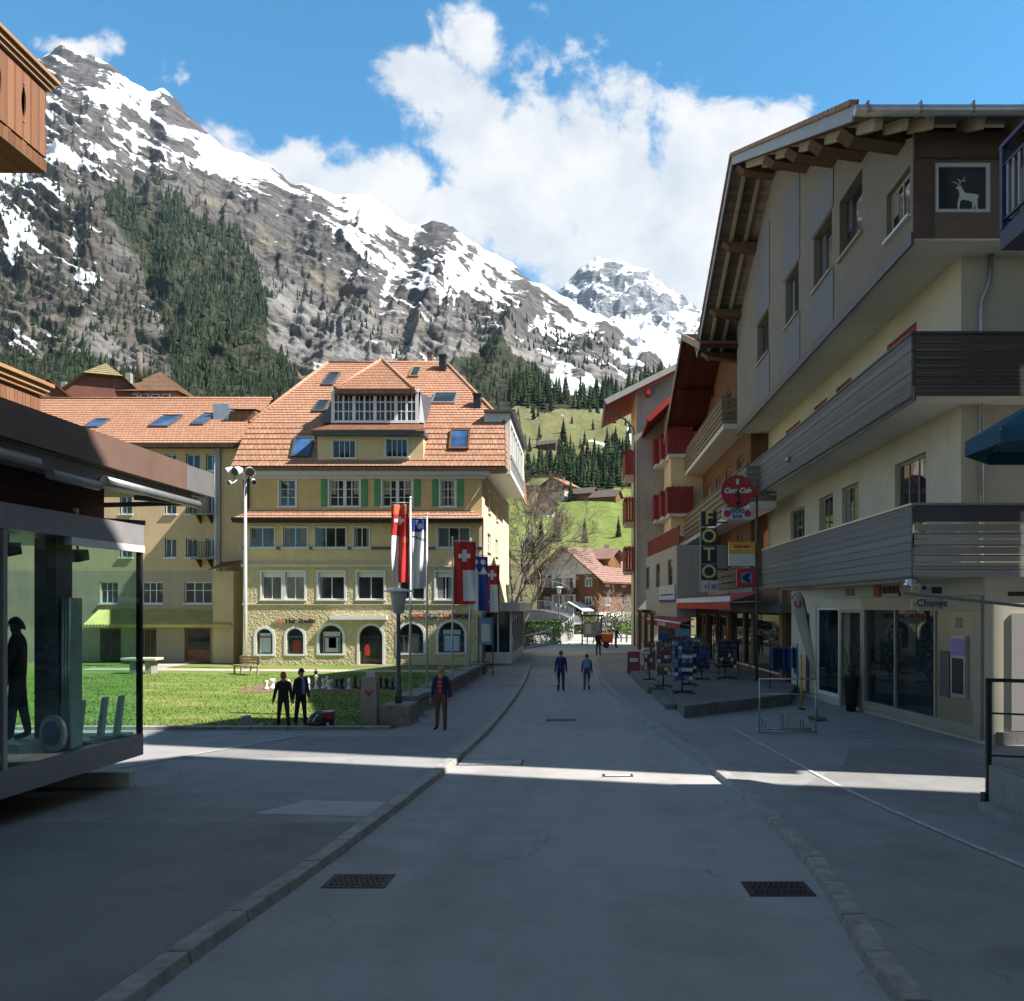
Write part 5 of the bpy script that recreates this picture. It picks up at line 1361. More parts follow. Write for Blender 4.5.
    s.build('roof_boards', M_plank('soffit_boards', (.17, .14, .12), .18, False), ro)
    v = MB()
    for (ya, za), (yb_, zb_) in zip(prof[:-1], prof[1:]): v.beam((x0 - .025, ya, za - .02), (x0 - .025, yb_, zb_ - .02), .05, .34)
    v.build('verge_board', M('blue_grey_board', (.36, .39, .43), .6, .08, 2), ro)
    v = MB(); rk = MB()
    for (ya, za), (yb_, zb_) in zip(prof[:-1], prof[1:]):
        n = int(math.hypot(yb_ - ya, zb_ - za) / .36)
        for i in range(n):
            p, q = V((x0 - .02, ya, za)).lerp(V((x0 - .02, yb_, zb_)), i / n), V((x0 - .02, ya, za)).lerp(V((x0 - .02, yb_, zb_)), (i + .92) / n)
            rk.beam(p + V((0, 0, .22)), q + V((0, 0, .20)), .22, .12)
        for xx in (x0 + .55, x0 + 1.2): v.beam((xx, ya + .1, za - .22), (xx, yb_, zb_ - .22), .14, .24)
    rk.build('verge_tiles', MAT['tile_red'], ro); v.build('flying_rafter', MAT['beam_cream'], ro)
    for Y in (20.0, 22.6, 25.2, 28.2, 33.2, 36.6, 40.2, 42.9):
        z = ZR(Y) - .55; b = MB(); h = .62
        b.hexa([(6.75, Y - .26, z - .0), (xb + 3, Y - .26, z - h), (xb + 3, Y + .26, z - h), (6.75, Y + .26, z - .0), (6.45, Y - .26, z + .22), (xb + 3, Y - .26, z + .22), (xb + 3, Y + .26, z + .22), (6.45, Y + .26, z + .22)])
        b.box(6.95, xb + 3, Y - .19, Y + .19, z - h, z - .01) if False else None
        b.build('purlin', MAT['beam_brown'], ro)
    for i in range(11):
        e = MB(); x = 6.9 + i * 1.18; e.beam((x, 18.5, ZR(18.5) - .24), (x, 19.6, ZR(19.6) - .24), .16, .26)
        e.build('rafter_tail', MAT['beam_cream'], ro)
    g = MB(); g.tube([(x0 - .05, 18.28, 14.80), (x1, 18.28, 14.80)], .12, 10)
    for i in range(12): g.box(x0 + .2 + i * 1.2, x0 + .24 + i * 1.2, 18.14, 18.42, 14.70, 14.95)
    g.build('gutter', MAT['steel'], ro)
    # --- street level: slanting bank front, portal frame, glazing, cash machine
    G0, G1 = V((9.8, 19.4, 0)), V((8.15, 31, 0)); WK = Wall(G1, G0 - G1); Lk = (G0 - G1).length
    a_l, a_r = a_of(864.5, WK), a_of(984, WK)
    m = MB(); hs = [(a_of(843, WK), a_of(862, WK), .13, 3.25), (a_of(815.5, WK), a_of(838, WK), .35, 3.45), (a_l, a_r - .15, .35, 3.35)]
    m.wall(WK, 0, Lk, .0, 4.19, hs, .3); WL = Wall((G0.x, G0.y, 0), (1, 0, 0))
    m.wall(WL, 0, 10, .0, 4.19, (), .2); m.build('bank_wall', CREAM, t)
    p = MB(); n = .05
    p.wbox(WK, a_l, a_r, 3.35, 3.72, -.05, .09); p.wbox(WK, a_l, a_r, .22, .50, -.05, .10); p.wbox(WK, a_l, a_l + .16, .50, 3.35, -.05, .09); p.wbox(WK, a_r - .30, a_r, .50, 3.35, -.05, .09)
    p.wbox(WK, a_of(896, WK), a_of(896, WK) + .07, .50, 3.35, -.05, .07); p.wbox(WK, a_of(936, WK), a_of(936, WK) + .07, .50, 3.35, -.05, .07)
    fo = p.build('bank_portal', BRONZE, t)
    p = MB(); p.wbox(WK, a_l + .16, a_of(896, WK), .50, 3.35, -.01, .01); p.build('pane', GLASS_ST, fo)
    p = MB(); p.wbox(WK, a_of(896, WK) + .07, a_of(936, WK), .50, 3.35, -.01, .01); p.build('pane', GLASS_ST, fo)
    p = MB(); p.wbox(WK, a_of(936, WK) + .07, a_r - .30, .50, 3.35, -.02, .03); po = p.build('steel_panel', M('brushed_bronze', (.42, .36, .27), .32, .10, 1.2, metal=.7), fo)
    q = MB(); q.wbox(WK, a_of(954.5, WK), a_of(969.5, WK), 1.15, 2.72, .035, .12); atm = q.build('cash_machine', MAT['steel'], po)
    q = MB(); q.wbox(WK, a_of(955.5, WK), a_of(968.5, WK), 2.22, 2.64, .121, .135); sc_ = bpy.data.materials.new('screen_lit'); sc_.use_nodes = True; bs = sc_.node_tree.nodes['Principled BSDF']; bs.inputs['Base Color'].default_value = (.03, .03, .07, 1); bs.inputs['Emission Color'].default_value = (.22, .20, .55, 1); bs.inputs['Emission Strength'].default_value = .07
    q.build('screen', sc_, po)
    q = MB(); q.wbox(WK, a_of(956.5, WK), a_of(967.5, WK), 1.25, 2.15, .121, .13); q.build('keypad_recess', MAT['black'], po)
    q = MB(); q.wbox(WK, a_of(941.5, WK), a_of(951, WK), 1.1, 2.3, .035, .055); q.build('letter_slot_panel', MAT['steel_dark'], po)
    q = MB()
    for i in range(5): q.wbox(WK, a_of(957, WK), a_of(963.5, WK), 2.92 + i * .055, 2.95 + i * .055, .035, .05)
    q.build('vent', MAT['steel_dark'], po)
    p = MB(); p.wbox(WK, a_of(843, WK) - .12, a_of(843, WK), .13, 3.36, -.06, .07); p.wbox(WK, a_of(862, WK), a_of(862, WK) + .12, .13, 3.36, -.06, .07); p.wbox(WK, a_of(843, WK), a_of(862, WK), 3.25, 3.36, -.06, .07); dd = p.build('bank_door', BRONZE, t)
    p = MB(); p.wbox(WK, a_of(843, WK), a_of(862, WK), .13, 3.25, -.28, -.25); p.build('pane', GLASS_ST, dd)
    w = hs[1]; window(t, WK, *w, cols=(), inset=.06, fw=.12, mat=MAT['frame_white'], glass=GLASS_ST, sill=False, name='shop_window')
    p = MB(); p.wbox(WK, a_of(826, WK), Lk, 3.74, 4.18, .002, .06); so = p.build('sign_band', M('beige_band', (.50, .46, .39), .7, .05, 1), t)
    q = MB(); q.wbox(WK, a_of(877, WK), a_of(883, WK), 3.76, 4.1, .06, .12); q.build('sign_block', M('rust_orange', (.36, .09, .03), .6, .15, 3), so)
    q = MB()
    for px in (886, 890.5, 894.5, 899): q.wbox(WK, a_of(px - 1.2, WK), a_of(px + 1.8, WK), 3.84, 4.05, .06, .10)
    q.wbox(WK, a_of(901, WK), a_of(902.5, WK), 3.76, 3.9, .06, .1); q.build('sign_letters', MAT['black'], so)
    q = MB(); q.wbox(WK, a_of(848, WK), a_of(856, WK), 3.80, 4.02, .06, .09); q.build('house_plate', MAT['steel_dark'], so)
    # string of small lamps under the slab, wall vent on the front
    q = MB(); q.wbox(WL, .55, 1.0, 3.72, 3.82, .0, .03); q.build('vent', MAT['wood_dark'], t)
    q = MB(); q.wbox(WL, .25, 8, .0, .42, .01, .05); q.build('plinth', MAT['concrete'], t)
    q = MB(); q.wbox(WL, .62, 8, .45, 3.3, .01, .04); q.build('front_panel', M('grey_beige_panel', (.42, .40, .37), .8, .05, 1), t)
    # shops further up the same house: timber posts, big panes
    G2 = V((7.5, 41, 0)); WZ = Wall(G2, G1 - G2); Lz = (G1 - G2).length
    hs = [(a_of(a, WZ), a_of(b, WZ), .75, 3.15) for a, b in ((731, 742.5), (744.5, 750.5), (753.5, 781.5))] + [(a_of(786, WZ), a_of(806, WZ), .3, 3.2)]
    m = MB(); m.wall(WZ, 0, Lz, 0, 4.19, hs, .3); m.build('shop_wall', M('shop_timber', (.15, .09, .05), .7, .2, 2), t)  # brown timber, one tone with slight mottling
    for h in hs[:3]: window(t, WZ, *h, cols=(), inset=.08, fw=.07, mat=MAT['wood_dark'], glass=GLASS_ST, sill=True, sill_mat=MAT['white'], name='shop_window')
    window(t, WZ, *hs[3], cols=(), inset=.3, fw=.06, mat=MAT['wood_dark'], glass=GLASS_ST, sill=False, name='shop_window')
    q = MB(); q.wbox(WZ, a_of(729, WZ), a_of(730.6, WZ), .3, 3.5, .0, .12); q.build('post', MAT['wood_tan'], t); q = MB(); q.wbox(WZ, a_of(782.5, WZ), a_of(785.5, WZ), .3, 4.1, .0, .14); q.build('post', MAT['wood_tan'], t)
    q = MB(); q.wbox(WZ, 0, Lz, 3.2, 3.55, .0, .45); q.build('shop_fascia', MAT['steel_dark'], t)
    return t, WK, WZ

def slat_balcony(parent, xo, xi, y0, y1, z0, z1, n, slat, slab):
    b = MB(); b.box(xo + .05, xi, y0, y1, z0 - .28, z0); b.build('balcony_slab', slab, parent)
    W = Wall((xo, y1, 0), (0, -1, 0)); p = MB(); h = (z1 - z0) / n
    for i in range(n): p.wbox(W, 0, y1 - y0, z0 + i * h + .03, z0 + (i + 1) * h - .05, 0, .035)
    y = y0
    while y < y1: p.box(xo + .01, xo + .09, y, y + .09, z0, z1); y += 1.8
    p.wbox(W, 0, y1 - y0, z1, z1 + .06, -.1, .05)
    for i in range(n): p.box(xo + .036, xi, y0 - .035, y0, z0 + i * h + .03, z0 + (i + 1) * h - .05)
    p.build('balcony_rail', slat, parent)

def build_wood_chalet():
    t = thing('wooden_chalet', 'dark wooden chalet hotel with slatted balconies and deep dark red eaves', 'house', (9, 49, .1))
    xw, y0, y1 = 8.7, 41.05, 60.0
    W = Wall((xw, y1, 0), (0, -1, 0)); A = lambda y: y1 - y
    hs = []
    for z0, z1 in ((4.4, 7.4), (8.6, 11.6), (13.4, 16.2)):
        for y in (43.5, 47.0, 50.5, 54.0, 57.5): hs.append((A(y + 1.1), A(y - .6), z0, z1))
    m = MB(); m.wall(W, 0, A(y0), 3.9, 17.2, hs, .15); m.face([(xw, y0, 3.9), (18, y0, 3.9), (18, y0, 17.2), (xw, y0, 17.2)]); m.face([(xw, y0, 17.2), (xw, 48.5, 20.2), (xw, y1, 17.2)])
    m.build('wall', MAT['wood_brown'], t)
    for h in hs: window(t, W, *h, cols=(.5,), inset=.08, fw=.1, mat=MAT['wood_tan'], sill=False)
    slat_balcony(t, 7.4, xw, 41.9, 60.5, 13.0, 14.4, 5, M_plank('weathered_slats', (.25, .185, .115), .3, False), WHITE_SOFFIT)
    slat_balcony(t, 7.4, xw, 35.6, 60.5, 8.1, 9.75, 5, M_plank('weathered_slats_pale', (.24, .19, .14), .3, False), WHITE_SOFFIT)
    slat_balcony(t, 7.5, xw, 35.3, 47.5, 4.3, 5.3, 3, M_plank('weathered_slats_dark', (.15, .125, .105), .3, False), MAT['concrete'])
    s = MB(); s.box(7.3, 12, 41.1, 47.9, 3.5, 4.0); s.build('floor_band', MAT['beam_cream'], t)
    # roof: gable to the street
    ZT = lambda y: 19.6 - abs(y - 48) * .40
    r = MB(); u = MB(); v = MB()
    for ya, yb in ((40.8, 48.0), (48.0, 59.5)):
        za, zb = ZT(ya), ZT(yb)
        P = [(6.1, ya, za), (18, ya, za), (18, yb, zb), (6.1, yb, zb)]
        tiled(r, *[(a, b, c + .14) for a, b, c in (P if za < zb else [P[2], P[3], P[0], P[1]])], .4)
        u.hexa([(a, b, c - .12) for a, b, c in P] + [(a, b, c + .12) for a, b, c in P]); v.beam((6.06, ya, za), (6.06, yb, zb), .06, .36)
    ro = r.build('roof', MAT['tile_brown'], t); u.build('roof_boards', MAT['wood_red'], ro); v.build('verge_board', M('pale_verge', (.34, .27, .22), .7, .1, 2), ro)
    for y in (43.5, 48, 52.5, 57.5):
        b = MB(); b.box(6.4, 9.5, y - .15, y + .15, ZT(y) - .62, ZT(y) - .2); b.build('purlin', MAT['wood_red'], ro)
    # dark shopfront at street level with a souvenir shop
    WZ = Wall((6.9, 48, 0), V((7.5, 41.02, 0)) - V((6.9, 48, 0)))
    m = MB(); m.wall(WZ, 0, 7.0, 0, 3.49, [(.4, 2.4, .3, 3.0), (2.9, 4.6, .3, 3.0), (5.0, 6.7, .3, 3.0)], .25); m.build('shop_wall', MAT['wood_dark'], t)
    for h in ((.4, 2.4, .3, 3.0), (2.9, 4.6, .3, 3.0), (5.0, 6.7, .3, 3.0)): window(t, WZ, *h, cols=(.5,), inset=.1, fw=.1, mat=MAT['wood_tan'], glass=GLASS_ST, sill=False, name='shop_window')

def red_balcony(parent, x0, x1, y0, y1, z0, h=1.5, slab=None):
    b = MB(); b.box(x0 + .06, x1, y0 + .06, y1, z0 - .34, z0); bo = b.build('balcony', slab or MAT['beam_cream'], parent)
    p = MB(); y = y0
    while y < y1 - .05: p.box(x0, x0 + .05, y, y + .20, z0 - .12, z0 + h + .1 * math.sin(3.14 * ((y - y0) % .44) / .44)); y += .22
    x = x0 + .06
    while x < x1 - .05: p.box(x, x + .20, y0, y0 + .05, z0 - .12, z0 + h + .1 * math.sin(3.14 * ((x - x0) % .44) / .44)); x += .22
    p.box(x0 - .03, x0 + .09, y0 - .03, y1, z0 + h * .86, z0 + h * .93); p.box(x0 - .03, x1, y0 - .03, y0 + .08, z0 + h * .86, z0 + h * .93)
    p.build('boards', M('dark_red_boards', (.24, .022, .020), .6, .3, 4) if 'dark_red_boards' not in bpy.data.materials else bpy.data.materials['dark_red_boards'], bo)

def build_red_chalet():
    t = thing('red_balcony_house', 'tall cream and grey house with red balconies ending the right-hand row', 'house', (6.5, 65, .1))
    xl, y0, y1 = 4.3, 62.0, 68.5
    WF = Wall((0, y0, 0), (1, 0, 0)); ZT = lambda x: 18.95 + .50 * (x - 1.85)
    m = MB(); m.face([(xl, y0, 0), (8.4, y0, 0), (8.4, y0, ZT(8.4) - .3), (xl, y0, ZT(xl) - .3)]); m.build('front_wall', GREYW, t)
    WL = Wall((xl, y1, 0), (0, -1, 0)); hs = [(3.2, 4.3, z, z + 2.2) for z in (6.6, 10.6, 14.2)] + [(1.0, 2.1, z, z + 1.8) for z in (6.8, 10.8, 14.4)]
    m = MB(); m.wall(WL, 0, y1 - y0, 0, ZT(xl) - .28, hs, .15); m.build('side_wall', YELLOW, t)
    for h in hs: window(t, WL, *h, cols=(.5,), inset=.06, fw=.09, mat=MAT['wood_tan'], sill=False)
    for z in (13.9, 10.2, 6.3): red_balcony(t, 3.45, xl, 63.0, 66.2, z, 1.75)
    dp = MB(); dp.tube([(2.2, 62.6, 18.6), (3.4, 62.4, 18.0), (4.1, 62.2, 17.2), (4.15, 61.9, 16), (4.15, 61.9, .3)], .07, 8); dp.build('downpipe', MAT['steel_dark'], t)
    r = MB(); u = MB(); P = [(1.85, 60.9, ZT(1.85)), (10, 60.9, ZT(10)), (10, 69.2, ZT(10)), (1.85, 69.2, ZT(1.85))]
    tiled(r, *[(a, b, c + .14) for a, b, c in (P[3], P[0], P[1], P[2])], .4)
    u.hexa([(a, b, c - .12) for a, b, c in P] + [(a, b, c + .12) for a, b, c in P])
    ro = r.build('roof', MAT['tile_grey'], t); u.build('roof_boards', M_plank('red_soffit', (.21, .028, .020), .16, False), ro)
    v = MB(); v.beam((1.85, 60.86, ZT(1.85)), (10, 60.86, ZT(10)), .06, .42); v.build('verge_board', M('pale_grey_verge', (.40, .39, .38), .7, .1, 2), ro)
    v = MB(); v.box(1.75, 1.86, 60.9, 69.2, ZT(1.85) - .2, ZT(1.85) + .1); v.build('gutter', MAT['steel_dark'], ro)
    v = MB(); v.box(5.0, 5.3, 61.0, 62.2, ZT(5.1) - 1.0, ZT(5.1) - .35); v.build('purlin', MAT['red_paint'], ro)
    # smaller gabled bay in front, red soffit
    b = MB(); b.box(6.4, 9.0, 57.0, 61.95, 8.4, 18.0); b.build('bay_wall', YELLOW, t)
    r = MB(); u = MB(); Z2 = lambda x: 16.3 + .95 * (x - 4.5); P = [(4.7, 56.2, Z2(4.7)), (9.4, 56.2, Z2(9.4)), (9.4, 62.4, Z2(9.4)), (4.7, 62.4, Z2(4.7))]
    tiled(r, *[(a, b_, c + .12) for a, b_, c in (P[3], P[0], P[1], P[2])], .4); u.hexa([(a, b_, c - .1) for a, b_, c in P] + [(a, b_, c + .1) for a, b_, c in P])
    r2 = r.build('bay_roof', MAT['tile_brown'], t); u.build('roof_boards', bpy.data.materials['red_soffit'], r2)
    v = MB(); v.beam((4.7, 56.16, Z2(4.7)), (9.4, 56.16, Z2(9.4)), .06, .34); v.build('verge_board', MAT['red_paint'], r2)
    for zf in (14.3, 10.1):
        for k, (xx, yy) in enumerate(((5.55, 60.4), (5.85, 58.4), (6.1, 56.4))): red_balcony(t, xx, xx + 1.8, yy, yy + 1.7, zf, 1.7, WHITE_SOFFIT)
    # projecting grey-white annexe with a terrace on top and a shop underneath
    Wn = Wall((4.95, 61, 0), V((5.75, 48, 0)) - V((4.95, 61, 0))); L = 13.02
    hs = [(a_of(a, Wn), a_of(b, Wn), 4.7, 6.35) for a, b in ((646, 649.5), (656, 660), (668, 672.5))]
    m = MB(); m.wall(Wn, 0, L, 2.75, 7.1, hs, .12); m.face([(5.75, 48, 2.75), (9, 48, 2.75), (9, 48, 7.1), (5.75, 48, 7.1)]); m.face([(4.95, 61, 7.1), (5.75, 48, 7.1), (9, 48, 7.1), (9, 61, 7.1)]); m.face([(4.95, 61, 2.75), (5.75, 48, 2.75), (9, 48, 2.75), (9, 61, 2.75)])
    m.build('annexe_wall', GREYW, t)
    for h in hs: window(t, Wn, *h, cols=(), inset=.06, fw=.07, mat=MAT['steel_dark'], sill=False)
    p = MB(); n = 34
    for i in range(n): p.wbox(Wn, i * L / n, i * L / n + .22, 7.15, 8.2, -.2, -.14)
    p.wbox(Wn, 0, L, 8.2, 8.28, -.22, -.1); p.build('terrace_rail', bpy.data.materials['dark_red_boards'], t)
    p = MB(); p.wbox(Wn, a_of(660.5, Wn), a_of(676, Wn), 3.75, 4.75, .02, .10); so = p.build('sign_board', M('pale_blue_sign', (.42, .48, .60), .6, .08, 2), t)
    p = MB(); p.wbox(Wn, a_of(660.5, Wn), a_of(676, Wn), 3.72, 3.84, .101, .12); p.wbox(Wn, a_of(662, Wn), a_of(674.5, Wn), 4.1, 4.2, .101, .11); p.build('sign_stripe', MAT['blue_cloth'], so)
    text_mesh('+', Wn, a_of(668, Wn), 4.45, .5, MAT['blue_cloth'], so, 'sign_mark', .1, .01)
    m = MB(); m.face([(5.9, 61, 0), (6.6, 48, 0), (6.6, 48, 2.75), (5.9, 61, 2.75)]); m.build('shop_wall', MAT['wood_dark'], t)
    for px, py in ((638.5, 61.0), (644.5, 55.5), (650.5, 51.0)):
        x = (px - 581) / 800 * py; p = MB(); p.box(x, x + .22, py, py + .22, .1, 3.0); p.build('post', MAT['wood_brown'], t)
    p = MB(); p.box(4.6, 6.6, 52, 61, 2.9, 3.1) if False else p.box(4.3, 4.9, 56, 61.8, 2.95, 3.15); p.build('shop_lintel', MAT['wood_dark'], t)
    for px in (640.0, 632.0):
        pass

def awning(name, label, p_near, p_far, depth_dir, drop, zt, out, mat, stripe=None, text=None):
    """sloping cloth awning: top edge on the wall line, valance in front"""
    t = thing(name, label, 'awning', ((p_near[0] + p_far[0]) / 2, (p_near[1] + p_far[1]) / 2, zt - drop - .3))
    W = Wall((p_far[0], p_far[1], 0), V((p_near[0], p_near[1], 0)) - V((p_far[0], p_far[1], 0))); L = (V(p_near) - V(p_far)).length
    c = MB(); n = 30
    c.hexa([W.p(0, zt - .02, -out), W.p(L, zt - .02, -out), W.p(L, zt - drop, 0), W.p(0, zt - drop, 0), W.p(0, zt, -out), W.p(L, zt, -out), W.p(L, zt - drop + .02, 0), W.p(0, zt - drop + .02, 0)])
    c.build('canvas', mat, t)
    v = MB(); v.wbox(W, 0, L, zt - drop - .32, zt - drop - .003, -.012, .012); vo = v.build('valance', mat, t)
    if stripe:
        s = MB(); s.wbox(W, 0, L, zt - drop + .03, zt - drop + .24, -.02, .016); s.build('stripe', stripe, vo)
    b = MB(); b.tube([W.p(0, zt - drop + .03, 0), W.p(L, zt - drop + .03, 0)], .05, 8)
    for a in (.3, L - .3): b.tube([W.p(a, zt - .4, -out), W.p(a, zt - drop - .02, -.05)], .03, 6)
    b.build('frame', MAT['white'], t)
    if text: text_mesh(text, W, L / 2, zt - drop - .17, .30, MAT['white_cloth'], vo, 'lettering', .015, .004, font_scale_x=2.2)
    return t

MODERN, WK, WZ = build_modern()
build_wood_chalet(); build_red_chalet()
awning('shop_awning', 'long bright red awning with a white band over the shop terrace', (6.0, 32.2, 0), (5.75, 48.0, 0), None, .42, 4.05, 1.3, MAT['red_cloth'], MAT['white_cloth'])
awning('shop_awning', 'small maroon awning with pale lettering beyond the postcard racks', (5.15, 41.5, 0), (4.55, 55.0, 0), None, .25, 2.78, .8, MAROON, None, 'SOUVENIRS')

# ---- raised shop terrace with steps
def terrace():
    t = thing('shop_terrace', 'low grey concrete terrace with staggered edge in front of the souvenir shop', 'terrace', (5, 32, .1))
    z = .47
    m = MB(); m.prism([(3.1, 24.0, 0), (7.1, 27.2, 0), (8.2, 30.6, 0), (7.45, 41, 0), (3.0, 41, 0), (3.15, 30.5, 0)], (0, 0, z)); m.build('slab', M('terrace_concrete', (.17, .168, .165), .9, .22, 2, .3, 30, dirt=.35), t, bevel=.02)  # concrete darkened in its colour for the shaded terrace
    m = MB(); m.prism([(2.55, 30.6, 0), (3.13, 30.6, 0), (2.98, 38.2, 0), (2.35, 38.2, 0)], (0, 0, z - .12)); m.build('step', bpy.data.materials['terrace_concrete'], t, bevel=.02)
    m = MB(); m.prism([(2.75, 26.0, 0), (3.09, 26.0, 0), (3.14, 30.4, 0), (2.7, 30.4, 0)], (0, 0, z - .20)); m.build('step', bpy.data.materials['terrace_concrete'], t, bevel=.02)
terrace()

# ---- off to the right: corner house heightened for shadow, and an added shade house
def side_house(name, label, corner, rot, wx, ly, ze, rise, wallm, roofm, ov=.7):
    """corner: the far left corner; local x to the right, local -y towards the viewer"""
    t = thing(name, label, 'house', (corner[0], corner[1], 0), rot); Mx = WM[t]; P = lambda x, y, z: Mx @ V((x, y, z))
    ym = -ly / 2; zr = ze + rise; W = Wall(P(0, 0, 0), Mx.to_3x3() @ V((0, -1, 0))); hs = []
    for z in np.arange(1.2, ze - 2.5, 3.4):
        k = max(1, int(ly / 3.2))
        for i in range(k): c = ly * (i + .5) / k; hs.append((c - .6, c + .6, z, z + 1.7))
    m = MB(); m.wall(W, 0, ly, -.5, ze, hs, .15); m.face([P(0, 0, ze), P(0, -ly, ze), P(0, ym, zr - .3)]); m.face([P(wx, 0, ze), P(wx, -ly, ze), P(wx, ym, zr - .3)])
    for a, b in (((0, 0), (wx, 0)), ((wx, 0), (wx, -ly)), ((wx, -ly), (0, -ly))): m.face([P(*a, -.5), P(*b, -.5), P(*b, ze), P(*a, ze)])
    m.build('wall', wallm, t)
    for h in hs: window(t, W, *h, cols=(.5,), inset=.08, sill=True)
    s = rise / (ly / 2); r = MB(); u = MB()
    for ya, yb, za, zb in ((ov, ym, ze - s * ov, zr), (ym, -ly - ov, zr, ze - s * ov)):
        q = [P(-ov, ya, za), P(wx + ov, ya, za), P(wx + ov, yb, zb), P(-ov, yb, zb)]
        tiled(r, *(q if za < zb else [q[2], q[3], q[0], q[1]]), .5); u.hexa([p - V((0, 0, .25)) for p in q] + [p - V((0, 0, .03)) for p in q])
    ro = r.build('roof', roofm, t); u.build('roof_boards', MAT['wood_brown'], ro)
    return t
def off_frame():
    t = side_house('corner_house', 'tall cream house on the near right corner with a blue railed balcony', (9.6, 13.35), R(-13), 18, 30, 21.2, 13, CREAM, MAT['tile_red'], .35)  # height and turn shaped so its shadow covers the near street
    # blue steel balcony that reaches into the picture
    x0, x1, y0, y1, z0, z1 = 6.5, 9.58, 5.5, 12.35, 9.0, 10.55
    BL = M('blue_steel', (.014, .032, .085), .45, .12, 4, metal=.2)
    b = MB(); b.box(x0 - .02, x1, y0, y1 + .02, z0 - .02, z0 + .28); bo = b.build('balcony', BL, t)
    p = MB()
    for x, y in ((x0, y1), (x0, 9), (x0, y0)): p.box(x - .04, x + .04, y - .08, y, z0 + .28, z1 + .02)
    p.beam((x0, y0, z1), (x0, y1, z1), .09, .06); p.beam((x0, y1 - .04, z1), (x1, y1 - .04, z1), .09, .06); p.beam((x0, y0, z1 - .3), (x0, y1, z1 - .3), .04, .04); p.beam((x0, y0, z0 + .42), (x0, y1, z0 + .42), .04, .04)
    p.beam((x0, y1 - .04, z0 + .42), (x1, y1 - .04, z0 + .42), .04, .04); p.build('railing', BL, bo)
    p = MB(); y = y0 + .1
    while y < y1 - .1: p.box(x0 - .008, x0 + .008, y, y + .05, z0 + .44, z1 - .32); y += .16
    x = x0 + .12
    while x < x1: p.box(x, x + .05, y1 - .05, y1 - .034, z0 + .44, z1 - .32); x += .16
    p.build('balusters', M('pale_baluster', (.30, .32, .36), .5, .08, 3), bo)
    side_house('shade_house', 'unseen narrow house added beside the bank to shade the street', (12.2, 18.9), R(-13), 7, 4.2, 25.5, .8, GREYW, MAT['tile_brown'], .2)  # unseen, added only to fill the shadow across the street
    t2 = [o for o in bpy.data.objects if o.name == 'shade_house'][0]; P2 = lambda x, y, z: WM[t2] @ V((x, y, z)); b = MB(); b.hexa([P2(x, y, z) for z in (15.5, 25.2) for x, y in ((.02, -4.62), (6.9, -4.62), (6.9, -4.203), (.02, -4.203))]); b.build('shade_overhang', GREYW, t2)  # overhang added high up to narrow the sunlit stripe
off_frame()

# ---- parasol and stair at the right edge
def parasol(cx, cy, zt, r, label):
    t = thing('parasol', label, 'parasol', (cx, cy, zg(cy) + .1)); TEAL = M('teal_cloth', (.008, .075, .135), .8, .1, 3) if 'teal_cloth' not in bpy.data.materials else bpy.data.materials['teal_cloth']
    p = MB(); p.tube([(cx, cy, zg(cy) + .1), (cx, cy, zt + .9)], .04, 8); p.build('pole', MAT['white'], t)
    c = MB(); n = 8; rim = [V((cx + r * math.cos(2 * math.pi * (i + .5) / n), cy + r * math.sin(2 * math.pi * (i + .5) / n), zt)) for i in range(n)]
    for i in range(n):
        a, b = rim[i], rim[(i + 1) % n]; top = V((cx, cy, zt + .85)); c.face([a, b, top]); c.face([a - V((0, 0, .25)), b - V((0, 0, .25)), b, a]); c.face([b - V((0, 0, .02)), a - V((0, 0, .02)), top - V((0, 0, .02))])
    c.build('canopy', TEAL, t)
    q = MB()
    for a in rim: q.tube([a - V((0, 0, .04)), (cx, cy, zt + .78)], .015, 5)
    q.build('ribs', MAT['steel'], t)
parasol(7.85, 12.9, 6.25, 1.5, 'teal parasol with a drooping edge beside the upper balconies')
def stair():
    t = thing('entrance_steps', 'concrete entrance steps with a black steel handrail at the right edge', 'steps', (7.4, 12.6, zg(12.6)))
    z = zg(12.7); m = MB(); m.box(6.72, 10, 11.4, 13.2, z, z + .78); m.box(6.72, 10, 11.4, 12.9, z + .783, z + .82) ; m.build('block', MAT['concrete'], t, bevel=.02)
    m = MB(); m.box(6.45, 6.715, 11.6, 13.0, z, z + .22); m.build('tread', MAT['concrete'], t, bevel=.015)
    r = MB(); r.box(6.72, 6.80, 13.24, 13.30, z + .2, z + 2.2); r.beam((6.76, 13.27, z + 2.17), (9.5, 12.9, z + 2.12), .05, .06); r.beam((6.76, 13.27, z + 1.62), (9.5, 12.9, z + 1.55), .03, .03); r.beam((6.76, 13.27, z + .92), (9.5, 12.9, z + .86), .03, .03); r.box(6.66, 6.86, 13.2, 13.34, z + .12, z + .3)
    r.build('handrail', MAT['black'], t)
stair()
# ================================================================== glass pavilion, wooden balcony, houses behind
PAV_STEEL = M('pavilion_steel', (.30, .295, .305), .45, .10, 2, metal=.25)
COPPER = M('brown_fascia', (.17, .105, .082), .6, .12, 1.2, metal=.15, dirt=.2)
CLEAR = M_glass_clear('clear_glass', (.85, .955, .93))
CARPET = M('green_carpet', (.012, .055, .030), .95, .2, 8)

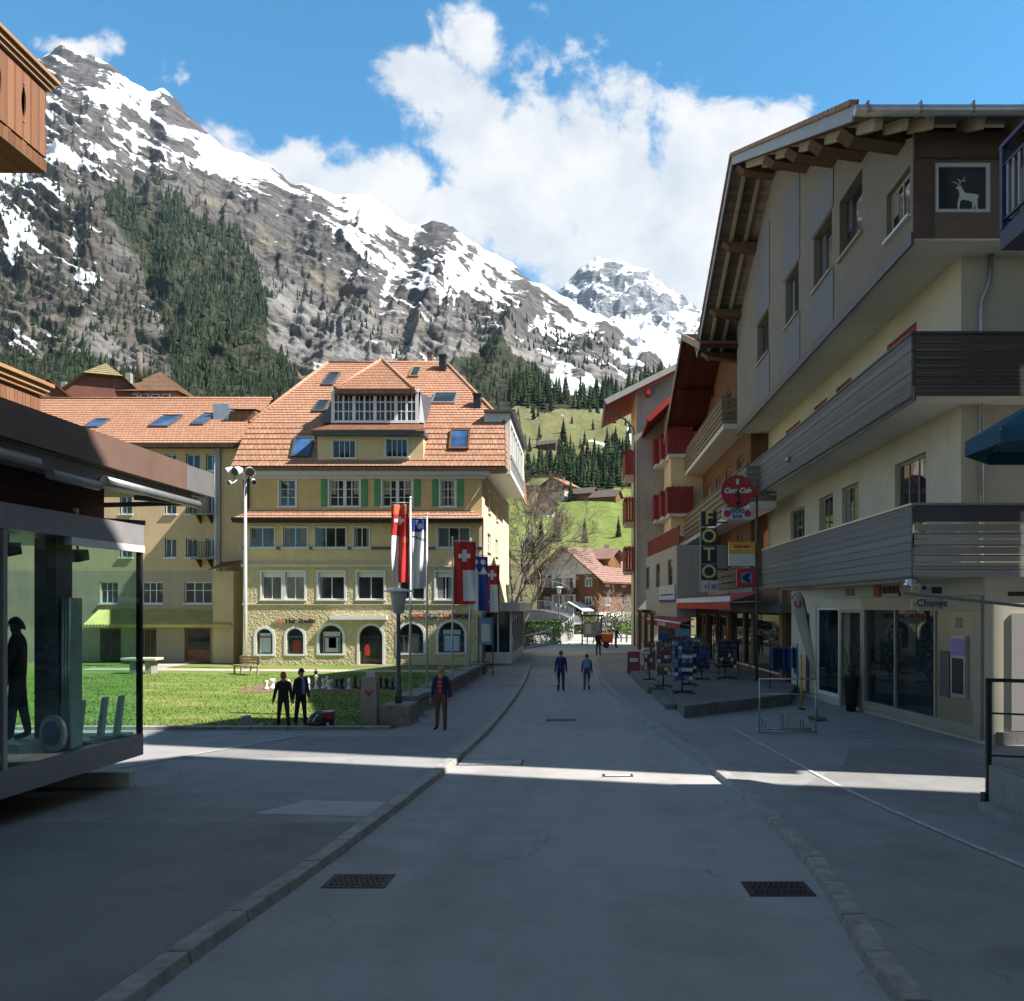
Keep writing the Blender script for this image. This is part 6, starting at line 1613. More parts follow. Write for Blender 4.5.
def build_pavilion():
    t = thing('glass_pavilion', 'flat roofed glass pavilion with brown fascia on the left pavement', 'pavilion', (-9, 12, zg(12)))
    c = V((-8.3, 15.1, 0)); WG = Wall((-8.72, 5.5, 0), c - V((-8.72, 5.5, 0))); L = (c - V((-8.72, 5.5, 0))).length
    z0, z1, z2, z3 = .68, 1.08, 4.62, 5.0
    WE = Wall((-8.3, 15.1, 0), (-1, .02, 0)); LE = 5.6     # end glazing, looks up the street
    WBk = Wall((-14.2, 15.2, 0), (-.02, -1, 0))
    b = MB(); b.prism([WG.p(0, z0, .04), WG.p(L, z0, .04), WE.p(LE, z0, .04), (-14.4, 5.5, z0)], (0, 0, z1 - z0)); b.build('floor_slab', PAV_STEEL, t)
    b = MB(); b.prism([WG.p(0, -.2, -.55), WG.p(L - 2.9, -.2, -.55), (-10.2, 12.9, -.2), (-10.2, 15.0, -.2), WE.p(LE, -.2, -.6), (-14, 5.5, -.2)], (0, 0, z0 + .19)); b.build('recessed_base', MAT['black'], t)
    b = MB(); b.box(-10.15, -8.36, 14.80, 15.0, -.02, .40); b.build('plinth', M('pale_plinth', (.55, .53, .51), .8, .15, 2, dirt=.3), t)
    b = MB(); b.prism([WG.p(0, z2, .05), WG.p(L, z2, .05), WE.p(LE, z2, .05), (-14.4, 5.5, z2)], (0, 0, z3 - z2)); b.build('header_slab', PAV_STEEL, t)
    b = MB(); b.wbox(WG, L - 2.0, L + .03, z2 - .13, z2 - .004, -.06, .052); b.build('header_trim', MAT['white'], t)
    b = MB(); b.wbox(WG, 0, L, z1 + .01, z2 - .01, -.012, .012); go = b.build('glass_wall', CLEAR, t)
    b = MB(); b.wbox(WE, .02, LE, z1 + .01, z2 - .01, -.012, .012); b.build('glass_wall', CLEAR, t)
    b = MB()
    for a in (2.5, 6.2): b.wbox(WG, a - .03, a + .05, z1, z2, -.06, .03)
    b.build('mullion', MAT['steel'], t)
    b = MB(); b.wbox(WG, L - .05, L + .02, z1, z2, -.07, .02); b.build('corner_post', MAT['black'], t)
    # dark timber wall above the header, under the eaves
    Wt = Wall((-8.75, 5.5, 0), (0.02, 1, 0)); b = MB(); b.wbox(Wt, 0, 8.9, z3 + .003, 5.9, -4.5, -.01); b.build('upper_wall', M_plank('oxblood_boards', (.045, .018, .014), .14, False), t)
    # roof
    x0, x1, ya, yb = -16, -8.0, 3.0, 17.45
    b = MB(); b.box(x0, x1 - .12, ya, yb - .1, 5.92, 6.30); ro = b.build('roof', MAT['steel_dark'], t)
    b = MB(); b.box(x1 - .118, x1, ya, 16.25, 5.84, 6.37); b.build('fascia', COPPER, ro)
    b = MB(); b.box(x1 - .118, x1 - .01, 16.253, yb, 5.85, 6.36); b.box(x0, x1 - .12, yb - .098, yb, 5.85, 6.36); b.build('fascia_end', M('grey_flashing', (.20, .20, .205), .5, .1, 2, metal=.3), ro)
    b = MB(); b.box(x0, x1 - .2, ya, yb - .2, 5.83, 5.905); b.build('soffit', M_plank('soffit_tan', (.36, .28, .17), .3, True, var=.12), ro)
    b = MB(); b.box(x1 - .55, x1 - .22, ya, 16.9, 5.58, 5.82); b.build('soffit_beam', PAV_STEEL, ro)
    for (p, q, z) in ((5, 11.9, 5.62), (12.2, 13.4, 5.50), (13.6, 16.9, 5.62)):
        b = MB(); b.tube([(x1 - .1, p, z), (x1 - .1, q, z)], .085, 10); b.build('awning_roll', MAT['steel'] if p > 13.5 else PAV_STEEL, t)
    for (p, q) in (((-8.3, 14.9, 5.5), (-8.15, 16.6, 5.62)), ((-10.4, 15.1, 5.35), (-8.25, 16.5, 5.6)), ((-10.8, 15.0, 5.2), (-8.5, 15.6, 5.1))):
        b = MB(); b.beam(p, q, .07, .09); b.build('awning_arm', MAT['steel_dark'], t)
    # inside: carpet, pale floor, pillars, spotlights
    b = MB(); b.prism([WG.p(.05, z1, -.10), WG.p(L - 2.6, z1, -.10), (-10.4, 12.9, z1), (-13.9, 12.4, z1), (-13.9, 5.6, z1)], (0, 0, .02)); b.build('carpet', CARPET, t)
    b = MB(); b.prism([(-9.0, 13.0, z1), WG.p(L - .1, z1, -.10), WE.p(LE - .2, z1, -.1), (-13.9, 12.5, z1)], (0, 0, .012)); b.build('floor', M('pale_floor', (.52, .56, .54), .5, .06, 2), t)
    b = MB(); b.box(-9.02, -8.66, 13.2, 13.62, z1 + .02, z2 - .01); b.build('pillar', M('pillar_grey', (.13, .14, .15), .7, .15, 1.5), t)
    b = MB(); b.box(-8.63, -8.48, 13.3, 13.6, z1 + .02, z2 - 1.0)
    for k in range(3): b.tube([(-8.60 + k * .05, 13.28, z1 + .03), (-8.60 + k * .05, 13.28, z2 - 1.0)], .03, 6)
    b.build('fluted_post', M('aluminium', (.62, .63, .62), .3, .1, 3, metal=.6), t)
    b = MB(); b.box(-9.5, -8.75, 12.45, 13.15, z1 + .02, z1 + .24); b.build('platform', MAT['white'], t)
    for k, (x, y) in enumerate(((-9.9, 12.0), (-9.1, 12.7), (-8.95, 13.6), (-9.0, 14.3), (-10.6, 13.6))):
        b = MB(); b.tube([(x, y, z2), (x, y, z2 - .12)], .02, 6); b.hexa([(x - .09, y - .1, z2 - .36), (x + .09, y - .1, z2 - .36), (x + .12, y + .16, z2 - .30), (x - .12, y + .16, z2 - .30), (x - .09, y - .1, z2 - .13), (x + .09, y - .1, z2 - .13), (x + .12, y + .12, z2 - .12), (x - .12, y + .12, z2 - .12)])
        b.build('spotlight', MAT['black'], t)
    d = thing('round_sign', 'small round white and blue disc sign on the pavilion floor', 'sign', (-8.58, 13.0, z1 + .02))
    b = MB(); b.tube([(-8.60, 13.0, z1 + .33), (-8.58, 13.05, z1 + .33)], .30, 24); b.build('disc', MAT['white'], d)
    b = MB(); b.tube([(-8.61, 12.975, z1 + .33), (-8.601, 12.997, z1 + .33)], .20, 24); b.build('emblem', MULTI[3], d)
    for k, (x, y) in enumerate(((-8.75, 14.0), (-8.65, 14.5), (-8.5, 14.75))):
        f = thing('display_stand', ('white ski boot stand behind the pavilion glass, nearest of three', 'white ski boot stand behind the pavilion glass, middle one', 'white ski boot stand behind the pavilion glass, nearest the corner')[k], 'display stand', (x, y, z1 + .013), 0, 'boot stands in the pavilion')
        b = MB(); b.box(x - .18, x + .18, y - .12, y + .12, z1 + .015, z1 + .06); b.build('foot', MAT['white'], f)
        b = MB(); b.hexa([(x - .1, y - .06, z1 + .062), (x - .02, y - .06, z1 + .062), (x - .02, y + .06, z1 + .062), (x - .1, y + .06, z1 + .062), (x, y - .06, z1 + .75), (x + .06, y - .06, z1 + .75), (x + .06, y + .06, z1 + .75), (x, y + .06, z1 + .75)]); b.build('leg', MAT['white'], f)
    return t
build_pavilion()

def build_balcony_chalet():
    t = thing('timber_chalet', 'brown timber chalet with carved board balconies at the upper left edge', 'house', (-13, 8, 0))
    b = MB(); b.box(-24, -12.2, -4, 14.6, -.2, 17); b.build('wall', MAT['wood_tan'], t)
    CARV = M_plank('carved_boards', (.235, .112, .062), .215, True, var=.22); RAIL = M('rail_wood', (.36, .20, .095), .6, .2, 2, stretch=(6, .6, 6))
    xo = -10.5
    for z0, z1, ye in ((12.28, 13.6, 15.72), (6.1, 7.55, 15.55)):
        s = MB(); s.box(-12.25, xo + .08, -4, ye - .12, z0 - .36, z0 - .12); s.build('balcony_floor', MAT['wood_brown'], t)
        j = MB(); y = -3.0
        while y < ye - .3: j.box(-12.2, xo - .02, y, y + .12, z0 - .115, z0 + .2); y += .42
        j.build('joist', MAT['wood_tan'], t)
        W = Wall((xo, -4, 0), (0, 1, 0)); L = ye + 4
        # boards with a lens-shaped cut between pairs
        p = MB(); w = .215; n = int(L / w); h = z1 - z0
        for i in range(n):
            a0, a1 = L - (i + 1) * w + .004, L - i * w - .004
            side = 1 if i % 3 == 0 else (-1 if i % 3 == 2 else 0)
            pr = [(.0, 0), (.22, 0), (.235, .03), (.25, 0), (.30, .0), (.36, .035), (.45, .055), (.54, .06), (.63, .05), (.72, .02), (.76, 0), (.775, .03), (.79, 0), (1, 0)]
            prev = None
            for f, cut in pr:
                l, r = a0 + (cut if side == -1 else 0), a1 - (cut if side == 1 else 0)
                if prev: p.hexa([W.p(prev[1], z0 + h * prev[0], -.03), W.p(prev[2], z0 + h * prev[0], -.03), W.p(prev[2], z0 + h * prev[0], 0), W.p(prev[1], z0 + h * prev[0], 0),
                                 W.p(l, z0 + h * f, -.03), W.p(r, z0 + h * f, -.03), W.p(r, z0 + h * f, 0), W.p(l, z0 + h * f, 0)])
                prev = (f, l, r)
        p.build('balcony_boards', CARV, t)
        bk = MB(); bk.wbox(W, 0, L - .05, z0 + .1, z1 - .05, -.30, -.26); bk.build('balcony_lining', MAT['wood_dark'], t)
        r = MB(); r.wbox(W, 0, L + .06, z1 + .02, z1 + .10, -.06, .06); r.wbox(W, 0, L + .10, z1 + .103, z1 + .20, -.08, .11); r.wbox(W, 0, L + .16, z1 + .203, z1 + .27, -.10, .17); r.build('hand_rail', RAIL, t)
        e = MB(); WEn = Wall((xo, ye, 0), (-1, 0, 0)); e.wbox(WEn, .03, 1.7, z0, z1, -.03, 0); e.build('end_boards', CARV, t)
    r = MB(); r.hexa([(-9.2, -6, 18.2), (-18, -6, 22), (-18, 13, 22), (-9.2, 13, 18.2), (-9.2, -6, 18.4), (-18, -6, 22.2), (-18, 13, 22.2), (-9.2, 13, 18.4)]) if False else r.box(-24, -11.6, -4.5, 15.0, 17.003, 17.4); r.build('roof', MAT['tile_brown'], t)
build_balcony_chalet()

# ---- generic small house: local x along the ridge-normal front, gable front faces local -Y
def chalet(name, label, loc, rot, w, l, h, rise, wallm, roofm, ov=.8, storeys=1, base=None, win=True, group=None, cat='house', hip=0.0, balcony=None, wins_side=2, wmat=None, chimney=True, gmat=None):
    t = thing(name, label, cat, loc, rot, group); Mx = WM[t]
    P = lambda x, y, z: Mx @ V((x, y, z)); Rv = lambda x, y: (Mx.to_3x3() @ V((x, y, 0)))
    hw = w / 2; WF = Wall(P(-hw, 0, 0), Rv(1, 0)); hb = h * .38 if base else 0
    m = MB(); holes = []; sh = h / storeys
    if win:
        k = max(2, int(w / 2.6))
        for s in range(storeys):
            for i in range(k): c = w * (i + .5) / k; holes.append((c - .5, c + .5, s * sh + sh * .33, s * sh + sh * .80))
    lo = [hh for hh in holes if hh[2] < hb]; hi = [hh for hh in holes if hh[2] >= hb]
    if base:
        hb = sh if storeys > 1 else hb
        lo = [hh for hh in holes if hh[3] <= hb + .01]; hi = [hh for hh in holes if hh not in lo]
        b = MB(); b.wall(WF, 0, w, -1.5, hb, lo, .12)
        for q in (((-hw, l), (-hw, 0)), ((hw, 0), (hw, l)), ((hw, l), (-hw, l))): b.face([P(*q[0], -1.5), P(*q[1], -1.5), P(*q[1], hb), P(*q[0], hb)])
        b.build('base_wall', base, t); z0 = hb
    else: z0 = -1.5
    m.wall(WF, 0, w, z0, h, hi, .12)
    side_h = []
    WS = Wall(P(hw, 0, 0), Rv(0, 1))
    if win and wins_side:
        for s in range(storeys):
            if base and s == 0 and storeys > 1: continue
            for i in range(wins_side): c = l * (i + .5) / wins_side; side_h.append((c - .6, c + .6, s * sh + sh * .33, s * sh + sh * .80))
    m.wall(WS, 0, l, z0, h, side_h, .12)
    for q in (((-hw, l), (-hw, 0)), ((hw, l), (-hw, l))): m.face([P(*q[0], z0), P(*q[1], z0), P(*q[1], h), P(*q[0], h)])
    m.build('wall', wallm, t)
    g = MB(); zt = h + rise
    if hip:
        zh = h + rise * (1 - hip); xh = hw * hip
        g.face([P(-hw, 0, h), P(hw, 0, h), P(xh, 0, zh - .1), P(-xh, 0, zh - .1)])
    else: g.face([P(-hw, 0, h), P(hw, 0, h), P(0, 0, zt - .15)])
    g.build('gable', gmat or wallm, t)
    g = MB(); g.face([P(hw, l, h), P(-hw, l, h), P(0, l, zt - .15)]); g.build('gable', gmat or wallm, t)
    for hh in lo + hi: window(t, WF, *hh, cols=(.5,), inset=.04, fw=.09, mat=wmat, sill=False)
    for hh in side_h: window(t, WS, *hh, cols=(.5,), inset=.04, fw=.09, mat=wmat, sill=False)
    s = rise / hw; ex = hw + ov; ez = h - s * ov; r = MB(); u = MB(); yb = -ov; ye = l + ov
    if hip:
        zh = h + rise * (1 - hip) + .1; xh = hw * hip; yh = hip * l * .35
        tiled(r, P(ex, yb, ez), P(ex, ye, ez), P(0, ye, zt), P(0, yb + yh, zt), .5) if False else None
        r.face([P(ex, yb, ez), P(ex, ye, ez), P(0, ye, zt), P(0, yb + yh, zt), P(xh, yb, zh)]); r.face([P(-ex, ye, ez), P(-ex, yb, ez), P(-xh, yb, zh), P(0, yb + yh, zt), P(0, ye, zt)])
        tiled(r, P(-xh, yb, zh), P(xh, yb, zh), P(0, yb + yh, zt), P(0, yb + yh, zt), .5)
    else:
        tiled(r, P(ex, yb, ez), P(ex, ye, ez), P(0, ye, zt), P(0, yb, zt), .45); tiled(r, P(-ex, ye, ez), P(-ex, yb, ez), P(0, yb, zt), P(0, ye, zt), .45)
        for sx in (1, -1):
            q = [P(sx * ex, yb, ez - .16), P(sx * ex, ye, ez - .16), P(0, ye, zt - .16), P(0, yb, zt - .16)]; u.hexa(q + [p + V((0, 0, .13)) for p in q])
    ro = r.build('roof', roofm, t)
    if u.v: u.build('roof_boards', MAT['wood_brown'], ro)
    if chimney: c = MB(); p = P(hw * .35, l * .55, 0); c.box(p.x - .3, p.x + .3, p.y - .3, p.y + .3, loc[2] + h, loc[2] + zt + .5); c.build('chimney', MAT['concrete'], ro)
    if balcony:
        for zb in balcony:
            b = MB(); b.wbox(WF, .2, w - .2, zb - .12, zb, .002, 1.0); bo = b.build('balcony', MAT['wood_brown'], t)
            b = MB(); b.wbox(WF, .2, w - .2, zb + .003, zb + .9, .94, 1.0); b.build('railing', MAT['wood_brown'], bo)
    return t

RUST = M('rust_red_wall', (.15, .06, .04), .85, .15, 1); PINKW = M('pink_wood', (.33, .19, .13), .8, .15, 2)
def back_houses():
    P = lambda px, py, d: ((px - 581) / 800 * d, d, EYE + (605 - py) / 800 * d)
    a = P(104, 425, 92); chalet('old_house', 'old rust red house with mossy half-hipped roof above the tiled wing', a, R(22), 9.6, 12, 3.0, 4.4, RUST, MAT['tile_olive'], .7, 1, win=True, hip=.42, wins_side=2)
    b = P(163, 425, 96); t = thing('tower_house', 'small house with pyramid brown roof right of the mossy roofed house', 'house', b)
    m = MB(); w = 2.9; h = 3.4; x, y, z = b; m.box(x - w, x + w, y - w, y + w, z - 2, z + h); m.build('wall', PINKW, t)
    r = MB(); e = w + .7; ap = V((x - .3, y, z + h + 3.0)); c = [V((x - e, y - e, z + h - .25)), V((x + e, y - e, z + h - .25)), V((x + e, y + e, z + h - .25)), V((x - e, y + e, z + h - .25))]
    for i in range(4): tiled(r, c[i], c[(i + 1) % 4], ap, ap, .4)
    r.build('roof', MAT['tile_brown'], t)
    WF = Wall((x - w, y - w, z), (1, 0, 0))
    for i in range(4): f = MB(); f.wbox(WF, .6 + i * 1.25, 1.5 + i * 1.25, h - 1.5, h - .45, .01, .05); o = f.build('window', MAT['frame_white'], t); p = MB(); p.wbox(WF, .7 + i * 1.25, 1.4 + i * 1.25, h - 1.4, h - .55, .05, .06); p.build('pane', MAT['glass'], o)
    c = MB(); q = P(139.5, 380, 94); c.tube([q, (q[0], q[1], q[2] + 3.2)], .34, 10); c.build('chimney', MAT['tile_grey'], t)
    chalet('low_house', 'low grey roofed house left of the mossy roofed house', P(49, 412, 88), R(20), 4.2, 6, 1.9, 1.8, RUST, MAT['tile_grey'], .5, 1, win=False)
back_houses()

def valley_houses():
    G = lambda px, py: ground_height_far(TER, px, py)
    W1 = M_plank('valley_wood', (.19, .085, .045), .4, False); ST = M('valley_plaster', (.60, .56, .50), .9, .08, 1)
    chalet('valley_chalet', 'large brown chalet with red roof on the meadow edge', G(553, 499), R(-28), 9.5, 10, 6.0, 2.6, W1, MAT['tile_red'], 1.2, 2, base=ST, balcony=(3.1,))
    chalet('valley_chalet', 'pinkish chalet with white ground floor standing lowest on the meadow', G(548, 516), R(24), 6.0, 7, 4.6, 2.1, PINKW, MAT['tile_brown'], 1.0, 2, base=ST, balcony=(2.4,))
    chalet('valley_chalet', 'long low chalet left of the large red roofed chalet', G(538, 498), R(18), 7, 9, 3.6, 2.0, PINKW, MAT['tile_brown'], 1.0, 1)
    chalet('valley_barn', 'grey roofed barn in the middle of the green meadow', G(595, 500), R(62), 5.5, 9, 2.2, 2.0, W1, MAT['tile_grey'], .8, 1, win=False, cat='barn', chimney=False)
    chalet('valley_barn', 'grey barn nearest the red balconies on the meadow', G(618, 503), R(66), 5.5, 10, 2.3, 2.2, W1, MAT['tile_grey'], .8, 1, win=False, cat='barn', chimney=False)
    chalet('hill_barn', 'dark barn with pale roof high on the tan pasture', G(559, 449), R(62), 8, 13, 4.0, 2.6, M_plank('hill_barn_wood', (.10, .075, .055), .5, False), MAT['tile_grey'], .8, 1, win=False, cat='barn', chimney=False)
    chalet('hill_barn', 'small barn at the upper edge of the pasture below the wood', G(536, 492), R(80), 5, 13, 3.2, .7, W1, M('tin_roof', (.30, .33, .37), .5, .1, 1), .5, 1, win=False, cat='barn', chimney=False)
    # the big house closing the street
    t = chalet('street_end_chalet', 'white and brown chalet with broad red-brown roof closing the street', (-1.6, 94, .5), R(-33), 8.8, 11.5, 6.6, 3.3, MAT['wood_brown'], M_tiles('pink_brown_tiles', (.27, .155, .125), (.33, .20, .165), .3, .4), 1.3, 3, base=M('white_base', (.62, .61, .58), .9, .06, 1), wins_side=3, gmat=MAT['white'])
    Mx = WM[t]; P = lambda x, y, z: Mx @ V((x, y, z)); WF = Wall(P(-4.4, 0, 0), Mx.to_3x3() @ V((1, 0, 0)))
    m = MB(); m.wbox(WF, 2.2, 5.6, 2.25, 6.6, .005, .10); m.build('white_panel', MAT['white'], t)
    for a in (2.6, 4.2):
        for zz in (2.9, 5.0): f = MB(); f.wbox(WF, a, a + 1.0, zz, zz + 1.15, .10, .14); o = f.build('window', MAT['wood_brown'], t); p = MB(); p.wbox(WF, a + .1, a + .9, zz + .1, zz + 1.05, .14, .155); p.build('pane', MAT['glass'], o)
    m = MB(); m.wbox(WF, 1.0, 5.8, 4.25, 4.95, .2, 1.1); m.build('balcony', MAT['wood_dark'], t)
    # wooden dormer on the right-hand slope, entrance porch
    d = MB(); q = [P(3.2, 4.0, 7.2), P(3.2, 7.0, 7.2), P(3.2, 7.0, 8.6), P(3.2, 5.5, 9.5), P(3.2, 4.0, 8.6)]; d.face(q); 
    d.prism(q, Mx.to_3x3() @ V((-2.2, 0, 0))); d.build('dormer', MAT['wood_tan'], t)
    r = MB(); 
    for ya, yb, za, zb in ((3.4, 5.5, 8.4, 9.75), (5.5, 7.6, 9.75, 8.4)):
        b = [P(3.9, ya, za), P(3.9, yb, zb), P(.2, yb, zb), P(.2, ya, za)]; r.hexa(b + [v + V((0, 0, .14)) for v in b])
    r.build('dormer_roof', bpy.data.materials['pink_brown_tiles'], t)
    pr = MB(); b = [WF.p(4.6, 2.5, .05), WF.p(6.2, 3.3, .05), WF.p(6.2, 3.3, 2.6), WF.p(4.6, 2.5, 2.6)]; pr.hexa(b + [v + V((0, 0, .1)) for v in b]); b = [WF.p(6.2, 3.3, .05), WF.p(8.2, 2.3, .05), WF.p(8.2, 2.3, 2.6), WF.p(6.2, 3.3, 2.6)]; pr.hexa(b + [v + V((0, 0, .1)) for v in b])
    for a in (4.8, 8.0): pr.wbox(WF, a, a + .12, 0, 2.4, 2.4, 2.52)
    pr.build('porch', MAT['white'], t)
    # low white building and wall right of it
    g = thing('white_outbuilding', 'low white garage wall behind the young trees', 'garage', (6.2, 97, 1)); m = MB(); m.box(2.6, 9.5, 96.5, 100, -.5, 4.6); m.build('wall', MAT['white'], g); m = MB(); m.box(2.3, 9.8, 96.1, 100.4, 4.603, 4.85); m.build('roof', MAT['tile_grey'], g)
    m = MB(); m.box(3.2, 4.6, 96.44, 96.495, 1.6, 3.6); m.build('door', MAT['wood_brown'], g)
valley_houses()
# ================================================================== trees, bushes, conifers near the street end
BARK = M('bark', (.15, .125, .10), .95, .25, 6); TWIG = M('twigs', (.165, .130, .102), .95, .25, 3); BARKL = M('pale_bark', (.20, .17, .145), .95, .2, 6)
def bare_tree(label, x, y, z, H, spread, seed, depth=6, twig=TWIG, bark=BARK, group=None, trunk=.12, name='bare_tree', first=.3, twmin=.015):
    rng = random.Random(seed); t = thing(name, label, 'tree', (x, y, z), 0, group); b = MB(); c = MB()
    def grow(p, d, L, r, k):
        n = 3; pts = [p]
        for i in range(n):
            d = (d + V((rng.gauss(0, .16), rng.gauss(0, .16), rng.gauss(.02, .10)))).normalized(); pts.append(pts[-1] + d * (L / n))
        (b if k < 2 else c).tube(pts, [r * (1 - .32 * i / n) for i in range(n + 1)], 6 if k < 2 else 3, caps=k < 2)
        if k >= depth: return
        m = 3 if k < depth - 2 else 4
        for j in range(m):
            a = rng.uniform(0, 6.28); tilt = rng.uniform(.35, .95) * spread
            s = d.cross(V((0, 0, 1)) if abs(d.z) < .9 else V((1, 0, 0))).normalized(); w = d.cross(s)
            nd = (d * math.cos(tilt) + (s * math.cos(a) + w * math.sin(a)) * math.sin(tilt) + V((0, 0, .12))).normalized()
            grow(pts[rng.choice((2, 3, 3))], nd, L * rng.uniform(.58, .82), max(r * .60, twmin), k + 1)
    grow(V((x, y, z)), V((0, 0, 1)), H * first, trunk, 0)
    b.build('trunk', bark, t); c.build('crown', twig, t); return t

LEAF = {}
def leaf_mat(name, lo, hi):
    if name in LEAF: return LEAF[name]
    m, nt, b = _bsdf(name); at = nt.nodes.new('ShaderNodeAttribute'); at.attribute_name = 'tone'
    nt.links.new(ramp(nt, at.outputs['Fac'], [(.1, lo), (.9, hi)]), b.inputs['Base Color']); b.inputs['Roughness'].default_value = .7; b.inputs['Specular IOR Level'].default_value = .2
    LEAF[name] = m; return m
def bush(label, x, y, z, rx, ry, h, mat, seed, n=900, leaf=.12, cat='bush', name='bush', group=None, box=False):
    rng = np.random.default_rng(seed); t = thing(name, label, cat, (x, y, z), 0, group)
    if box: u = rng.uniform(-1, 1, (n, 3)); k = rng.integers(0, 3, n); u[np.arange(n), k] = np.where(k == 2, 1, np.sign(u[np.arange(n), k])) * rng.uniform(.85, 1.05, n)
    else:
        u = rng.normal(size=(n, 3)); u /= np.linalg.norm(u, axis=1)[:, None]; u *= (rng.uniform(.35, 1.08, n) ** .6)[:, None]; u *= (1 + .25 * np.sin(u[:, :1] * 5 + seed) * np.cos(u[:, 1:2] * 6))
    c = np.stack([x + u[:, 0] * rx, y + u[:, 1] * ry, z + h * .5 + u[:, 2] * h * .5], -1); c[:, 2] = np.maximum(c[:, 2], z + .02)
    a = rng.normal(size=(n, 3)); b_ = rng.normal(size=(n, 3)); a /= np.linalg.norm(a, axis=1)[:, None]; b_ -= a * (a * b_).sum(1)[:, None]; b_ /= np.linalg.norm(b_, axis=1)[:, None]
    s = leaf * rng.uniform(.6, 1.3, (n, 1)); co = np.stack([c - a * s, c - b_ * s * .55, c + a * s, c + b_ * s * .55], 1).reshape(-1, 3) - np.array((x, y, z))
    me = bpy.data.meshes.new('foliage'); me.from_pydata(co.tolist(), [], [(i, i + 1, i + 2, i + 3) for i in range(0, 4 * n, 4)]); me.materials.append(mat)
    at = me.attributes.new('tone', 'FLOAT', 'POINT'); at.data.foreach_set('value', np.repeat(rng.random(n), 4).astype('f'))
    o = bpy.data.objects.new('foliage', me); COL.objects.link(o); o.parent = t; WM[o] = WM[t]
    m = MB()
    for i in range(5): m.tube([(x + rng.uniform(-.2, .2) * rx, y, z), (x + rng.uniform(-.6, .6) * rx, y + rng.uniform(-.5, .5) * ry, z + h * .6)], .02, 4)
    m.build('stems', BARK, t); return t
def conifer(label, loc, H, seed, group=None):
    rng = random.Random(seed); t = thing('conifer', label, 'tree', loc, 0, group); v = []; f = []; tone = []
    for k in range(26):                                   # whorls of drooping boughs
        fz = k / 26; zc = H * (.08 + .9 * fz); r = H * .19 * (1 - fz) ** .85 + .05; nb = 9 if fz < .7 else 6
        for j in range(nb):
            a = 6.2832 * (j + rng.random()) / nb; rr = r * rng.uniform(.65, 1.15); w = rr * .34; d = V((math.cos(a), math.sin(a), 0)); s = V((-d.y, d.x, 0)); b = len(v); zt = zc - rr * rng.uniform(.25, .5)
            for q in (V((0, 0, zc + .04 * H)), d * rr * .55 + s * w + V((0, 0, zc - rr * .18)), d * rr + V((0, 0, zt)), d * rr * .55 - s * w + V((0, 0, zc - rr * .18))): v.append(q)
            f.append((b, b + 1, b + 2, b + 3)); tone += [rng.random()] * 4
    me = bpy.data.meshes.new('crown'); me.from_pydata([tuple(q) for q in v], [], f); me.materials.append(bpy.data.materials['conifer_needles_near']); at = me.attributes.new('tone', 'FLOAT', 'POINT'); at.data.foreach_set('value', np.array(tone, 'f'))
    o = bpy.data.objects.new('crown', me); COL.objects.link(o); o.parent = t; WM[o] = WM[t]
    m = MB(); m.tube([loc, V(loc) + V((0, 0, H * .97))], [H * .018, .02], 6); m.build('trunk', BARK, t); return t

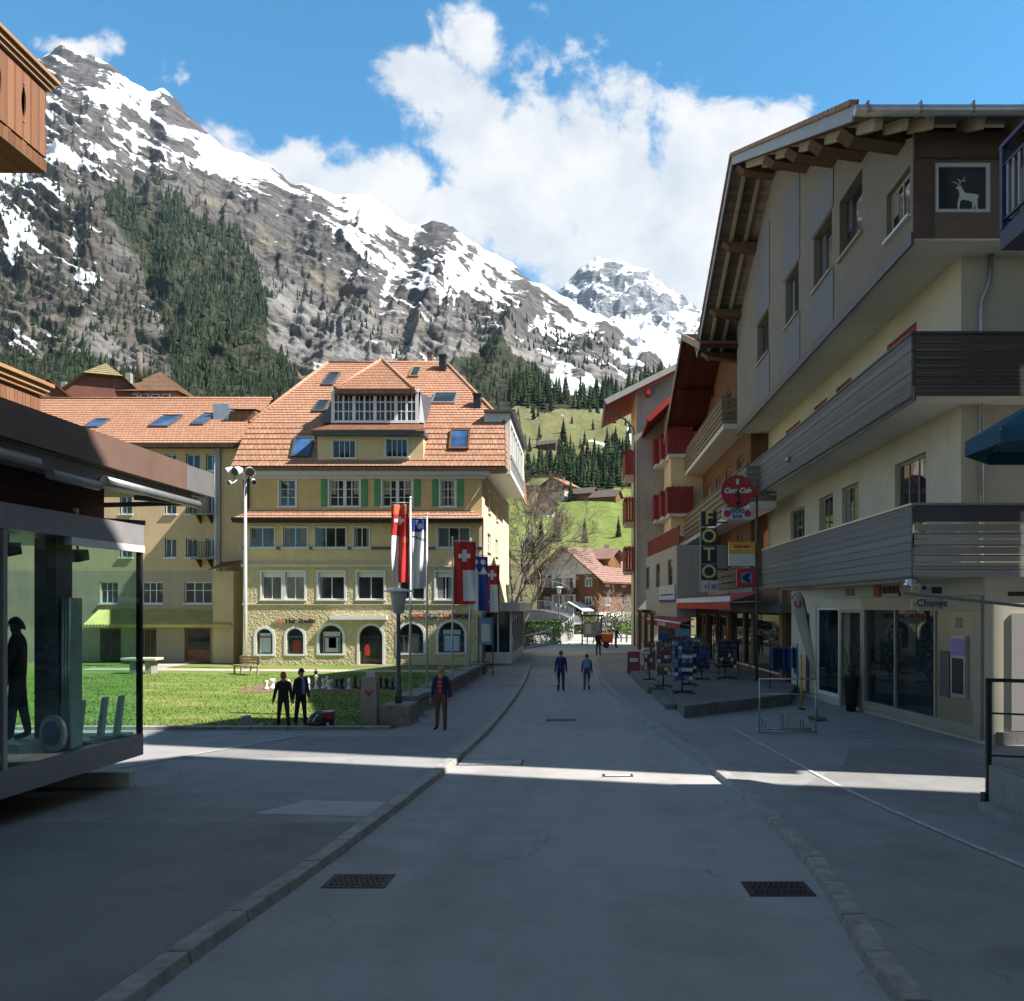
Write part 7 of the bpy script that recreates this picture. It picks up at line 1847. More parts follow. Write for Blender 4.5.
def plants():
    G = lambda px, py: ground_height_far(TER, px, py)
    bt = 'bare trees left of the street end house'
    bare_tree('tall bare tree with tangled crown hugging the hotel corner', -6.6, 74, .2, 15, .95, 1, 6, group=bt, trunk=.22)
    bare_tree('bare tree with wide grey crown beside the white and brown chalet', -6.3, 83, .5, 12, .95, 2, 6, group=bt, trunk=.2)
    bare_tree('bare tree leaning behind the ramp with its rust coloured twigs', -7.8, 90, 2.0, 19, .9, 3, 6, group=bt, trunk=.25)
    bare_tree('slim bare tree rising highest behind the hotel loggia', -8.2, 110, 4, 19, .8, 4, 6, TWIG, BARKL, group=bt, trunk=.2)
    yt = 'young staked trees on the plaza'
    for k, (x, y, h, lab) in enumerate(((1.05, 70, 4.9, 'young bare tree with pale stem beside the notice frame'), (2.3, 74, 5.2, 'young bare tree in the middle of the plaza row'), (3.6, 72, 5.0, 'young bare tree nearest the red balcony house'))):
        bare_tree(lab, x, y, .14, h, .95, 20 + k, 4, M('pink_twigs', (.36, .27, .22), .9, .2, 3) if k == 0 else bpy.data.materials['pink_twigs'], BARKL, yt, .07, 'young_tree', .34)
        s = thing('tree_guard', ('timber tree guard round the young tree by the notice frame', 'timber tree guard round the middle young tree', 'timber tree guard round the young tree by the red balconies')[k], 'tree guard', (x, y, .14), 0, 'tree guards on the plaza')
        for dx, dy in ((-.5, -.5), (.5, -.5), (.5, .5), (-.5, .5)): p = MB(); p.box(x + dx - .05, x + dx + .05, y + dy - .05, y + dy + .05, .14, 2.1); p.build('post', MAT['steel_dark'], s)
        p = MB(); p.box(x - .5, x + .5, y - .54, y - .46, 1.9, 2.0); p.box(x - .5, x + .5, y + .46, y + .54, 1.9, 2.0); p.box(x - .54, x - .46, y - .45, y + .45, 1.9, 2.0); p.box(x + .46, x + .54, y - .45, y + .45, 1.9, 2.0); p.build('rail', MAT['steel_dark'], s)
    g1 = leaf_mat('hedge_leaf', (.05, .12, .015), (.22, .36, .05)); g2 = leaf_mat('olive_leaf', (.10, .11, .03), (.30, .28, .10)); g3 = leaf_mat('dark_leaf', (.02, .045, .015), (.07, .11, .03))
    bush('bright green clipped hedge inside the curved ramp', -3.3, 70, .1, 1.5, 1.6, 1.9, g1, 31, 1600, .11, 'hedge', 'hedge', box=True)
    bush('dark green bush tucked against the curved ramp wall', -1.9, 74, .1, 1.2, 1.0, 2.2, g3, 32, 900, .12)
    bush('low green shrub beside the white porch', -4.6, 64.5, .1, .8, 1.5, 1.3, g1, 33, 700, .09)
    bush('loose brownish shrub left of the clipped hedge', -4.9, 68, .1, 1.0, 1.2, 2.0, g2, 34, 700, .1)
    for k, (px, d, w, h, m, lab) in enumerate(((572, 92, 1.6, 2.2, g2, 'olive bush right of the ramp lamp'), (584, 90, 1.5, 2.0, g2, 'yellowish bush in front of the chalet porch'), (596, 93, 1.8, 2.3, g2, 'broad olive bush behind the notice frame'), (610, 91, 1.7, 2.0, g3, 'dark bush in front of the white garage'), (623, 92, 1.5, 2.2, g2, 'olive bush behind the last young tree'), (629, 80, 1.1, 1.3, g1, 'small bright bush by the red balcony house'))):
        bush(lab, (px - 581) / 800 * d, d, .5, w, 1.0, h, m, 40 + k, 800, .12, group='bushes behind the plaza')
    ct = 'lone conifers at the foot of the meadow'
    for k, (px, py, h, lab) in enumerate(((541, 548, 9.5, 'dark conifer left of the street end roof'), (556, 540, 10, 'tall dark conifer touching the street end roof'), (528, 552, 8, 'shorter conifer among the bare trees'), (585, 541, 7, 'broad conifer top behind the street end roof'), (618, 535, 6, 'slim dark conifer near the red balconies'))):
        conifer(lab, G(px, py), h, 60 + k, ct)
    for k, (px, py, h, lab) in enumerate(((564, 440, 15, 'single conifer beside the pasture barn'), (512, 470, 14, 'conifer rising behind the loggia roof'), (571, 500, 9, 'pale tree beside the red roofed chalet'))): conifer(lab, G(px, py), h, 70 + k)
plants()
# ================================================================== street furniture, flags, goods
POLE = M('flag_pole', (.62, .63, .64), .35, .06, 4, metal=.3)
def cloth_flag(name, label, x, y, z_top, w, h, side, design, mats_, seed):
    """tall banner hanging from an arm at the pole's head; design(u, v) -> material index"""
    t = thing(name, label, 'flag', (x, y, z_top - h)); rng = random.Random(seed); ph = rng.uniform(0, 6)
    nu, nv = 30, 90; mb = MB(); pts = {}
    for i in range(nu + 1):
        for j in range(nv + 1):
            u, v = i / nu, j / nv
            dy = .10 * u * math.sin(u * 5 + ph + v * 4) + .06 * math.sin(v * 7 + ph) * u + .05 * math.sin(u * 11 + v * 2) * (1 - v * .4)
            pts[i, j] = V((x + side * (.05 + u * w * (1 - .05 * (1 - v) * math.sin(v * 3 + ph))), y + dy, z_top - .03 - (1 - v) * h - .03 * u * math.sin(v * 5 + ph)))
    # one welded cloth with the pattern in its faces
    idx = {}; mb.v = []
    for k, p in pts.items(): idx[k] = len(mb.v); mb.v.append(p)
    for i in range(nu):
        for j in range(nv):
            mb.f.append((idx[i, j], idx[i + 1, j], idx[i + 1, j + 1], idx[i, j + 1])); mb.m.append(design((i + .5) / nu, (j + .5) / nv)); mb.sm.append(True)
    o = mb.build('cloth', mats_, t); s = o.modifiers.new('thick', 'SOLIDIFY'); s.thickness = .006
    return t
def flag_pole(x, y, z, ztop, side, w, label):
    t = thing('flag_pole', label, 'flagpole', (x, y, z), 0, 'flag poles along the stone row'); p = MB(); p.tube([(x, y, z), (x, y, ztop + .12)], [.045, .03], 10); p.build('mast', POLE, t)
    p = MB(); p.tube([(x, y, ztop + .02), (x + side * (w + .1), y, ztop + .02)], .015, 6); p.build('arm', POLE, t)
    p = MB(); p.lathe((x, y, ztop + .12), [(.03, 0), (.05, .03), (.03, .08), (.005, .10)], 10); p.build('finial', POLE, t)
def cross(u, v, cu, cv, s, asp):
    a, b = abs(u - cu), abs(v - cv) * asp
    return (a < s * .32 and b < s) or (b < s * .32 and a < s)
def flags():
    Rd, Wh, Bl = MAT['red_cloth'], MAT['white_cloth'], MAT['blue_cloth']; Or = M('orange_cloth', (.58, .14, .07), .8, .1, 2); Dk = M('dark_emblem', (.05, .035, .03), .8, .1, 2)
    ms = [Rd, Wh, Bl, Or, Dk]
    def d1(u, v):     # side -1: u runs away from the pole to the left
        if v > .60: return 1 if cross(u, v, .55, .80, .28, 4.6) else (3 if v > .88 else 0)
        if .50 < v < .60 and u < .42: return 3 if ((u - .2) ** 2 + ((v - .55) * 4.6) ** 2) ** .5 < .19 else 0
        return 0 if u < .62 else 1
    def d2(u, v):
        if v > .82:
            if (u - .45) ** 2 + ((v - .91) * 5) ** 2 < .05: return 1
            if v < .86 and abs(u - .15) < (.86 - v) * 4: return 1
            return 2
        if v > .77 and abs(((u * 2) % 1) - .5) > (v - .77) * 9 : return 1
        k = v - .62 - (.5 - u) * .12 * -1
        if .66 < v < .76 and (abs(v - .68 - (u) * .07) < .006 or abs(v - .71 - (u) * .05) < .006): return 4
        return 1
    def d3(u, v):
        if cross(u, v, .5, .78, .28, 2.9): return 1
        if v < .56 and u > .42: return 1 if v > .05 else 0
        return 0
    def d4(u, v):
        if v > .68:
            for cu in (.28, .74):
                if (u - cu) ** 2 + ((v - .90) * 3.4) ** 2 < .025: return 1
            if v < .82 and abs(((u * 2) % 1) - .5) < (.82 - v) * 4: return 1
            if (u - .35) ** 2 + ((v - .70) * 3.4) ** 2 < .04: return 4
            return 2
        return 1 if u < .45 else 2
    def d5(u, v):
        if cross(u, v, .5, .80, .30, 3.0): return 1
        if v < .60 and .35 < u < .9: return 1
        return 0
    data = [(-5.12, 24.0, 6.55, .50, 2.35, -1, d1, 'tall red and white banner with white cross, above the street lamp', 'pole of the tallest banner beside the street lamp'),
            (-5.20, 27.0, 6.40, .46, 2.30, -1, d2, 'white banner with blue top band behind the tallest red banner', 'pole of the white banner with blue top'),
            (-5.06, 31.5, 6.00, .86, 2.45, 1, d3, 'red banner with white cross, left of the blue and white one', 'pole of the red cross banner in the middle of the row'),
            (-5.00, 36.0, 5.72, .76, 2.45, 1, d4, 'blue and white banner with dark emblem between two red ones', 'pole of the blue and white banner with dark emblem'),
            (-4.86, 40.0, 5.50, .74, 2.35, 1, d5, 'last red banner with white cross, nearest the hotel corner', 'pole of the last red banner at the hotel corner')]
    for k, (x, y, zt, w, h, s, d, lab, pl) in enumerate(data):
        flag_pole(x, y, .12, zt, s, w, pl); cloth_flag('banner_flag', lab, x, y, zt, w, h, s, d, ms, 50 + k)
flags()

def stones():
    lab = ['big squared stone block under the street lamp at the front of the row', 'second stone block of the row, just behind the lamp block', 'third stone block of the row, near the white banner pole', 'fourth stone block of the row', 'stone block of the row beside the middle red banner pole', 'sixth stone block of the row', 'seventh stone block of the row', 'stone block of the row beside the blue and white banner pole', 'ninth stone block of the row', 'tenth stone block of the row', 'last small stone block of the row beside the hotel corner']
    y = 22.5; STN = M('rough_granite', (.25, .235, .215), .95, .35, 4, .8, 14, dirt=.4)
    for k, l in enumerate(lab):
        L = 1.25 if k else 1.05; h = .62 if k == 0 else random.uniform(.46, .58); w = .85 if k == 0 else .55; x = -5.22 + (y - 22.5) * .012
        m = MB(); nx, ny, nz = 3, 5, 3
        r = lambda: random.uniform(-.025, .025)
        m.box(x - w / 2, x + w / 2, y, y + L, .06, .06 + h); o = m.build('stone_block', STN, None, bevel=.05); tag(o, l, 'stone', 'stone blocks along the pavement'); o.rotation_euler.z = random.uniform(-.06, .06)
        o.modifiers['bevel'].segments = 3
        if k:
            c = MB(); c.box(x - w / 2 - .07, x + w / 2 + .07, y - .06, y + L + .10, .06 + h + .003, .06 + h + .15)
            o2 = c.build('cap_stone', STN, o); o2.matrix_parent_inverse = Matrix(); 
        y += L + (.50 if k else .35)
stones()

def street_lamp(x, y, z, H, label, group='conical street lamps'):
    t = thing('street_lamp', label, 'street lamp', (x, y, z), 0, group)
    p = MB(); p.lathe((x, y, z), [(.10, 0), (.10, .35), (.075, .4), (.055, H - .85), (.05, H - .75)], 12); p.build('post', MAT['steel_dark'], t)
    p = MB(); p.lathe((x, y, z + H - .75), [(.05, 0), (.16, .06), (.235, .60), (.24, .64)], 18); p.build('shade', M('lamp_body', (.42, .44, .46), .4, .05, 3) if 'lamp_body' not in bpy.data.materials else bpy.data.materials['lamp_body'], t)
    p = MB(); p.lathe((x, y, z + H - .10), [(.42, 0), (.43, .03), (.20, .085), (.02, .11)], 20); p.build('hood', MAT['white'], t)
street_lamp(-5.25, 23.0, .68, 3.30, 'conical street lamp standing on the first stone block below the banners')
street_lamp(-4.78, 39.0, .13, 3.6, 'conical street lamp at the hotel corner behind the last banners')

def banner_on_post(x, y, label):
    t = thing('advertising_panel', label, 'sign', (x, y, .13)); p = MB(); p.box(x - .32, x + .32, y - .03, y + .03, 1.6, 2.9); p.build('panel', MULTI[3], t)
    p = MB(); p.box(x - .2, x + .2, y - .04, y - .031, 1.75, 2.6); p.build('print', MULTI[2], t)
    for s in (-.34, .34): q = MB(); q.box(x + s - .03, x + s + .03, y - .03, y + .03, .13, 3.0); q.build('post', MAT['steel_dark'], t)
banner_on_post(-4.55, 38.2, 'blue and white panel on two posts below the last banners')

def flood_mast():
    x, y = -17.75, 42.3; t = thing('floodlight_mast', 'tall grey mast with clustered floodlights in front of the hotel corner', 'floodlight mast', (x, y, .15)); zt = 10.35
    p = MB(); p.tube([(x, y, .15), (x, y, 4), (x, y, zt)], [.13, .10, .07], 12); p.build('mast', POLE, t)
    p = MB(); p.beam((x - .75, y, zt + .1), (x + .55, y, zt + .1), .08, .08); p.build('crossbar', MAT['steel'], t)
    for k, (dx, dz, r, yaw) in enumerate(((-.32, .22, .25, -.5), (.30, .2, .25, .45), (-.72, .25, .19, -1.2), (-.62, -.36, .14, -.7), (.5, -.32, .13, .6))):
        c = V((x + dx, y - .18, zt + dz)); d = V((math.sin(yaw), -math.cos(yaw), -.45)).normalized(); l = MB()
        l.tube([c - d * .28, c - d * .12, c + d * .14, c + d * .2], [r * .35, r * .8, r, r * 1.04], 16); lo = l.build('floodlight', MAT['white'], t)
        g = MB(); g.tube([c + d * .205, c + d * .22], r * .93, 16); g.build('lens', MAT['glass'], lo)
        b = MB(); b.tube([c - d * .1, V((x + dx * .9, y, zt + .1))], .03, 6); b.build('bracket', MAT['steel_dark'], t)
flood_mast()

# ---- lawn edge: stele, marker stone, bags
def stele():
    x, y = -5.95, 22.6; t = thing('info_stele', 'grey metal stele with red emblem at the lawn edge', 'info stele', (x, y, .1)); p = MB(); p.box(x - .22, x + .22, y - .17, y + .17, .08, 1.46); p.build('body', M('stele_metal', (.30, .27, .245), .4, .08, 2, metal=.4), t, bevel=.012)
    W = Wall((x, y - .17, 0), (1, 0, 0)); e = MB()
    e.prism([W.p(a * .12, 1.02 + b * .12, .002) for a, b in ((0, -.9), (.5, -.1), (1, .35), (.75, .75), (.35, .55), (0, .25), (-.35, .55), (-.75, .75), (-1, .35), (-.5, -.1))], W.N * .012); e.build('emblem', MAT['red_paint'], t)
    p = MB(); p.box(x - .10, x + .16, y - .1, y + .1, 1.463, 1.62); p.build('cap', MAT['steel'], t)
stele()
m = MB(); m.hexa([(-9.45, 22.0, .08), (-9.1, 22.0, .08), (-9.08, 22.3, .08), (-9.47, 22.3, .08), (-9.38, 22.06, .44), (-9.17, 22.06, .46), (-9.16, 22.24, .45), (-9.38, 22.24, .42)]); tag(m.build('marker_stone', MAT['granite'], None, bevel=.04), 'small grey marker stone at the front edge of the lawn', 'stone')
def bags():
    x, y = -7.25, 22.1; t = thing('backpack', 'black backpack lying at the lawn edge', 'backpack', (x, y, .1)); b = MB()
    b.lathe((x, y, .1), [(.14, 0), (.27, .06), (.30, .2), (.24, .34), (.10, .44), (.02, .47)], 14); o = b.build('body', MAT['black'], t); 
    b = MB(); b.tube([(x - .12, y - .26, .2), (x - .05, y - .30, .34), (x + .03, y - .16, .5)], .018, 6); b.build('strap', MULTI[2], t)
    b = MB(); b.box(x - .13, x + .13, y - .33, y - .22, .14, .32); b.build('pocket', M('backpack_grey', (.04, .04, .045), .8, .1, 4), t, bevel=.04)
    x = -6.98; t = thing('cool_bag', 'upright red and navy bag standing beside the backpack', 'bag', (x, y, .1)); b = MB(); b.box(x - .14, x + .14, y - .12, y + .12, .1, .34); b.build('lower_body', MULTI[6], t, bevel=.03)
    b = MB(); b.box(x - .145, x + .145, y - .125, y + .125, .343, .55); b.build('upper_body', MULTI[1], t, bevel=.03); b = MB(); b.box(x - .13, x + .13, y - .11, y + .11, .553, .58); b.build('lid', MULTI[2], t); b = MB(); b.box(x - .06, x + .06, y - .135, y - .124, .2, .28); b.build('label_patch', MULTI[2], t)
bags()

# ---- giant chess set on the lawn
def chess():
    b = MB(); b.face([(-13.4, 31.0, .128), (-7.6, 31.0, .128), (-7.7, 34.2, .135), (-13.7, 34.2, .135)]); b.build('chess_ground', M('reddish_paving', (.20, .12, .085), .9, .25, 3))['kind'] = 'structure'
    WHT = M('chess_white', (.74, .73, .70), .5, .05, 4); BLK = M('chess_black', (.02, .02, .022), .5, .15, 4)
    kinds = {'pawn': [(.17, 0), (.17, .06), (.10, .12), (.065, .30), (.09, .33), (.05, .36), (.095, .42), (.105, .48), (.07, .55), (.01, .58)],
             'rook': [(.19, 0), (.19, .07), (.12, .14), (.10, .42), (.15, .46), (.16, .60), (.12, .60), (.11, .55)],
             'bishop': [(.19, 0), (.19, .07), (.11, .14), (.07, .42), (.12, .46), (.06, .50), (.11, .60), (.08, .70), (.02, .78), (.035, .81), (.005, .84)],
             'queen': [(.20, 0), (.20, .07), (.12, .15), (.075, .55), (.13, .60), (.07, .64), (.13, .84), (.14, .88), (.05, .90), (.04, .95), (.01, .98)],
             'king': [(.21, 0), (.21, .08), (.13, .16), (.08, .62), (.14, .67), (.08, .71), (.14, .92), (.10, .96), (.03, .98), (.03, 1.08), (.01, 1.10)],
             'knight': [(.19, 0), (.19, .07), (.12, .14), (.11, .2)]}
    protos = {}
    put = [('pawn', 0, 266.5, 32.0, 'white pawn at the left end of the chess pieces'), ('rook', 0, 272.5, 32.2, 'white rook beside the leftmost pawn'), ('pawn', 0, 288.5, 32.4, 'white pawn half hidden behind the walking couple'), ('bishop', 0, 299.5, 32.3, 'white bishop just right of the walking couple'),
           ('bishop', 0, 308.5, 31.6, 'tall white bishop standing alone right of the couple'), ('king', 1, 315.8, 33.6, 'tall black king with a white piece before it'), ('queen', 0, 316.3, 31.8, 'white queen standing before the tall black king'), ('rook', 0, 324.0, 32.2, 'white rook left in the cluster of white pieces'),
           ('bishop', 0, 327.2, 32.6, 'white bishop in the middle of the white cluster'), ('rook', 0, 330.0, 31.7, 'white rook at the right of the white cluster'), ('pawn', 1, 336.5, 32.8, 'black pawn at the left of the dark pieces'), ('rook', 1, 341.5, 32.3, 'black rook behind the first white knight'),
           ('knight', 0, 349.0, 31.9, 'white knight standing among the black pieces'), ('bishop', 1, 355.0, 32.4, 'black bishop right of the white knight'), ('knight', 1, 361.5, 32.0, 'black knight in the middle of the dark pieces'), ('rook', 1, 367.5, 32.4, 'black rook left of the stele'), ('pawn', 1, 373.5, 33.0, 'black pawn seen just above the stele'),
           ('bishop', 1, 380.5, 32.6, 'black bishop right of the stele'), ('rook', 1, 386.5, 32.3, 'black rook right of the stele'), ('knight', 1, 392.5, 32.0, 'black knight near the lamp post'), ('pawn', 1, 397.0, 32.6, 'black pawn closest to the lamp post')]
    for kind, col, px, y, lab in put:
        key = (kind, col)
        if key not in protos:
            m = MB(); m.lathe((0, 0, 0), kinds[kind], 14)
            if kind == 'knight': m.prism([(-.07, -.10, .2), (-.07, .12, .2), (-.07, .13, .42), (-.07, .05, .66), (-.07, -.03, .72), (-.07, -.20, .56), (-.07, -.22, .46), (-.07, -.08, .48)], (.14, 0, 0))
            if kind == 'king': m.box(-.07, .07, -.02, .02, 1.02, 1.06)
            if kind == 'rook':
                for a in range(4): c, s = math.cos(a * 1.571 + .4) * .13, math.sin(a * 1.571 + .4) * .13; m.box(c - .035, c + .035, s - .035, s + .035, .60, .67)
            o = m.build('chess_' + kind, (WHT, BLK)[col]); protos[key] = o.data; bpy.data.objects.remove(o)
        o = bpy.data.objects.new('chess_' + kind, protos[key]); COL.objects.link(o); o.location = ((px - 581) / 800 * y, y, .135); o.rotation_euler.z = random.uniform(-.5, .5); o.scale = (.62, .62, .62)
        tag(o, lab, 'chess piece', 'giant chess pieces on the lawn')
chess()

def bench(x, y, rot, label):
    t = thing('park_bench', label, 'bench', (x, y, .14), rot); Mx = WM[t]; P = lambda a, b, c: Mx @ V((a, b, c)); WD = M('bench_wood', (.40, .26, .14), .7, .15, 3)
    for nm, parts in (('seat', [(-.75, .75, -.2 + i * .11, -.11 + i * .11, .42, .46) for i in range(4)]), ('backrest', [(-.75, .75, .25, .28, .52 + i * .13, .62 + i * .13) for i in range(3)])):
        m = MB()
        for q in parts: m.hexa([P(q[0], q[2], q[4]), P(q[1], q[2], q[4]), P(q[1], q[3], q[4]), P(q[0], q[3], q[4]), P(q[0], q[2], q[5]), P(q[1], q[2], q[5]), P(q[1], q[3], q[5]), P(q[0], q[3], q[5])])
        m.build(nm, WD, t)
    for s in (-.6, .6):
        m = MB(); m.beam(P(s, -.15, 0), P(s, -.15, .42), .07, .07); m.beam(P(s, .22, 0), P(s, .28, .9), .07, .07); m.beam(P(s, -.18, .38), P(s, .26, .38), .06, .05); m.build('leg', MAT['concrete'], t)
bench(-16.2, 38.6, R(-30), 'light wooden park bench on the lawn near the floodlight mast')
def stone_table():
    x, y = -21.4, 39.2; t = thing('stone_table', 'pale stone table beside the pavilion corner on the lawn', 'table', (x, y, .14)); m = MB(); m.box(x - .95, x + .75, y - .4, y + .4, .80, .92); m.build('table_top', M('pale_stone', (.46, .43, .37), .9, .1, 3), t, bevel=.02)
    for s in (-.4, .35): m = MB(); m.box(x + s - .15, x + s + .15, y - .3, y + .3, .12, .797); m.build('leg', MAT['concrete'], t)
stone_table()

# ---- signs on the right
def coca_sign():
    x, y = 7.0, 31.8; t = thing('drinks_sign', 'round red drinks sign with white bar board on a grey post', 'sign', (x, y, .4)); K = y / 800
    X = lambda px: (px - 581) * K; Z = lambda py: EYE + (605 - py) * K
    W = Wall((0, y, 0), (1, 0, 0))
    p = MB(); p.tube([(X(757), y + .05, .13), (X(757), y + .05, Z(484))], .055, 10); p.build('post', MAT['steel_dark'], t)
    p = MB(); p.box(X(753), X(758), y - .08, y + .14, Z(496), Z(487)); p.build('bracket', MAT['red_paint'], t)
    d = MB(); c = V((X(737), y, Z(492))); d.tube([c + V((0, .09, 0)), c + V((0, -.09, 0))], 16.2 * K, 40); do = d.build('disc', MAT['red_paint'], t)
    r = MB(); n = 40; r_ = 16.2 * K
    r.tube([c + V((r_ * math.cos(6.2832 * i / n), -.09, r_ * math.sin(6.2832 * i / n))) for i in range(n + 1)], .02, 6); r.build('rim', M('dim_red_rim', (.30, .10, .06), .5, .1, 3), do)
    text_mesh('Coca-Cola', W, c.x, c.z + .04, .285, MAT['white_cloth'], do, 'lettering', .095, .006, shear=.35, weight=.016, font_scale_x=.86)
    b = MB(); s = c.x; b.lathe((c.x, y - .10, c.z - .5), [(.07, 0), (.085, .12), (.06, .24), (.085, .38), (.05, .55)], 12); b.build('bottle_mark', M('bottle_brown', (.10, .02, .012), .4, .1, 3), do)
    b = MB(); b.box(c.x - .055, c.x + .055, y - .13, y - .095, c.z + .28, c.z + .50); b.build('cap_mark', MULTI[2], do)
    b = MB(); b.box(X(722.5), X(751.5), y - .08, y + .08, Z(519.5), Z(508)); bo = b.build('board', M('board_white', (.58, .57, .60), .6, .06, 3), t)
    text_mesh('BIERS', W, X(737), Z(511.2), .24, MULTI[0], bo, 'lettering', .085, .006, weight=.006); text_mesh('BAR', W, X(737), Z(516.6), .22, MULTI[0], bo, 'lettering', .085, .006, weight=.006)
    for px in (726.8, 747.2): q = MB(); q.tube([(X(px), y - .081, Z(513.7)), (X(px), y - .095, Z(513.7))], 3.4 * K, 18); q.build('red_dot', MAT['red_paint'], bo)
    h = MB()
    for px in (728, 746): h.tube([(X(px), y, Z(508)), (X(px), y, Z(504))], .015, 6)
    h.build('hanger', MAT['black'], t)
    # yellow and white box, red framed box lower on the same post
    b = MB(); b.box(X(728.5), X(754.5), y - .09, y + .09, Z(554), Z(542)); yo = b.build('yellow_box', MAT['yellow'], t); b = MB(); b.box(X(728.5), X(754.5), y - .09, y + .09, Z(566), Z(554) - .004); b.build('white_box', MULTI[2], t)
    text_mesh('express', W, X(741.5), Z(546.6), .20, MAT['red_paint'], yo, 'lettering', .095, .005, shear=.2, weight=.006)
    b = MB(); b.box(X(730), X(752), y - .095, y - .088, Z(549.6), Z(548.4)); b.build('stripe', MULTI[2], yo)
    b = MB(); b.box(X(736.5), X(755.5), y - .09, y + .09, Z(587), Z(568.5)); ro = b.build('red_box', MAT['red_paint'], t)
    b = MB(); b.box(X(740.5), X(751.5), y - .10, y - .091, Z(583), Z(572.5)); b.build('blue_field', MULTI[3], ro)
    q = MB(); q.prism([(X(741), y - .101, Z(577.7)), (X(747), y - .101, Z(573)), (X(750.5), y - .101, Z(573.5)), (X(747.5), y - .101, Z(577.7)), (X(750.5), y - .101, Z(582)), (X(747), y - .101, Z(582.4))], (0, -.01, 0)); q.build('arrow_mark', MULTI[6], ro)
    b = MB(); b.box(X(754.6), X(757), y, y + .06, Z(549), Z(546)); b.box(X(755.6), X(757), y, y + .06, Z(579), Z(576)); b.build('clamp', MAT['steel_dark'], t)
coca_sign()
def foto_sign():
    y = 40.0; K = y / 800; X = lambda px: (px - 581) * K; Z = lambda py: EYE + (605 - py) * K; t = thing('photo_sign', 'tall vertical black FOTO sign with yellow letters', 'sign', (X(709), y, Z(592))); W = Wall((0, y, 0), (1, 0, 0))
    NV = M('navy_sign', (.012, .018, .045), .5, .15, 4); YL = M('pale_yellow', (.60, .58, .16), .5, .05, 3)
    for ch, za, zb in (('F', 511.5, 526), ('O', 528.3, 545.3), ('T', 546.3, 563.5), ('O', 564.5, 580)):
        b = MB(); b.box(X(701), X(716.5), y - .12, y + .12, Z(zb), Z(za)); bo = b.build('letter_box', NV, t, bevel=.015); text_mesh(ch, W, X(708.6), Z((za + zb) / 2), .92, YL, bo, 'letter', .125, .012, weight=.012)
    b = MB(); b.box(X(702), X(718), y - .10, y + .10, Z(592), Z(580.6)); bo = b.build('white_box', MULTI[2], t); b = MB(); b.box(X(708), X(709), y - .11, y - .101, Z(591), Z(582)); b.box(X(704), X(707), y - .11, y - .101, Z(588), Z(585)); b.box(X(711), X(716), y - .11, y - .101, Z(589), Z(584.5)); b.build('print', M('grey_print', (.25, .25, .25), .6, .1, 3), bo)
    b = MB(); b.box(X(700), X(700.8), y - .05, y + .05, Z(592), Z(510)); b.build('side_rail', MAT['steel'], t)
    b = MB()
    for zz in (523, 570): b.box(X(716.6), X(728), y + .0, y + .06, Z(zz), Z(zz - 1.4))
    b.build('bracket', MAT['black'], t)
foto_sign()
def change_sign():
    W = Wall((0, 19.25, 0), (1, 0, 0)); K = 18.9 / 800; y = 18.9; X = lambda px: (px - 581) * K; Z = lambda py: EYE + (605 - py) * K
    t = thing('exchange_sign', 'small hanging Change sign with cream symbol squares under the balcony corner', 'sign', (X(928), y, Z(610))); W = Wall((0, y, 0), (1, 0, 0))
    b = MB(); b.box(X(920), X(943), y - .03, y + .03, Z(609.5), Z(598.6)); bo = b.build('board', M('board_grey', (.33, .325, .31), .6, .05, 3), t); text_mesh('Change', W, X(931.5), Z(603.3), .24, MAT['black'], bo, 'lettering', .032, .004, weight=.004)
    for za, zb in ((591.5, 583.5), (609.2, 599.2)): b = MB(); b.box(X(911), X(919.5), y - .035, y + .03, Z(za), Z(zb)); co = b.build('cream_square', MAT['beam_cream'], t); q = MB(); q.box(X(913.5), X(917), y - .042, y - .036, Z((za + zb) / 2 + 1.5), Z((za + zb) / 2 - 1.2)); q.build('symbol', M('tan_symbol', (.30, .22, .12), .6, .1, 3) if 'tan_symbol' not in bpy.data.materials else bpy.data.materials['tan_symbol'], co)
    b = MB(); b.box(X(920), X(943), y - .03, y + .03, Z(595), Z(584.5)); b.build('upper_board', bpy.data.materials['board_grey'], t)
    b = MB(); b.tube([(X(923.5), y - .031, Z(587.8)), (X(923.5), y - .04, Z(587.8))], 2.3 * K, 14); b.box(X(931), X(941), y - .045, y - .031, Z(593.5), Z(587)); b.build('symbol', MAT['black'], t)
    b = MB(); b.beam((X(905), y + .02, Z(593.5)), (X(1024), y - 1.2, Z(609)), .06, .07); b.build('arm', MAT['steel_dark'], t)
    b = MB(); b.tube([(X(920), y + .2, 4.15), (X(920), y + .2, Z(584))], .02, 6); b.build('hanger', MAT['steel_dark'], t)
    l = thing('soffit_lamp', 'round chrome lamp under the balcony corner above the Change sign', 'lamp', (X(920), y + .25, 4.0)); b = MB(); b.lathe((X(918.5), y + .45, 3.92), [(.05, 0), (.16, .03), (.17, .10), (.12, .13), (.14, .18), (.06, .22)], 18); b.build('body', M('chrome', (.6, .6, .6), .15, .05, 3, metal=.9), l)
change_sign()

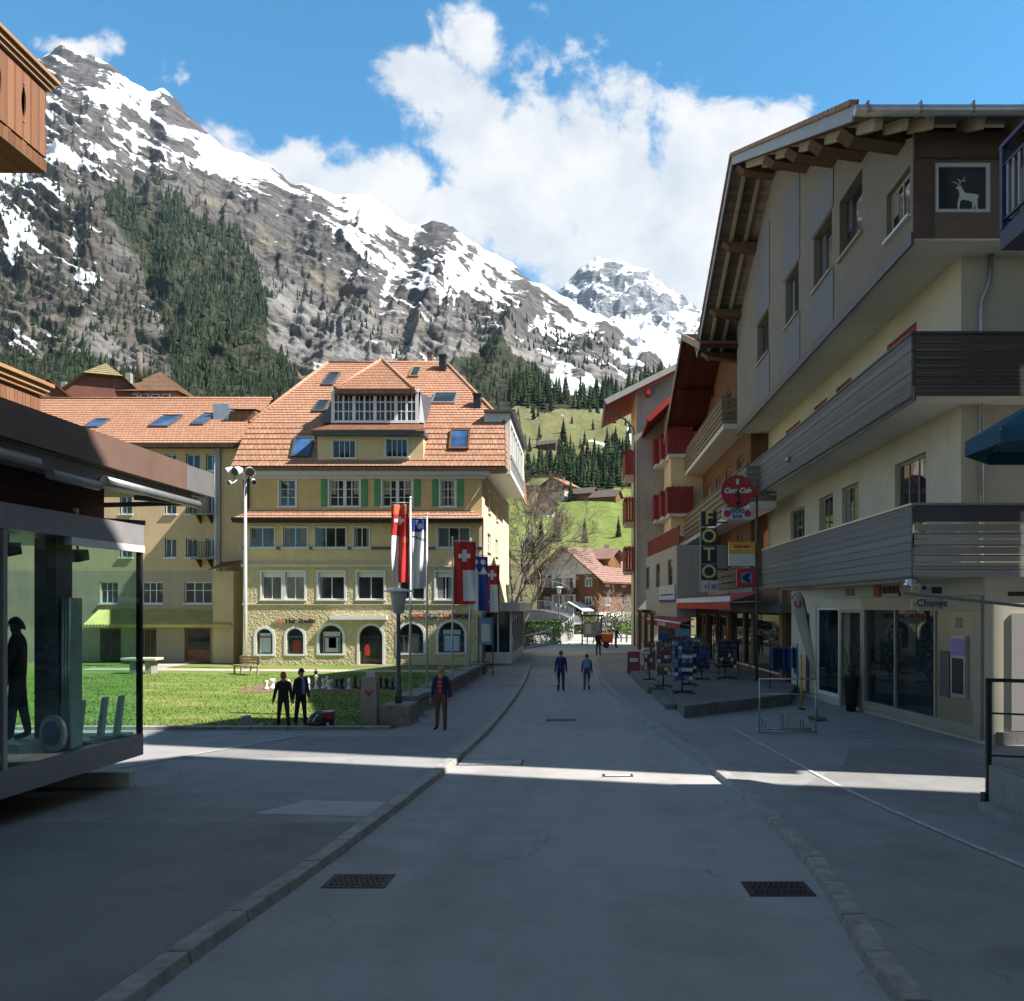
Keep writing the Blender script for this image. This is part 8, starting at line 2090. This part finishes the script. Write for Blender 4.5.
# ---- feather flag, stand frame, goods
def feather_flag():
    y = 23.6; K = y / 800; X = lambda px: (px - 581) * K; Z = lambda py: EYE + (605 - py) * K; t = thing('feather_flag', 'pale feather flag with small red logo outside the bank', 'flag', (X(815), y, .13))
    pole = [(X(817), y, .13), (X(816), y, Z(680)), (X(811), y, Z(640)), (X(806.5), y, Z(612)), (X(803.5), y, Z(598)), (X(799), y, Z(592)), (X(794), y, Z(594)), (X(791.5), y, Z(599))]
    p = MB(); p.tube(pole, .018, 6); p.build('rod', MAT['black'], t)
    rt = [(815.8, 678), (811, 640), (806.8, 613), (803.8, 599), (799, 593.2)]; lf = [(815, 678), (803.5, 645), (796, 620), (791.5, 603), (793, 595.5)]
    c = MB(); n = len(rt)
    for i in range(n - 1):
        for a, b in ((0, .5), (.5, 1)):
            q = [V((X(l[0] + (r[0] - l[0]) * f), y + .05 * math.sin(f * 3 + l[1] * .05), Z(l[1] + (r[1] - l[1]) * f))) for (l, r, f) in ((lf[i], rt[i], a), (lf[i], rt[i], b), (lf[i + 1], rt[i + 1], b), (lf[i + 1], rt[i + 1], a))]; c.face(q, 0, True)
    o = weld(c.build('cloth', M('cream_cloth', (.46, .43, .38), .85, .06, 2), t)); s = o.modifiers.new('thick', 'SOLIDIFY'); s.thickness = .006; o['label'] = 'cream cloth with red logo'
    W = Wall((0, y - .03, 0), (1, 0, 0)); l = MB()
    cx, cz, rr = X(797.5), Z(603.2), .085
    l.tube([W.p(cx + rr * math.sin(a), cz - rr * math.cos(a) * 1.2, .0) for a in np.linspace(-2.4, 2.4, 14)], .024, 6); l.build('logo', MAT['red_paint'], t)
    b = MB(); b.box(X(810), X(824), y - .25, y + .25, .13, .19); b.build('foot', MAT['steel_dark'], t)
feather_flag()
def bike_stand():
    y = 21.2; K = y / 800; X = lambda px: (px - 581) * K; Z = lambda py: EYE + (605 - py) * K; t = thing('bicycle_stand', 'low tubular steel bicycle stand on the pavement before the shop', 'bicycle stand', (X(788), y, .13)); x0, x1 = X(759.5), X(816)
    f = MB(); z0, z1 = .15, Z(679); r = .022
    f.tube([(x0, y, z0), (x0, y, z1), (x0 + .001, y + .002, z1)], r, 8); f.tube([(x1, y, z0), (x1, y, z1)], r, 8); f.tube([(x0, y, z1), (x1, y, z1)], r, 8); f.tube([(x0, y, Z(694)), (x1, y, Z(694))], r * .7, 8); f.tube([(x0, y, z0), (x1, y, z0)], r, 8)
    f.tube([(x0, y, z0), (x0, y + .45, z0)], r, 8); f.tube([(x1, y, z0), (x1, y + .45, z0)], r, 8); f.tube([(x0, y + .45, z0), (x1, y + .45, z0)], r, 8); f.build('frame', MAT['steel'], t)
    for k, px in enumerate((766, 769, 785, 787.5, 805, 808)):
        b = MB(); zt = .62 if k in (2, 3) else .46; b.tube([(X(px), y, z0), (X(px), y + .02, zt), (X(px), y + .4, zt), (X(px), y + .45, z0)], .011, 6); b.build('wheel_bar', MAT['steel'], t)
bike_stand()
def yellow_post():
    x, y = 7.15, 26.0; t = thing('yellow_post', 'slim yellow post on the terrace edge behind the bicycle stand', 'post', (x, y, .13)); p = MB(); p.tube([(x, y, .13), (x, y, 1.9)], .035, 10); p.build('post', MAT['yellow'], t); p = MB(); p.lathe((x, y, .13), [(.12, 0), (.12, .03), (.04, .05)], 12); p.build('foot', MAT['steel_dark'], t)
yellow_post()
def planter():
    x, y = 8.62, 25.55; t = thing('planter', 'tall dark planter with small yellow flowers beside the bank door', 'planter', (x, y, .13)); p = MB(); p.lathe((x, y, .13), [(.15, 0), (.24, 1.1), (.25, 1.14), (.20, 1.14)], 16); p.build('pot', MAT['black'], t)
    rng = random.Random(3); l = MB(); f = MB()
    for i in range(60):
        a = rng.uniform(0, 6.28); r = rng.uniform(0, .24); h = rng.uniform(.05, .3); c = V((x + r * math.cos(a), y + r * math.sin(a), 1.25 + h)); d = V((rng.gauss(0, 1), rng.gauss(0, 1), rng.gauss(0, 1))).normalized() * .05; e = d.cross(V((.3, .2, 1))).normalized() * .025
        (f if i % 6 == 0 else l).face([c - d, c - e, c + d, c + e])
    l.build('leaves', M('planter_leaf', (.05, .10, .03), .7, .2, 5), t); f.build('flowers', MAT['yellow'], t)
    b = MB()
    for i in range(9): a = i * .7; b.tube([(x, y, 1.2), (x + .2 * math.cos(a), y + .2 * math.sin(a), 2.0), (x + .45 * math.cos(a), y + .45 * math.sin(a), 2.35 + .1 * math.sin(a * 3))], [.012, .01, .004], 5)
    b.build('stems', BARK, t)
planter()

def card_rack(x, y, z, w, H, label, cols, header, seed, kind='postcard_rack', leg=.45):
    t = thing(kind, label, 'rack', (x, y, z), 0, 'card and goods racks on the terrace'); rng = random.Random(seed)
    b = MB()
    for a in range(4): c, s = math.cos(a * 1.571 + .78), math.sin(a * 1.571 + .78); b.beam((x, y, z + .06), (x + c * w * .8, y + s * w * .8, z + .03), .05, .04)
    b.tube([(x, y, z), (x, y, z + H)], .025, 8); b.build('stand', MAT['black'], t)
    c = MB(); n = int((H - leg - .1) / .15); h = w / 2
    for i in range(n + 1):
        zz = z + leg + i * .15
        for s in (-1, 1): c.box(x - h, x + h, y + s * h - .006, y + s * h + .006, zz, zz + .02); c.box(x + s * h - .006, x + s * h + .006, y - h, y + h, zz, zz + .02)
    for sx in (-1, 1):
        for sy in (-1, 1): c.box(x + sx * h - .012, x + sx * h + .012, y + sy * h - .012, y + sy * h + .012, z + leg - .05, z + H)
    c.build('wire_cage', MAT['steel_dark'], t)
    k = MB(); cw = .105; m = max(1, int(w / cw))
    for i in range(n):
        zz = z + leg + i * .15 + .018
        for j in range(m):
            a = -h + (j + .5) * w / m
            for (px, py, dx, dy) in ((x + a, y - h - .012, w / m * .44, .004), (x - h - .012, y + a, .004, w / m * .44), (x + a, y + h + .012, w / m * .44, .004), (x + h + .012, y + a, .004, w / m * .44)):
                k.box(px - dx, px + dx, py - dy, py + dy, zz, zz + .112 + rng.uniform(-.012, .012), rng.choice(cols))
    k.build('cards', MULTI, t)
    if header is not None: q = MB(); q.box(x - w * .4, x + w * .4, y - .02, y + .02, z + H, z + H + .26); q.build('header', MULTI[header], t)
    return t
card_rack(3.50, 27.6, .47, .62, 1.95, 'tall postcard rack with blue cards at the terrace front', [0, 0, 6, 3, 2, 6], 3, 1)
card_rack(3.05, 29.6, .47, .50, 1.75, 'rack of colourful toys and cards left of the tall blue postcard rack', [0, 1, 2, 4, 1, 3], 0, 2)
card_rack(4.9, 32.5, .47, .55, 1.5, 'blue goods rack behind the tall postcard rack', [0, 6, 0, 8], None, 3)
card_rack(5.95, 33.0, .47, .75, 1.55, 'dark goods rack beside the shop door post', [8, 2, 8, 7, 6], None, 4)
card_rack(2.75, 32.2, .47, .42, 1.6, 'slim rack of red goods at the far terrace edge', [1, 7, 2, 1], None, 5)
card_rack(4.1, 30.4, .47, .5, 1.7, 'rack of dark blue caps behind the tall postcard rack', [6, 6, 0, 8, 2], None, 6)
card_rack(4.0, 36.0, .47, .6, 1.8, 'brown and black souvenir rack deep under the awning', [7, 8, 7, 4, 1], None, 7)
card_rack(5.2, 36.5, .47, .6, 1.7, 'rack of small bells and white cups under the awning', [2, 8, 7, 5], None, 8)
def garment_rail(x0, x1, y, z, label, cols, seed):
    t = thing('clothes_rail', label, 'clothes rail', ((x0 + x1) / 2, y, z), 0, 'clothes rails on the terrace'); rng = random.Random(seed); f = MB(); f.tube([(x0, y, z), (x0, y, z + 1.6), (x1, y, z + 1.6), (x1, y, z)], .02, 6)
    for x in (x0, x1): f.tube([(x, y - .25, z + .02), (x, y + .25, z + .02)], .02, 6)
    f.build('rail', MAT['black'], t); n = int((x1 - x0) / .10)
    for i in range(n):
        x = x0 + (i + .5) * (x1 - x0) / n; g = MB(); h = rng.uniform(.75, 1.0); w = rng.uniform(.18, .24); g.hexa([(x - .035, y - w, z + 1.5 - h), (x + .035, y - w, z + 1.5 - h), (x + .035, y + w, z + 1.5 - h), (x - .035, y + w, z + 1.5 - h), (x - .03, y - w * .8, z + 1.45), (x + .03, y - w * .8, z + 1.45), (x + .03, y + w * .8, z + 1.45), (x - .03, y + w * .8, z + 1.45)])
        g.face([(x, y - w * .8, z + 1.45), (x, y, z + 1.57), (x, y + w * .8, z + 1.45)]); g.build('garment', MULTI[rng.choice(cols)], t)
garment_rail(6.9, 7.9, 29.2, .47, 'rail of blue and purple garments at the near shop window', [0, 6, 0, 8, 3], 1)
garment_rail(6.0, 6.9, 35.0, .47, 'rail of dark garments before the middle shop window', [8, 7, 6, 8], 2)
garment_rail(4.6, 5.6, 38.0, .47, 'rail of blue garments deep under the red awning', [0, 6, 8, 0], 3)
def a_board():
    x, y = 2.6, 39.5; t = thing('pavement_sign', 'red folding pavement board beyond the racks', 'sign', (x, y, .13))
    for s in (-1, 1): m = MB(); m.hexa([(x - .3, y + s * .28 - .02, .13), (x + .3, y + s * .28 - .02, .13), (x + .3, y + s * .28 + .02, .13), (x - .3, y + s * .28 + .02, .13), (x - .3, y + s * .02 - .015, 1.2), (x + .3, y + s * .02 - .015, 1.2), (x + .3, y + s * .02 + .015, 1.2), (x - .3, y + s * .02 + .015, 1.2)]); m.build('panel', MULTI[1] if s < 0 else MAT['wood_dark'], t)
    m = MB(); m.box(x - .2, x + .2, y - .22, y - .2, .7, .9); m.build('print', MULTI[2], t)
a_board()

# ---- street end: curved ramp with railing, lamp, notice frame, barrow
def curved_ramp():
    pts = [(525, 61, .12), (538, 64.5, .2), (551, 68, .4), (562, 71.5, .75), (569.5, 75, 1.15), (573.5, 78.5, 1.6), (573, 82, 2.0), (567, 85, 2.35), (556, 87, 2.65), (542, 88.3, 2.9), (524, 89, 3.05), (500, 89.5, 3.2)]
    P = [V(((px - 581) / 800 * d, d, z)) for px, d, z in pts]
    def sm(k):                                            # Catmull-Rom through the points
        out = []
        for i in range(len(P) - 1):
            a, b, c, d = P[max(i - 1, 0)], P[i], P[i + 1], P[min(i + 2, len(P) - 1)]
            for j in range(k): s = j / k; out.append(.5 * ((2 * b) + (c - a) * s + (2 * a - 5 * b + 4 * c - d) * s * s + (3 * b - a - 3 * c + d) * s ** 3))
        return out + [P[-1]]
    C = sm(5); t = thing('curved_ramp_wall', 'curved grey retaining wall with metal railing at the street end', 'wall', (C[20].x, C[20].y, .1))
    m = MB()
    for a, b in zip(C[:-1], C[1:]):
        d = (b - a); d.z = 0; d.normalize(); n = V((-d.y, d.x, 0)) * .28
        m.hexa([V((a.x, a.y, -.2)), V((a.x, a.y, -.2)) + n, V((b.x, b.y, -.2)) + n, V((b.x, b.y, -.2)), a, a + n, b + n, b])
    weld(m.build('wall', MAT['concrete'], t)); r = MB()
    r.tube([p + V((0, 0, 1.05)) for p in C], .035, 6); r.tube([p + V((0, 0, .15)) for p in C], .02, 6)
    for i in range(0, len(C), 2): r.tube([C[i], C[i] + V((0, 0, 1.05))], .03, 6)
    r.build('railing', MAT['steel'], t); g = MB()
    for a, b in zip(C[:-1], C[1:]):
        n = 4
        for j in range(n): p = a.lerp(b, (j + .5) / n); g.tube([p + V((0, 0, .15)), p + V((0, 0, 1.05))], .011, 4, caps=False)
    g.build('balusters', MAT['steel_dark'], t)
    f = MB(); f.face([C[0] + V((0, 0, .02))] + [p + V((0, 0, -.05)) for p in C[1:]]) if False else None
    # the ramp surface inside the curve
    q = MB()
    for i in range(25, len(C) - 1): q.face([C[i] + V((0, .28, -.02)), C[i + 1] + V((0, .28, -.02)), C[i + 1] + V((0, 3.2, -.02)), C[i] + V((1.2, 3.2, -.02))])
    weld(q.build('walkway', MAT['pave'], t))
curved_ramp()
street_lamp(-2.15, 78, 1.1, 4.2, 'small conical lamp on the curved ramp at the street end')
def notice_frame():
    x, y = .95, 66.5; t = thing('notice_shelter', 'small dark notice shelter standing on the plaza', 'notice board', (x, y, .14))
    for s in (-.85, .75): m = MB(); m.box(x + s - .06, x + s + .06, y - .06, y + .06, .14, 2.55); m.build('post', MAT['steel_dark'], t)
    m = MB(); m.box(x - .75, x + .65, y - .03, y + .03, .8, 2.1); m.build('panel', M('notice_panel', (.30, .31, .30), .5, .3, 3), t); m = MB(); m.box(x - 1.0, x + .95, y - .3, y + .3, 2.553, 2.68); m.build('roof', MAT['black'], t)
    m = MB(); m.box(x - .6, x - .1, y - .045, y - .031, 1.1, 1.9); m.build('notice', MULTI[2], t)
notice_frame()
def barrow():
    x, y = 2.05, 62.5; t = thing('orange_barrow', 'orange handcart standing in the sun at the street end', 'handcart', (x, y, .14)); m = MB(); m.hexa([(x - .45, y - .3, .55), (x + .4, y - .3, .55), (x + .4, y + .3, .55), (x - .45, y + .3, .55), (x - .55, y - .38, 1.25), (x + .5, y - .38, 1.25), (x + .5, y + .38, 1.25), (x - .55, y + .38, 1.25)]); m.build('bin', MAT['orange'], t)
    for s in (-.36, .36): w = MB(); w.tube([(x - .1, y + s - .03, .40), (x - .1, y + s + .03, .40)], .26, 16); w.build('wheel', MAT['black'], t)
    h = MB(); h.tube([(x + .5, y - .3, 1.1), (x + .85, y - .3, 1.0), (x + .85, y + .3, 1.0), (x + .5, y + .3, 1.1)], .02, 6); h.build('handle', MAT['steel_dark'], t); h = MB(); h.tube([(x + .35, y, .55), (x + .4, y, .14)], .025, 6); h.build('stand', MAT['steel_dark'], t)
barrow()
# ================================================================== people
SKIN = M('skin', (.46, .27, .19), .6, .06, 6)
def person(name, label, x, y, z, rot, H, col, pose, cat='person', hat=None, hair=(.05, .035, .025), group=None, skin=None):
    """one skinned body; forward is local -Y. col: top, legs, shoes, inner (colours)"""
    t = thing(name, label, cat, (x, y, z), rot, group); s = H / 1.75; sk = skin or SKIN
    J = {}; E = []; Rr = {}; bone = {}
    def j(n, p, r, par=None, mat=None): J[n] = V(p) * s; Rr[n] = (r[0] * s, r[1] * s) if isinstance(r, tuple) else (r * s, r * s); (E.append((par, n)), bone.__setitem__((par, n), mat)) if par else None
    lean = pose.get('lean', 0)
    f = lambda zz: -lean * (zz - .93)
    j('pelvis', (0, 0, .94), (.165, .125)); j('waist', (0, f(1.1), 1.10), (.158, .120), 'pelvis', 'top'); j('chest', (0, f(1.3), 1.30), (.190, .130), 'waist', 'top'); j('collar', (0, f(1.43), 1.425), (.10, .075), 'chest', 'top')
    j('neck', (0, f(1.5) - .01, 1.50), (.055, .055), 'collar', 'skin'); hd = pose.get('head', (0, 0)); j('jaw', (hd[0] * .3, f(1.58) - .03 + hd[1] * .3, 1.575), (.062, .072), 'neck', 'skin'); j('crown', (hd[0], f(1.68) - .012 + hd[1], 1.675), (.080, .094), 'jaw', 'skin')
    for sd, sx in (('l', 1), ('r', -1)):
        ax, ay = pose.get('arm_' + sd, (.05, .0)); ax = .04 + ax * .45; ex = pose.get('elbow_' + sd, .12)
        j('sh' + sd, (sx * .175, f(1.40), 1.395), (.070, .070), 'collar', 'top')
        up = V((sx * math.sin(ax), math.sin(ay), -math.cos(ax) * math.cos(ay))).normalized(); el = V((sx * .185, f(1.40), 1.385)) + up * .29
        fo = (Matrix.Rotation(-ex, 3, 'X') @ up).normalized(); wr = el + fo * .25; pa = wr + fo * .085
        j('el' + sd, el, .054, 'sh' + sd, 'top'); j('wr' + sd, wr, .040, 'el' + sd, 'top'); j('pa' + sd, pa, (.036, .022), 'wr' + sd, 'skin'); J['dir' + sd] = fo
        th, kn = pose.get('leg_' + sd, (0, 0)); sp = pose.get('spread', .03)
        hip = V((sx * .09, 0, .89)); kd = V((sx * sp, -math.sin(th), -math.cos(th))).normalized(); ke = hip + kd * .42; ad = V((sx * sp * .6, -math.sin(th - kn), -math.cos(th - kn))).normalized(); an = ke + ad * .40
        j('hip' + sd, hip, (.098, .098), 'pelvis', 'legs'); j('kn' + sd, ke, .068, 'hip' + sd, 'legs'); j('an' + sd, an, .052, 'kn' + sd, 'legs'); j('ball' + sd, an + V((sx * .02, -.11, -.045)), (.042, .036), 'an' + sd, 'shoe'); j('toe' + sd, an + V((sx * .03, -.18, -.052)), (.034, .026), 'ball' + sd, 'shoe')
    names = [n for n in J if not n.startswith('dir')]; low = min(J[n].z - .03 * s for n in ('balll', 'ballr'))
    for n in names: J[n] = J[n] - V((0, 0, low))
    me = bpy.data.meshes.new('tmp'); me.from_pydata([tuple(J[n]) for n in names], [(names.index(a), names.index(b)) for a, b in E], [])
    tmp = bpy.data.objects.new('tmp', me); COL.objects.link(tmp); mod = tmp.modifiers.new('skin', 'SKIN'); mod.use_smooth_shade = True
    for i, n in enumerate(names): v = me.skin_vertices[0].data[i]; v.radius = Rr[n]; v.use_root = (n == 'pelvis')
    sb = tmp.modifiers.new('sub', 'SUBSURF'); sb.levels = 2; sb.render_levels = 2
    dg = bpy.context.evaluated_depsgraph_get(); dg.update(); body = bpy.data.meshes.new_from_object(tmp.evaluated_get(dg)); bpy.data.objects.remove(tmp)
    mm = [M('top', col[0], .8, .12, 6), M('legs', col[1], .8, .12, 6), M('shoes', col[2], .6, .1, 6), sk]; mi = {'top': 0, 'legs': 1, 'shoe': 2, 'skin': 3}
    for i, m_ in enumerate(mm[:3]): m_.name = name + ('_jacket', '_trousers', '_shoes')[i]
    body.materials.clear()
    for m_ in mm: body.materials.append(m_)
    segs = [(J[a], J[b], mi[bone[(a, b)]]) for a, b in E]
    for p in body.polygons:
        c = p.center; best = None
        for a, b, k in segs:
            ab = b - a; tt = max(0, min(1, (c - a).dot(ab) / max(ab.length_squared, 1e-9))); d = (a + ab * tt - c).length
            if best is None or d < best[0]: best = (d, k)
        k = best[1]
        if k == 1 and c.z > .97 * s - low: k = 0
        if k == 0 and c.z < (.80 if pose.get('long') else .90) * s - low and abs(c.x) < .2 * s: k = 1 if not pose.get('long') else 0
        p.material_index = k; p.use_smooth = True
    # hands, ears, nose joined into the same body mesh
    mb = MB()
    for sd, sx in (('l', 1), ('r', -1)):
        d = J['dir' + sd]; pa = J['pa' + sd]; side = d.cross(V((1, 0, 0))).normalized(); inn = V((-sx, 0, 0))
        for i in range(4):
            o = side * (-.027 + .018 * i) * s; L = (.062, .074, .070, .052)[i] * s; a = pa + o + d * .015 * s; b = a + d * L * .5 + inn * .006 * s; c = b + d * L * .4 + inn * .022 * s; mb.tube([a - d * .03 * s, a, b, c], [.0095 * s, .0095 * s, .0085 * s, .006 * s], 6)
        a = pa - d * .03 * s - side * .03 * s; mb.tube([a + side * .015 * s, a - side * .012 * s + d * .02 * s, a - side * .018 * s + d * .05 * s + inn * .012 * s], [.012 * s, .0105 * s, .007 * s], 6)
    hc = (J['jaw'] + J['crown']) / 2
    mb.tube([hc + V((0, -.075, .0)) * s, hc + V((0, -.105, -.022)) * s], [.010 * s, .016 * s], 6)
    for sx in (-1, 1): mb.tube([hc + V((sx * .07, .01, .0)) * s, hc + V((sx * .083, .012, .005)) * s], [.028 * s, .02 * s], 8)
    for sx in (-1, 1): mb.tube([hc + V((sx * .03, -.078, .022)) * s, hc + V((sx * .03, -.088, .022)) * s], [.011 * s, .008 * s], 6, mi=1)
    mb.tube([hc + V((-.022, -.088, -.052)) * s, hc + V((.022, -.088, -.052)) * s], .005 * s, 5, mi=2)
    bm = bmesh.new(); bm.from_mesh(body); off = len(body.materials); bv = [bm.verts.new(v) for v in mb.v]
    for fc, k in zip(mb.f, mb.m):
        try: q = bm.faces.new([bv[i] for i in fc]); q.material_index = (3, off, off + 1)[k]; q.smooth = True
        except ValueError: pass
    bm.to_mesh(body); bm.free()
    for nm, c in (('eye_dark', (.02, .015, .012)), ('lips', (.28, .10, .08))): body.materials.append(bpy.data.materials.get(nm) or M(nm, c, .5, .05, 5))
    body.name = 'body'; o = bpy.data.objects.new('body', body); COL.objects.link(o); o.parent = t; WM[o] = WM[t]
    # hair or hat
    def cap(nm, mat, k0, brim=0):
        m = MB(); c = hc + V((0, .012, .012)) * s; n, r = 16, 7; vs = []
        for i in range(r + 1):
            ph = math.pi * .5 * i / r
            for q in range(n):
                a = 6.2832 * q / n; back = .5 - .5 * math.cos(a - math.pi / 2 + math.pi); zz = -(.055 + .03 * math.sin(a)) * (1 - i / r) ** 1.0 * (1 if math.sin(a) > 0 else .0)
                vs.append(c + V((.090 * math.cos(ph) * math.cos(a), .106 * math.cos(ph) * math.sin(a), .105 * math.sin(ph) + zz + k0)) * s)
        b = len(m.v); m.v += vs
        for i in range(r):
            for q in range(n): m.f.append((b + i * n + q, b + i * n + (q + 1) % n, b + (i + 1) * n + (q + 1) % n, b + (i + 1) * n + q)); m.m.append(0); m.sm.append(True)
        if brim: m.prism([c + V((.07 * math.cos(a), -.08 + .09 * math.sin(a) * -1, k0)) * s for a in np.linspace(0, math.pi, 9)], V((0, 0, .008)))
        loc = MB(); loc.v = [WM[t] @ v for v in m.v]; loc.f, loc.m, loc.sm = m.f, m.m, m.sm; return loc.build(nm, mat, t)
    if hair is not None: cap('hair', M(name + '_hair', hair, .8, .2, 10), .0)
    if hat: cap('cap', M(name + '_cap', hat, .8, .1, 6), .022, 1)
    if len(col) > 3 and col[3]:        # open jacket front showing the shirt
        m = MB(); T = WM[t]; zs = [(1.43, .045, -.112), (1.30, .06, -.145), (1.10, .055, -.136), (.97, .05, -.140)]
        for (za, wa, ya), (zb, wb, yb) in zip(zs[:-1], zs[1:]):
            q = [V((-wa, ya + f(za), za - low / s)), V((wa, ya + f(za), za - low / s)), V((wb, yb + f(zb), zb - low / s)), V((-wb, yb + f(zb), zb - low / s))]; m.face([T @ (p * s) for p in q]); m.face([T @ ((p + V((0, .05, 0))) * s) for p in reversed(q)])
        o = m.build('shirt', col[3], t)
    J['T'] = WM[t]; return t, J

def pal(*c): return c
STRIPE_SHIRT = None
def striped():
    m, nt, b = _bsdf('striped_shirt'); sp = nt.nodes.new('ShaderNodeSeparateXYZ'); nt.links.new(coords(nt, 'Object'), sp.inputs[0]); k = math_(nt, 'LESS_THAN', math_(nt, 'FRACT', math_(nt, 'MULTIPLY', sp.outputs[2], 8.5)), .3)
    nt.links.new(mixc(nt, k, (.42, .03, .03), (.36, .22, .20)), b.inputs['Base Color']); b.inputs['Roughness'].default_value = .85; return m
KP = KH + .0
NAVY = (.018, .022, .075); BLK = (.014, .014, .018)
person('person', 'older man in navy jacket and red striped shirt standing by the stone blocks', -3.83, 21.9, KP, R(-6), 1.74, (NAVY, (.13, .07, .04), (.02, .015, .015), striped()), dict(arm_l=(.22, .02), arm_r=(.22, .02), elbow_l=.35, elbow_r=.35, leg_l=(.05, 0), leg_r=(-.04, 0), spread=.05), hair=(.30, .28, .26))
person('person', 'woman in dark tight clothes and red headband walking on the lawn edge', -8.28, 22.25, .10, R(-150), 1.56, (BLK, (.022, .022, .03), BLK), dict(arm_l=(.32, -.12), arm_r=(.10, .25), elbow_l=.15, leg_l=(.30, .12), leg_r=(-.30, .12)), hair=(.05, .03, .02), hat=(.42, .06, .05))
person('person', 'man in dark jacket and cap standing beside the walking woman', -7.88, 22.5, .10, R(55), 1.62, ((.02, .018, .035), (.016, .016, .02), BLK, MULTI[3]), dict(arm_l=(.10, -.10), arm_r=(.08, .15), leg_l=(.10, .05), leg_r=(-.12, .05), long=True), hair=(.03, .02, .02), hat=(.02, .025, .06))
_, JA = person('person', 'man in purple blue jacket walking away down the middle of the road', -.82, 32.6, 0, R(180), 1.66, ((.035, .022, .16), (.022, .022, .045), BLK), dict(arm_l=(.16, .10), arm_r=(.16, -.12), leg_l=(.16, .06), leg_r=(-.20, .10), long=True), hair=(.11, .07, .05))
_, JB = person('person', 'woman with pale blue vest walking away beside the man in the road', .24, 33.0, 0, R(180), 1.50, ((.05, .075, .12), (.07, .08, .10), BLK), dict(arm_l=(.14, -.10), arm_r=(.16, .10), leg_l=(-.18, .08), leg_r=(.16, .06)), hair=(.10, .06, .04))
person('person', 'man in dark jacket standing in the sun at the street end', 1.17, 54.0, KP, R(12), 1.66, ((.03, .022, .04), (.025, .03, .06), BLK), dict(arm_l=(.24, -.35), arm_r=(.22, -.30), elbow_l=1.2, elbow_r=1.1, spread=.06), hair=(.12, .07, .04))
person('person', 'person in dark clothes beside the orange handcart', 2.75, 63.2, .14, R(70), 1.62, ((.02, .035, .045), (.05, .09, .16), BLK), dict(arm_l=(.2, -.5), arm_r=(.2, -.4), lean=.15), hair=(.04, .03, .02))
# pale blue rucksack panel and the carrier bags
def rucksack():
    T = JB['T']; t = thing('rucksack', 'pale blue rucksack on the back of the woman in the road', 'rucksack', (.24, 32.86, 1.0)); m = MB(); m.box(.09, .39, 32.76, 32.93, .88, 1.24); m.build('body', M('pale_blue', (.16, .24, .42), .8, .1, 5), t, bevel=.05); m = MB(); m.box(.13, .35, 32.72, 32.758, .92, 1.05); m.build('pocket', MULTI[3], t, bevel=.012)
rucksack()
def carrier(J, sd, label):
    p = J['T'] @ (J['pa' + sd] + J['dir' + sd] * .06); t = thing('carrier_bag', label, 'bag', (p.x, p.y, p.z - .42)); m = MB(); x, y, z = p; m.hexa([(x - .15, y - .06, z - .42), (x + .15, y - .06, z - .42), (x + .15, y + .06, z - .42), (x - .15, y + .06, z - .42), (x - .12, y - .03, z - .12), (x + .12, y - .03, z - .12), (x + .12, y + .03, z - .12), (x - .12, y + .03, z - .12)]); m.build('body', MULTI[2], t, bevel=.03)
    m = MB(); m.tube([(x - .08, y, z - .13), (x - .04, y, z), (x + .04, y, z), (x + .08, y, z - .13)], .010, 5); m.build('handle', MULTI[2], t)
carrier(JA, 'l', 'white carrier bag in the hand of the man in the road'); carrier(JB, 'r', 'white carrier bag in the hand of the woman in the road')
# shop dummies behind the pavilion glass
GREYD = M('dummy_skin', (.10, .10, .10), .5, .05, 4)
person('shop_dummy', 'shop dummy in dark jacket and jeans behind the pavilion glass', -9.05, 12.85, 1.325, R(-60), 2.0, ((.03, .032, .036), (.012, .016, .04), (.03, .03, .03)), dict(arm_l=(.25, -.3), arm_r=(.2, -.2), elbow_l=1.0, leg_l=(.12, .05), leg_r=(-.12, .05), long=True), 'mannequin', hair=(.03, .03, .03), skin=GREYD)
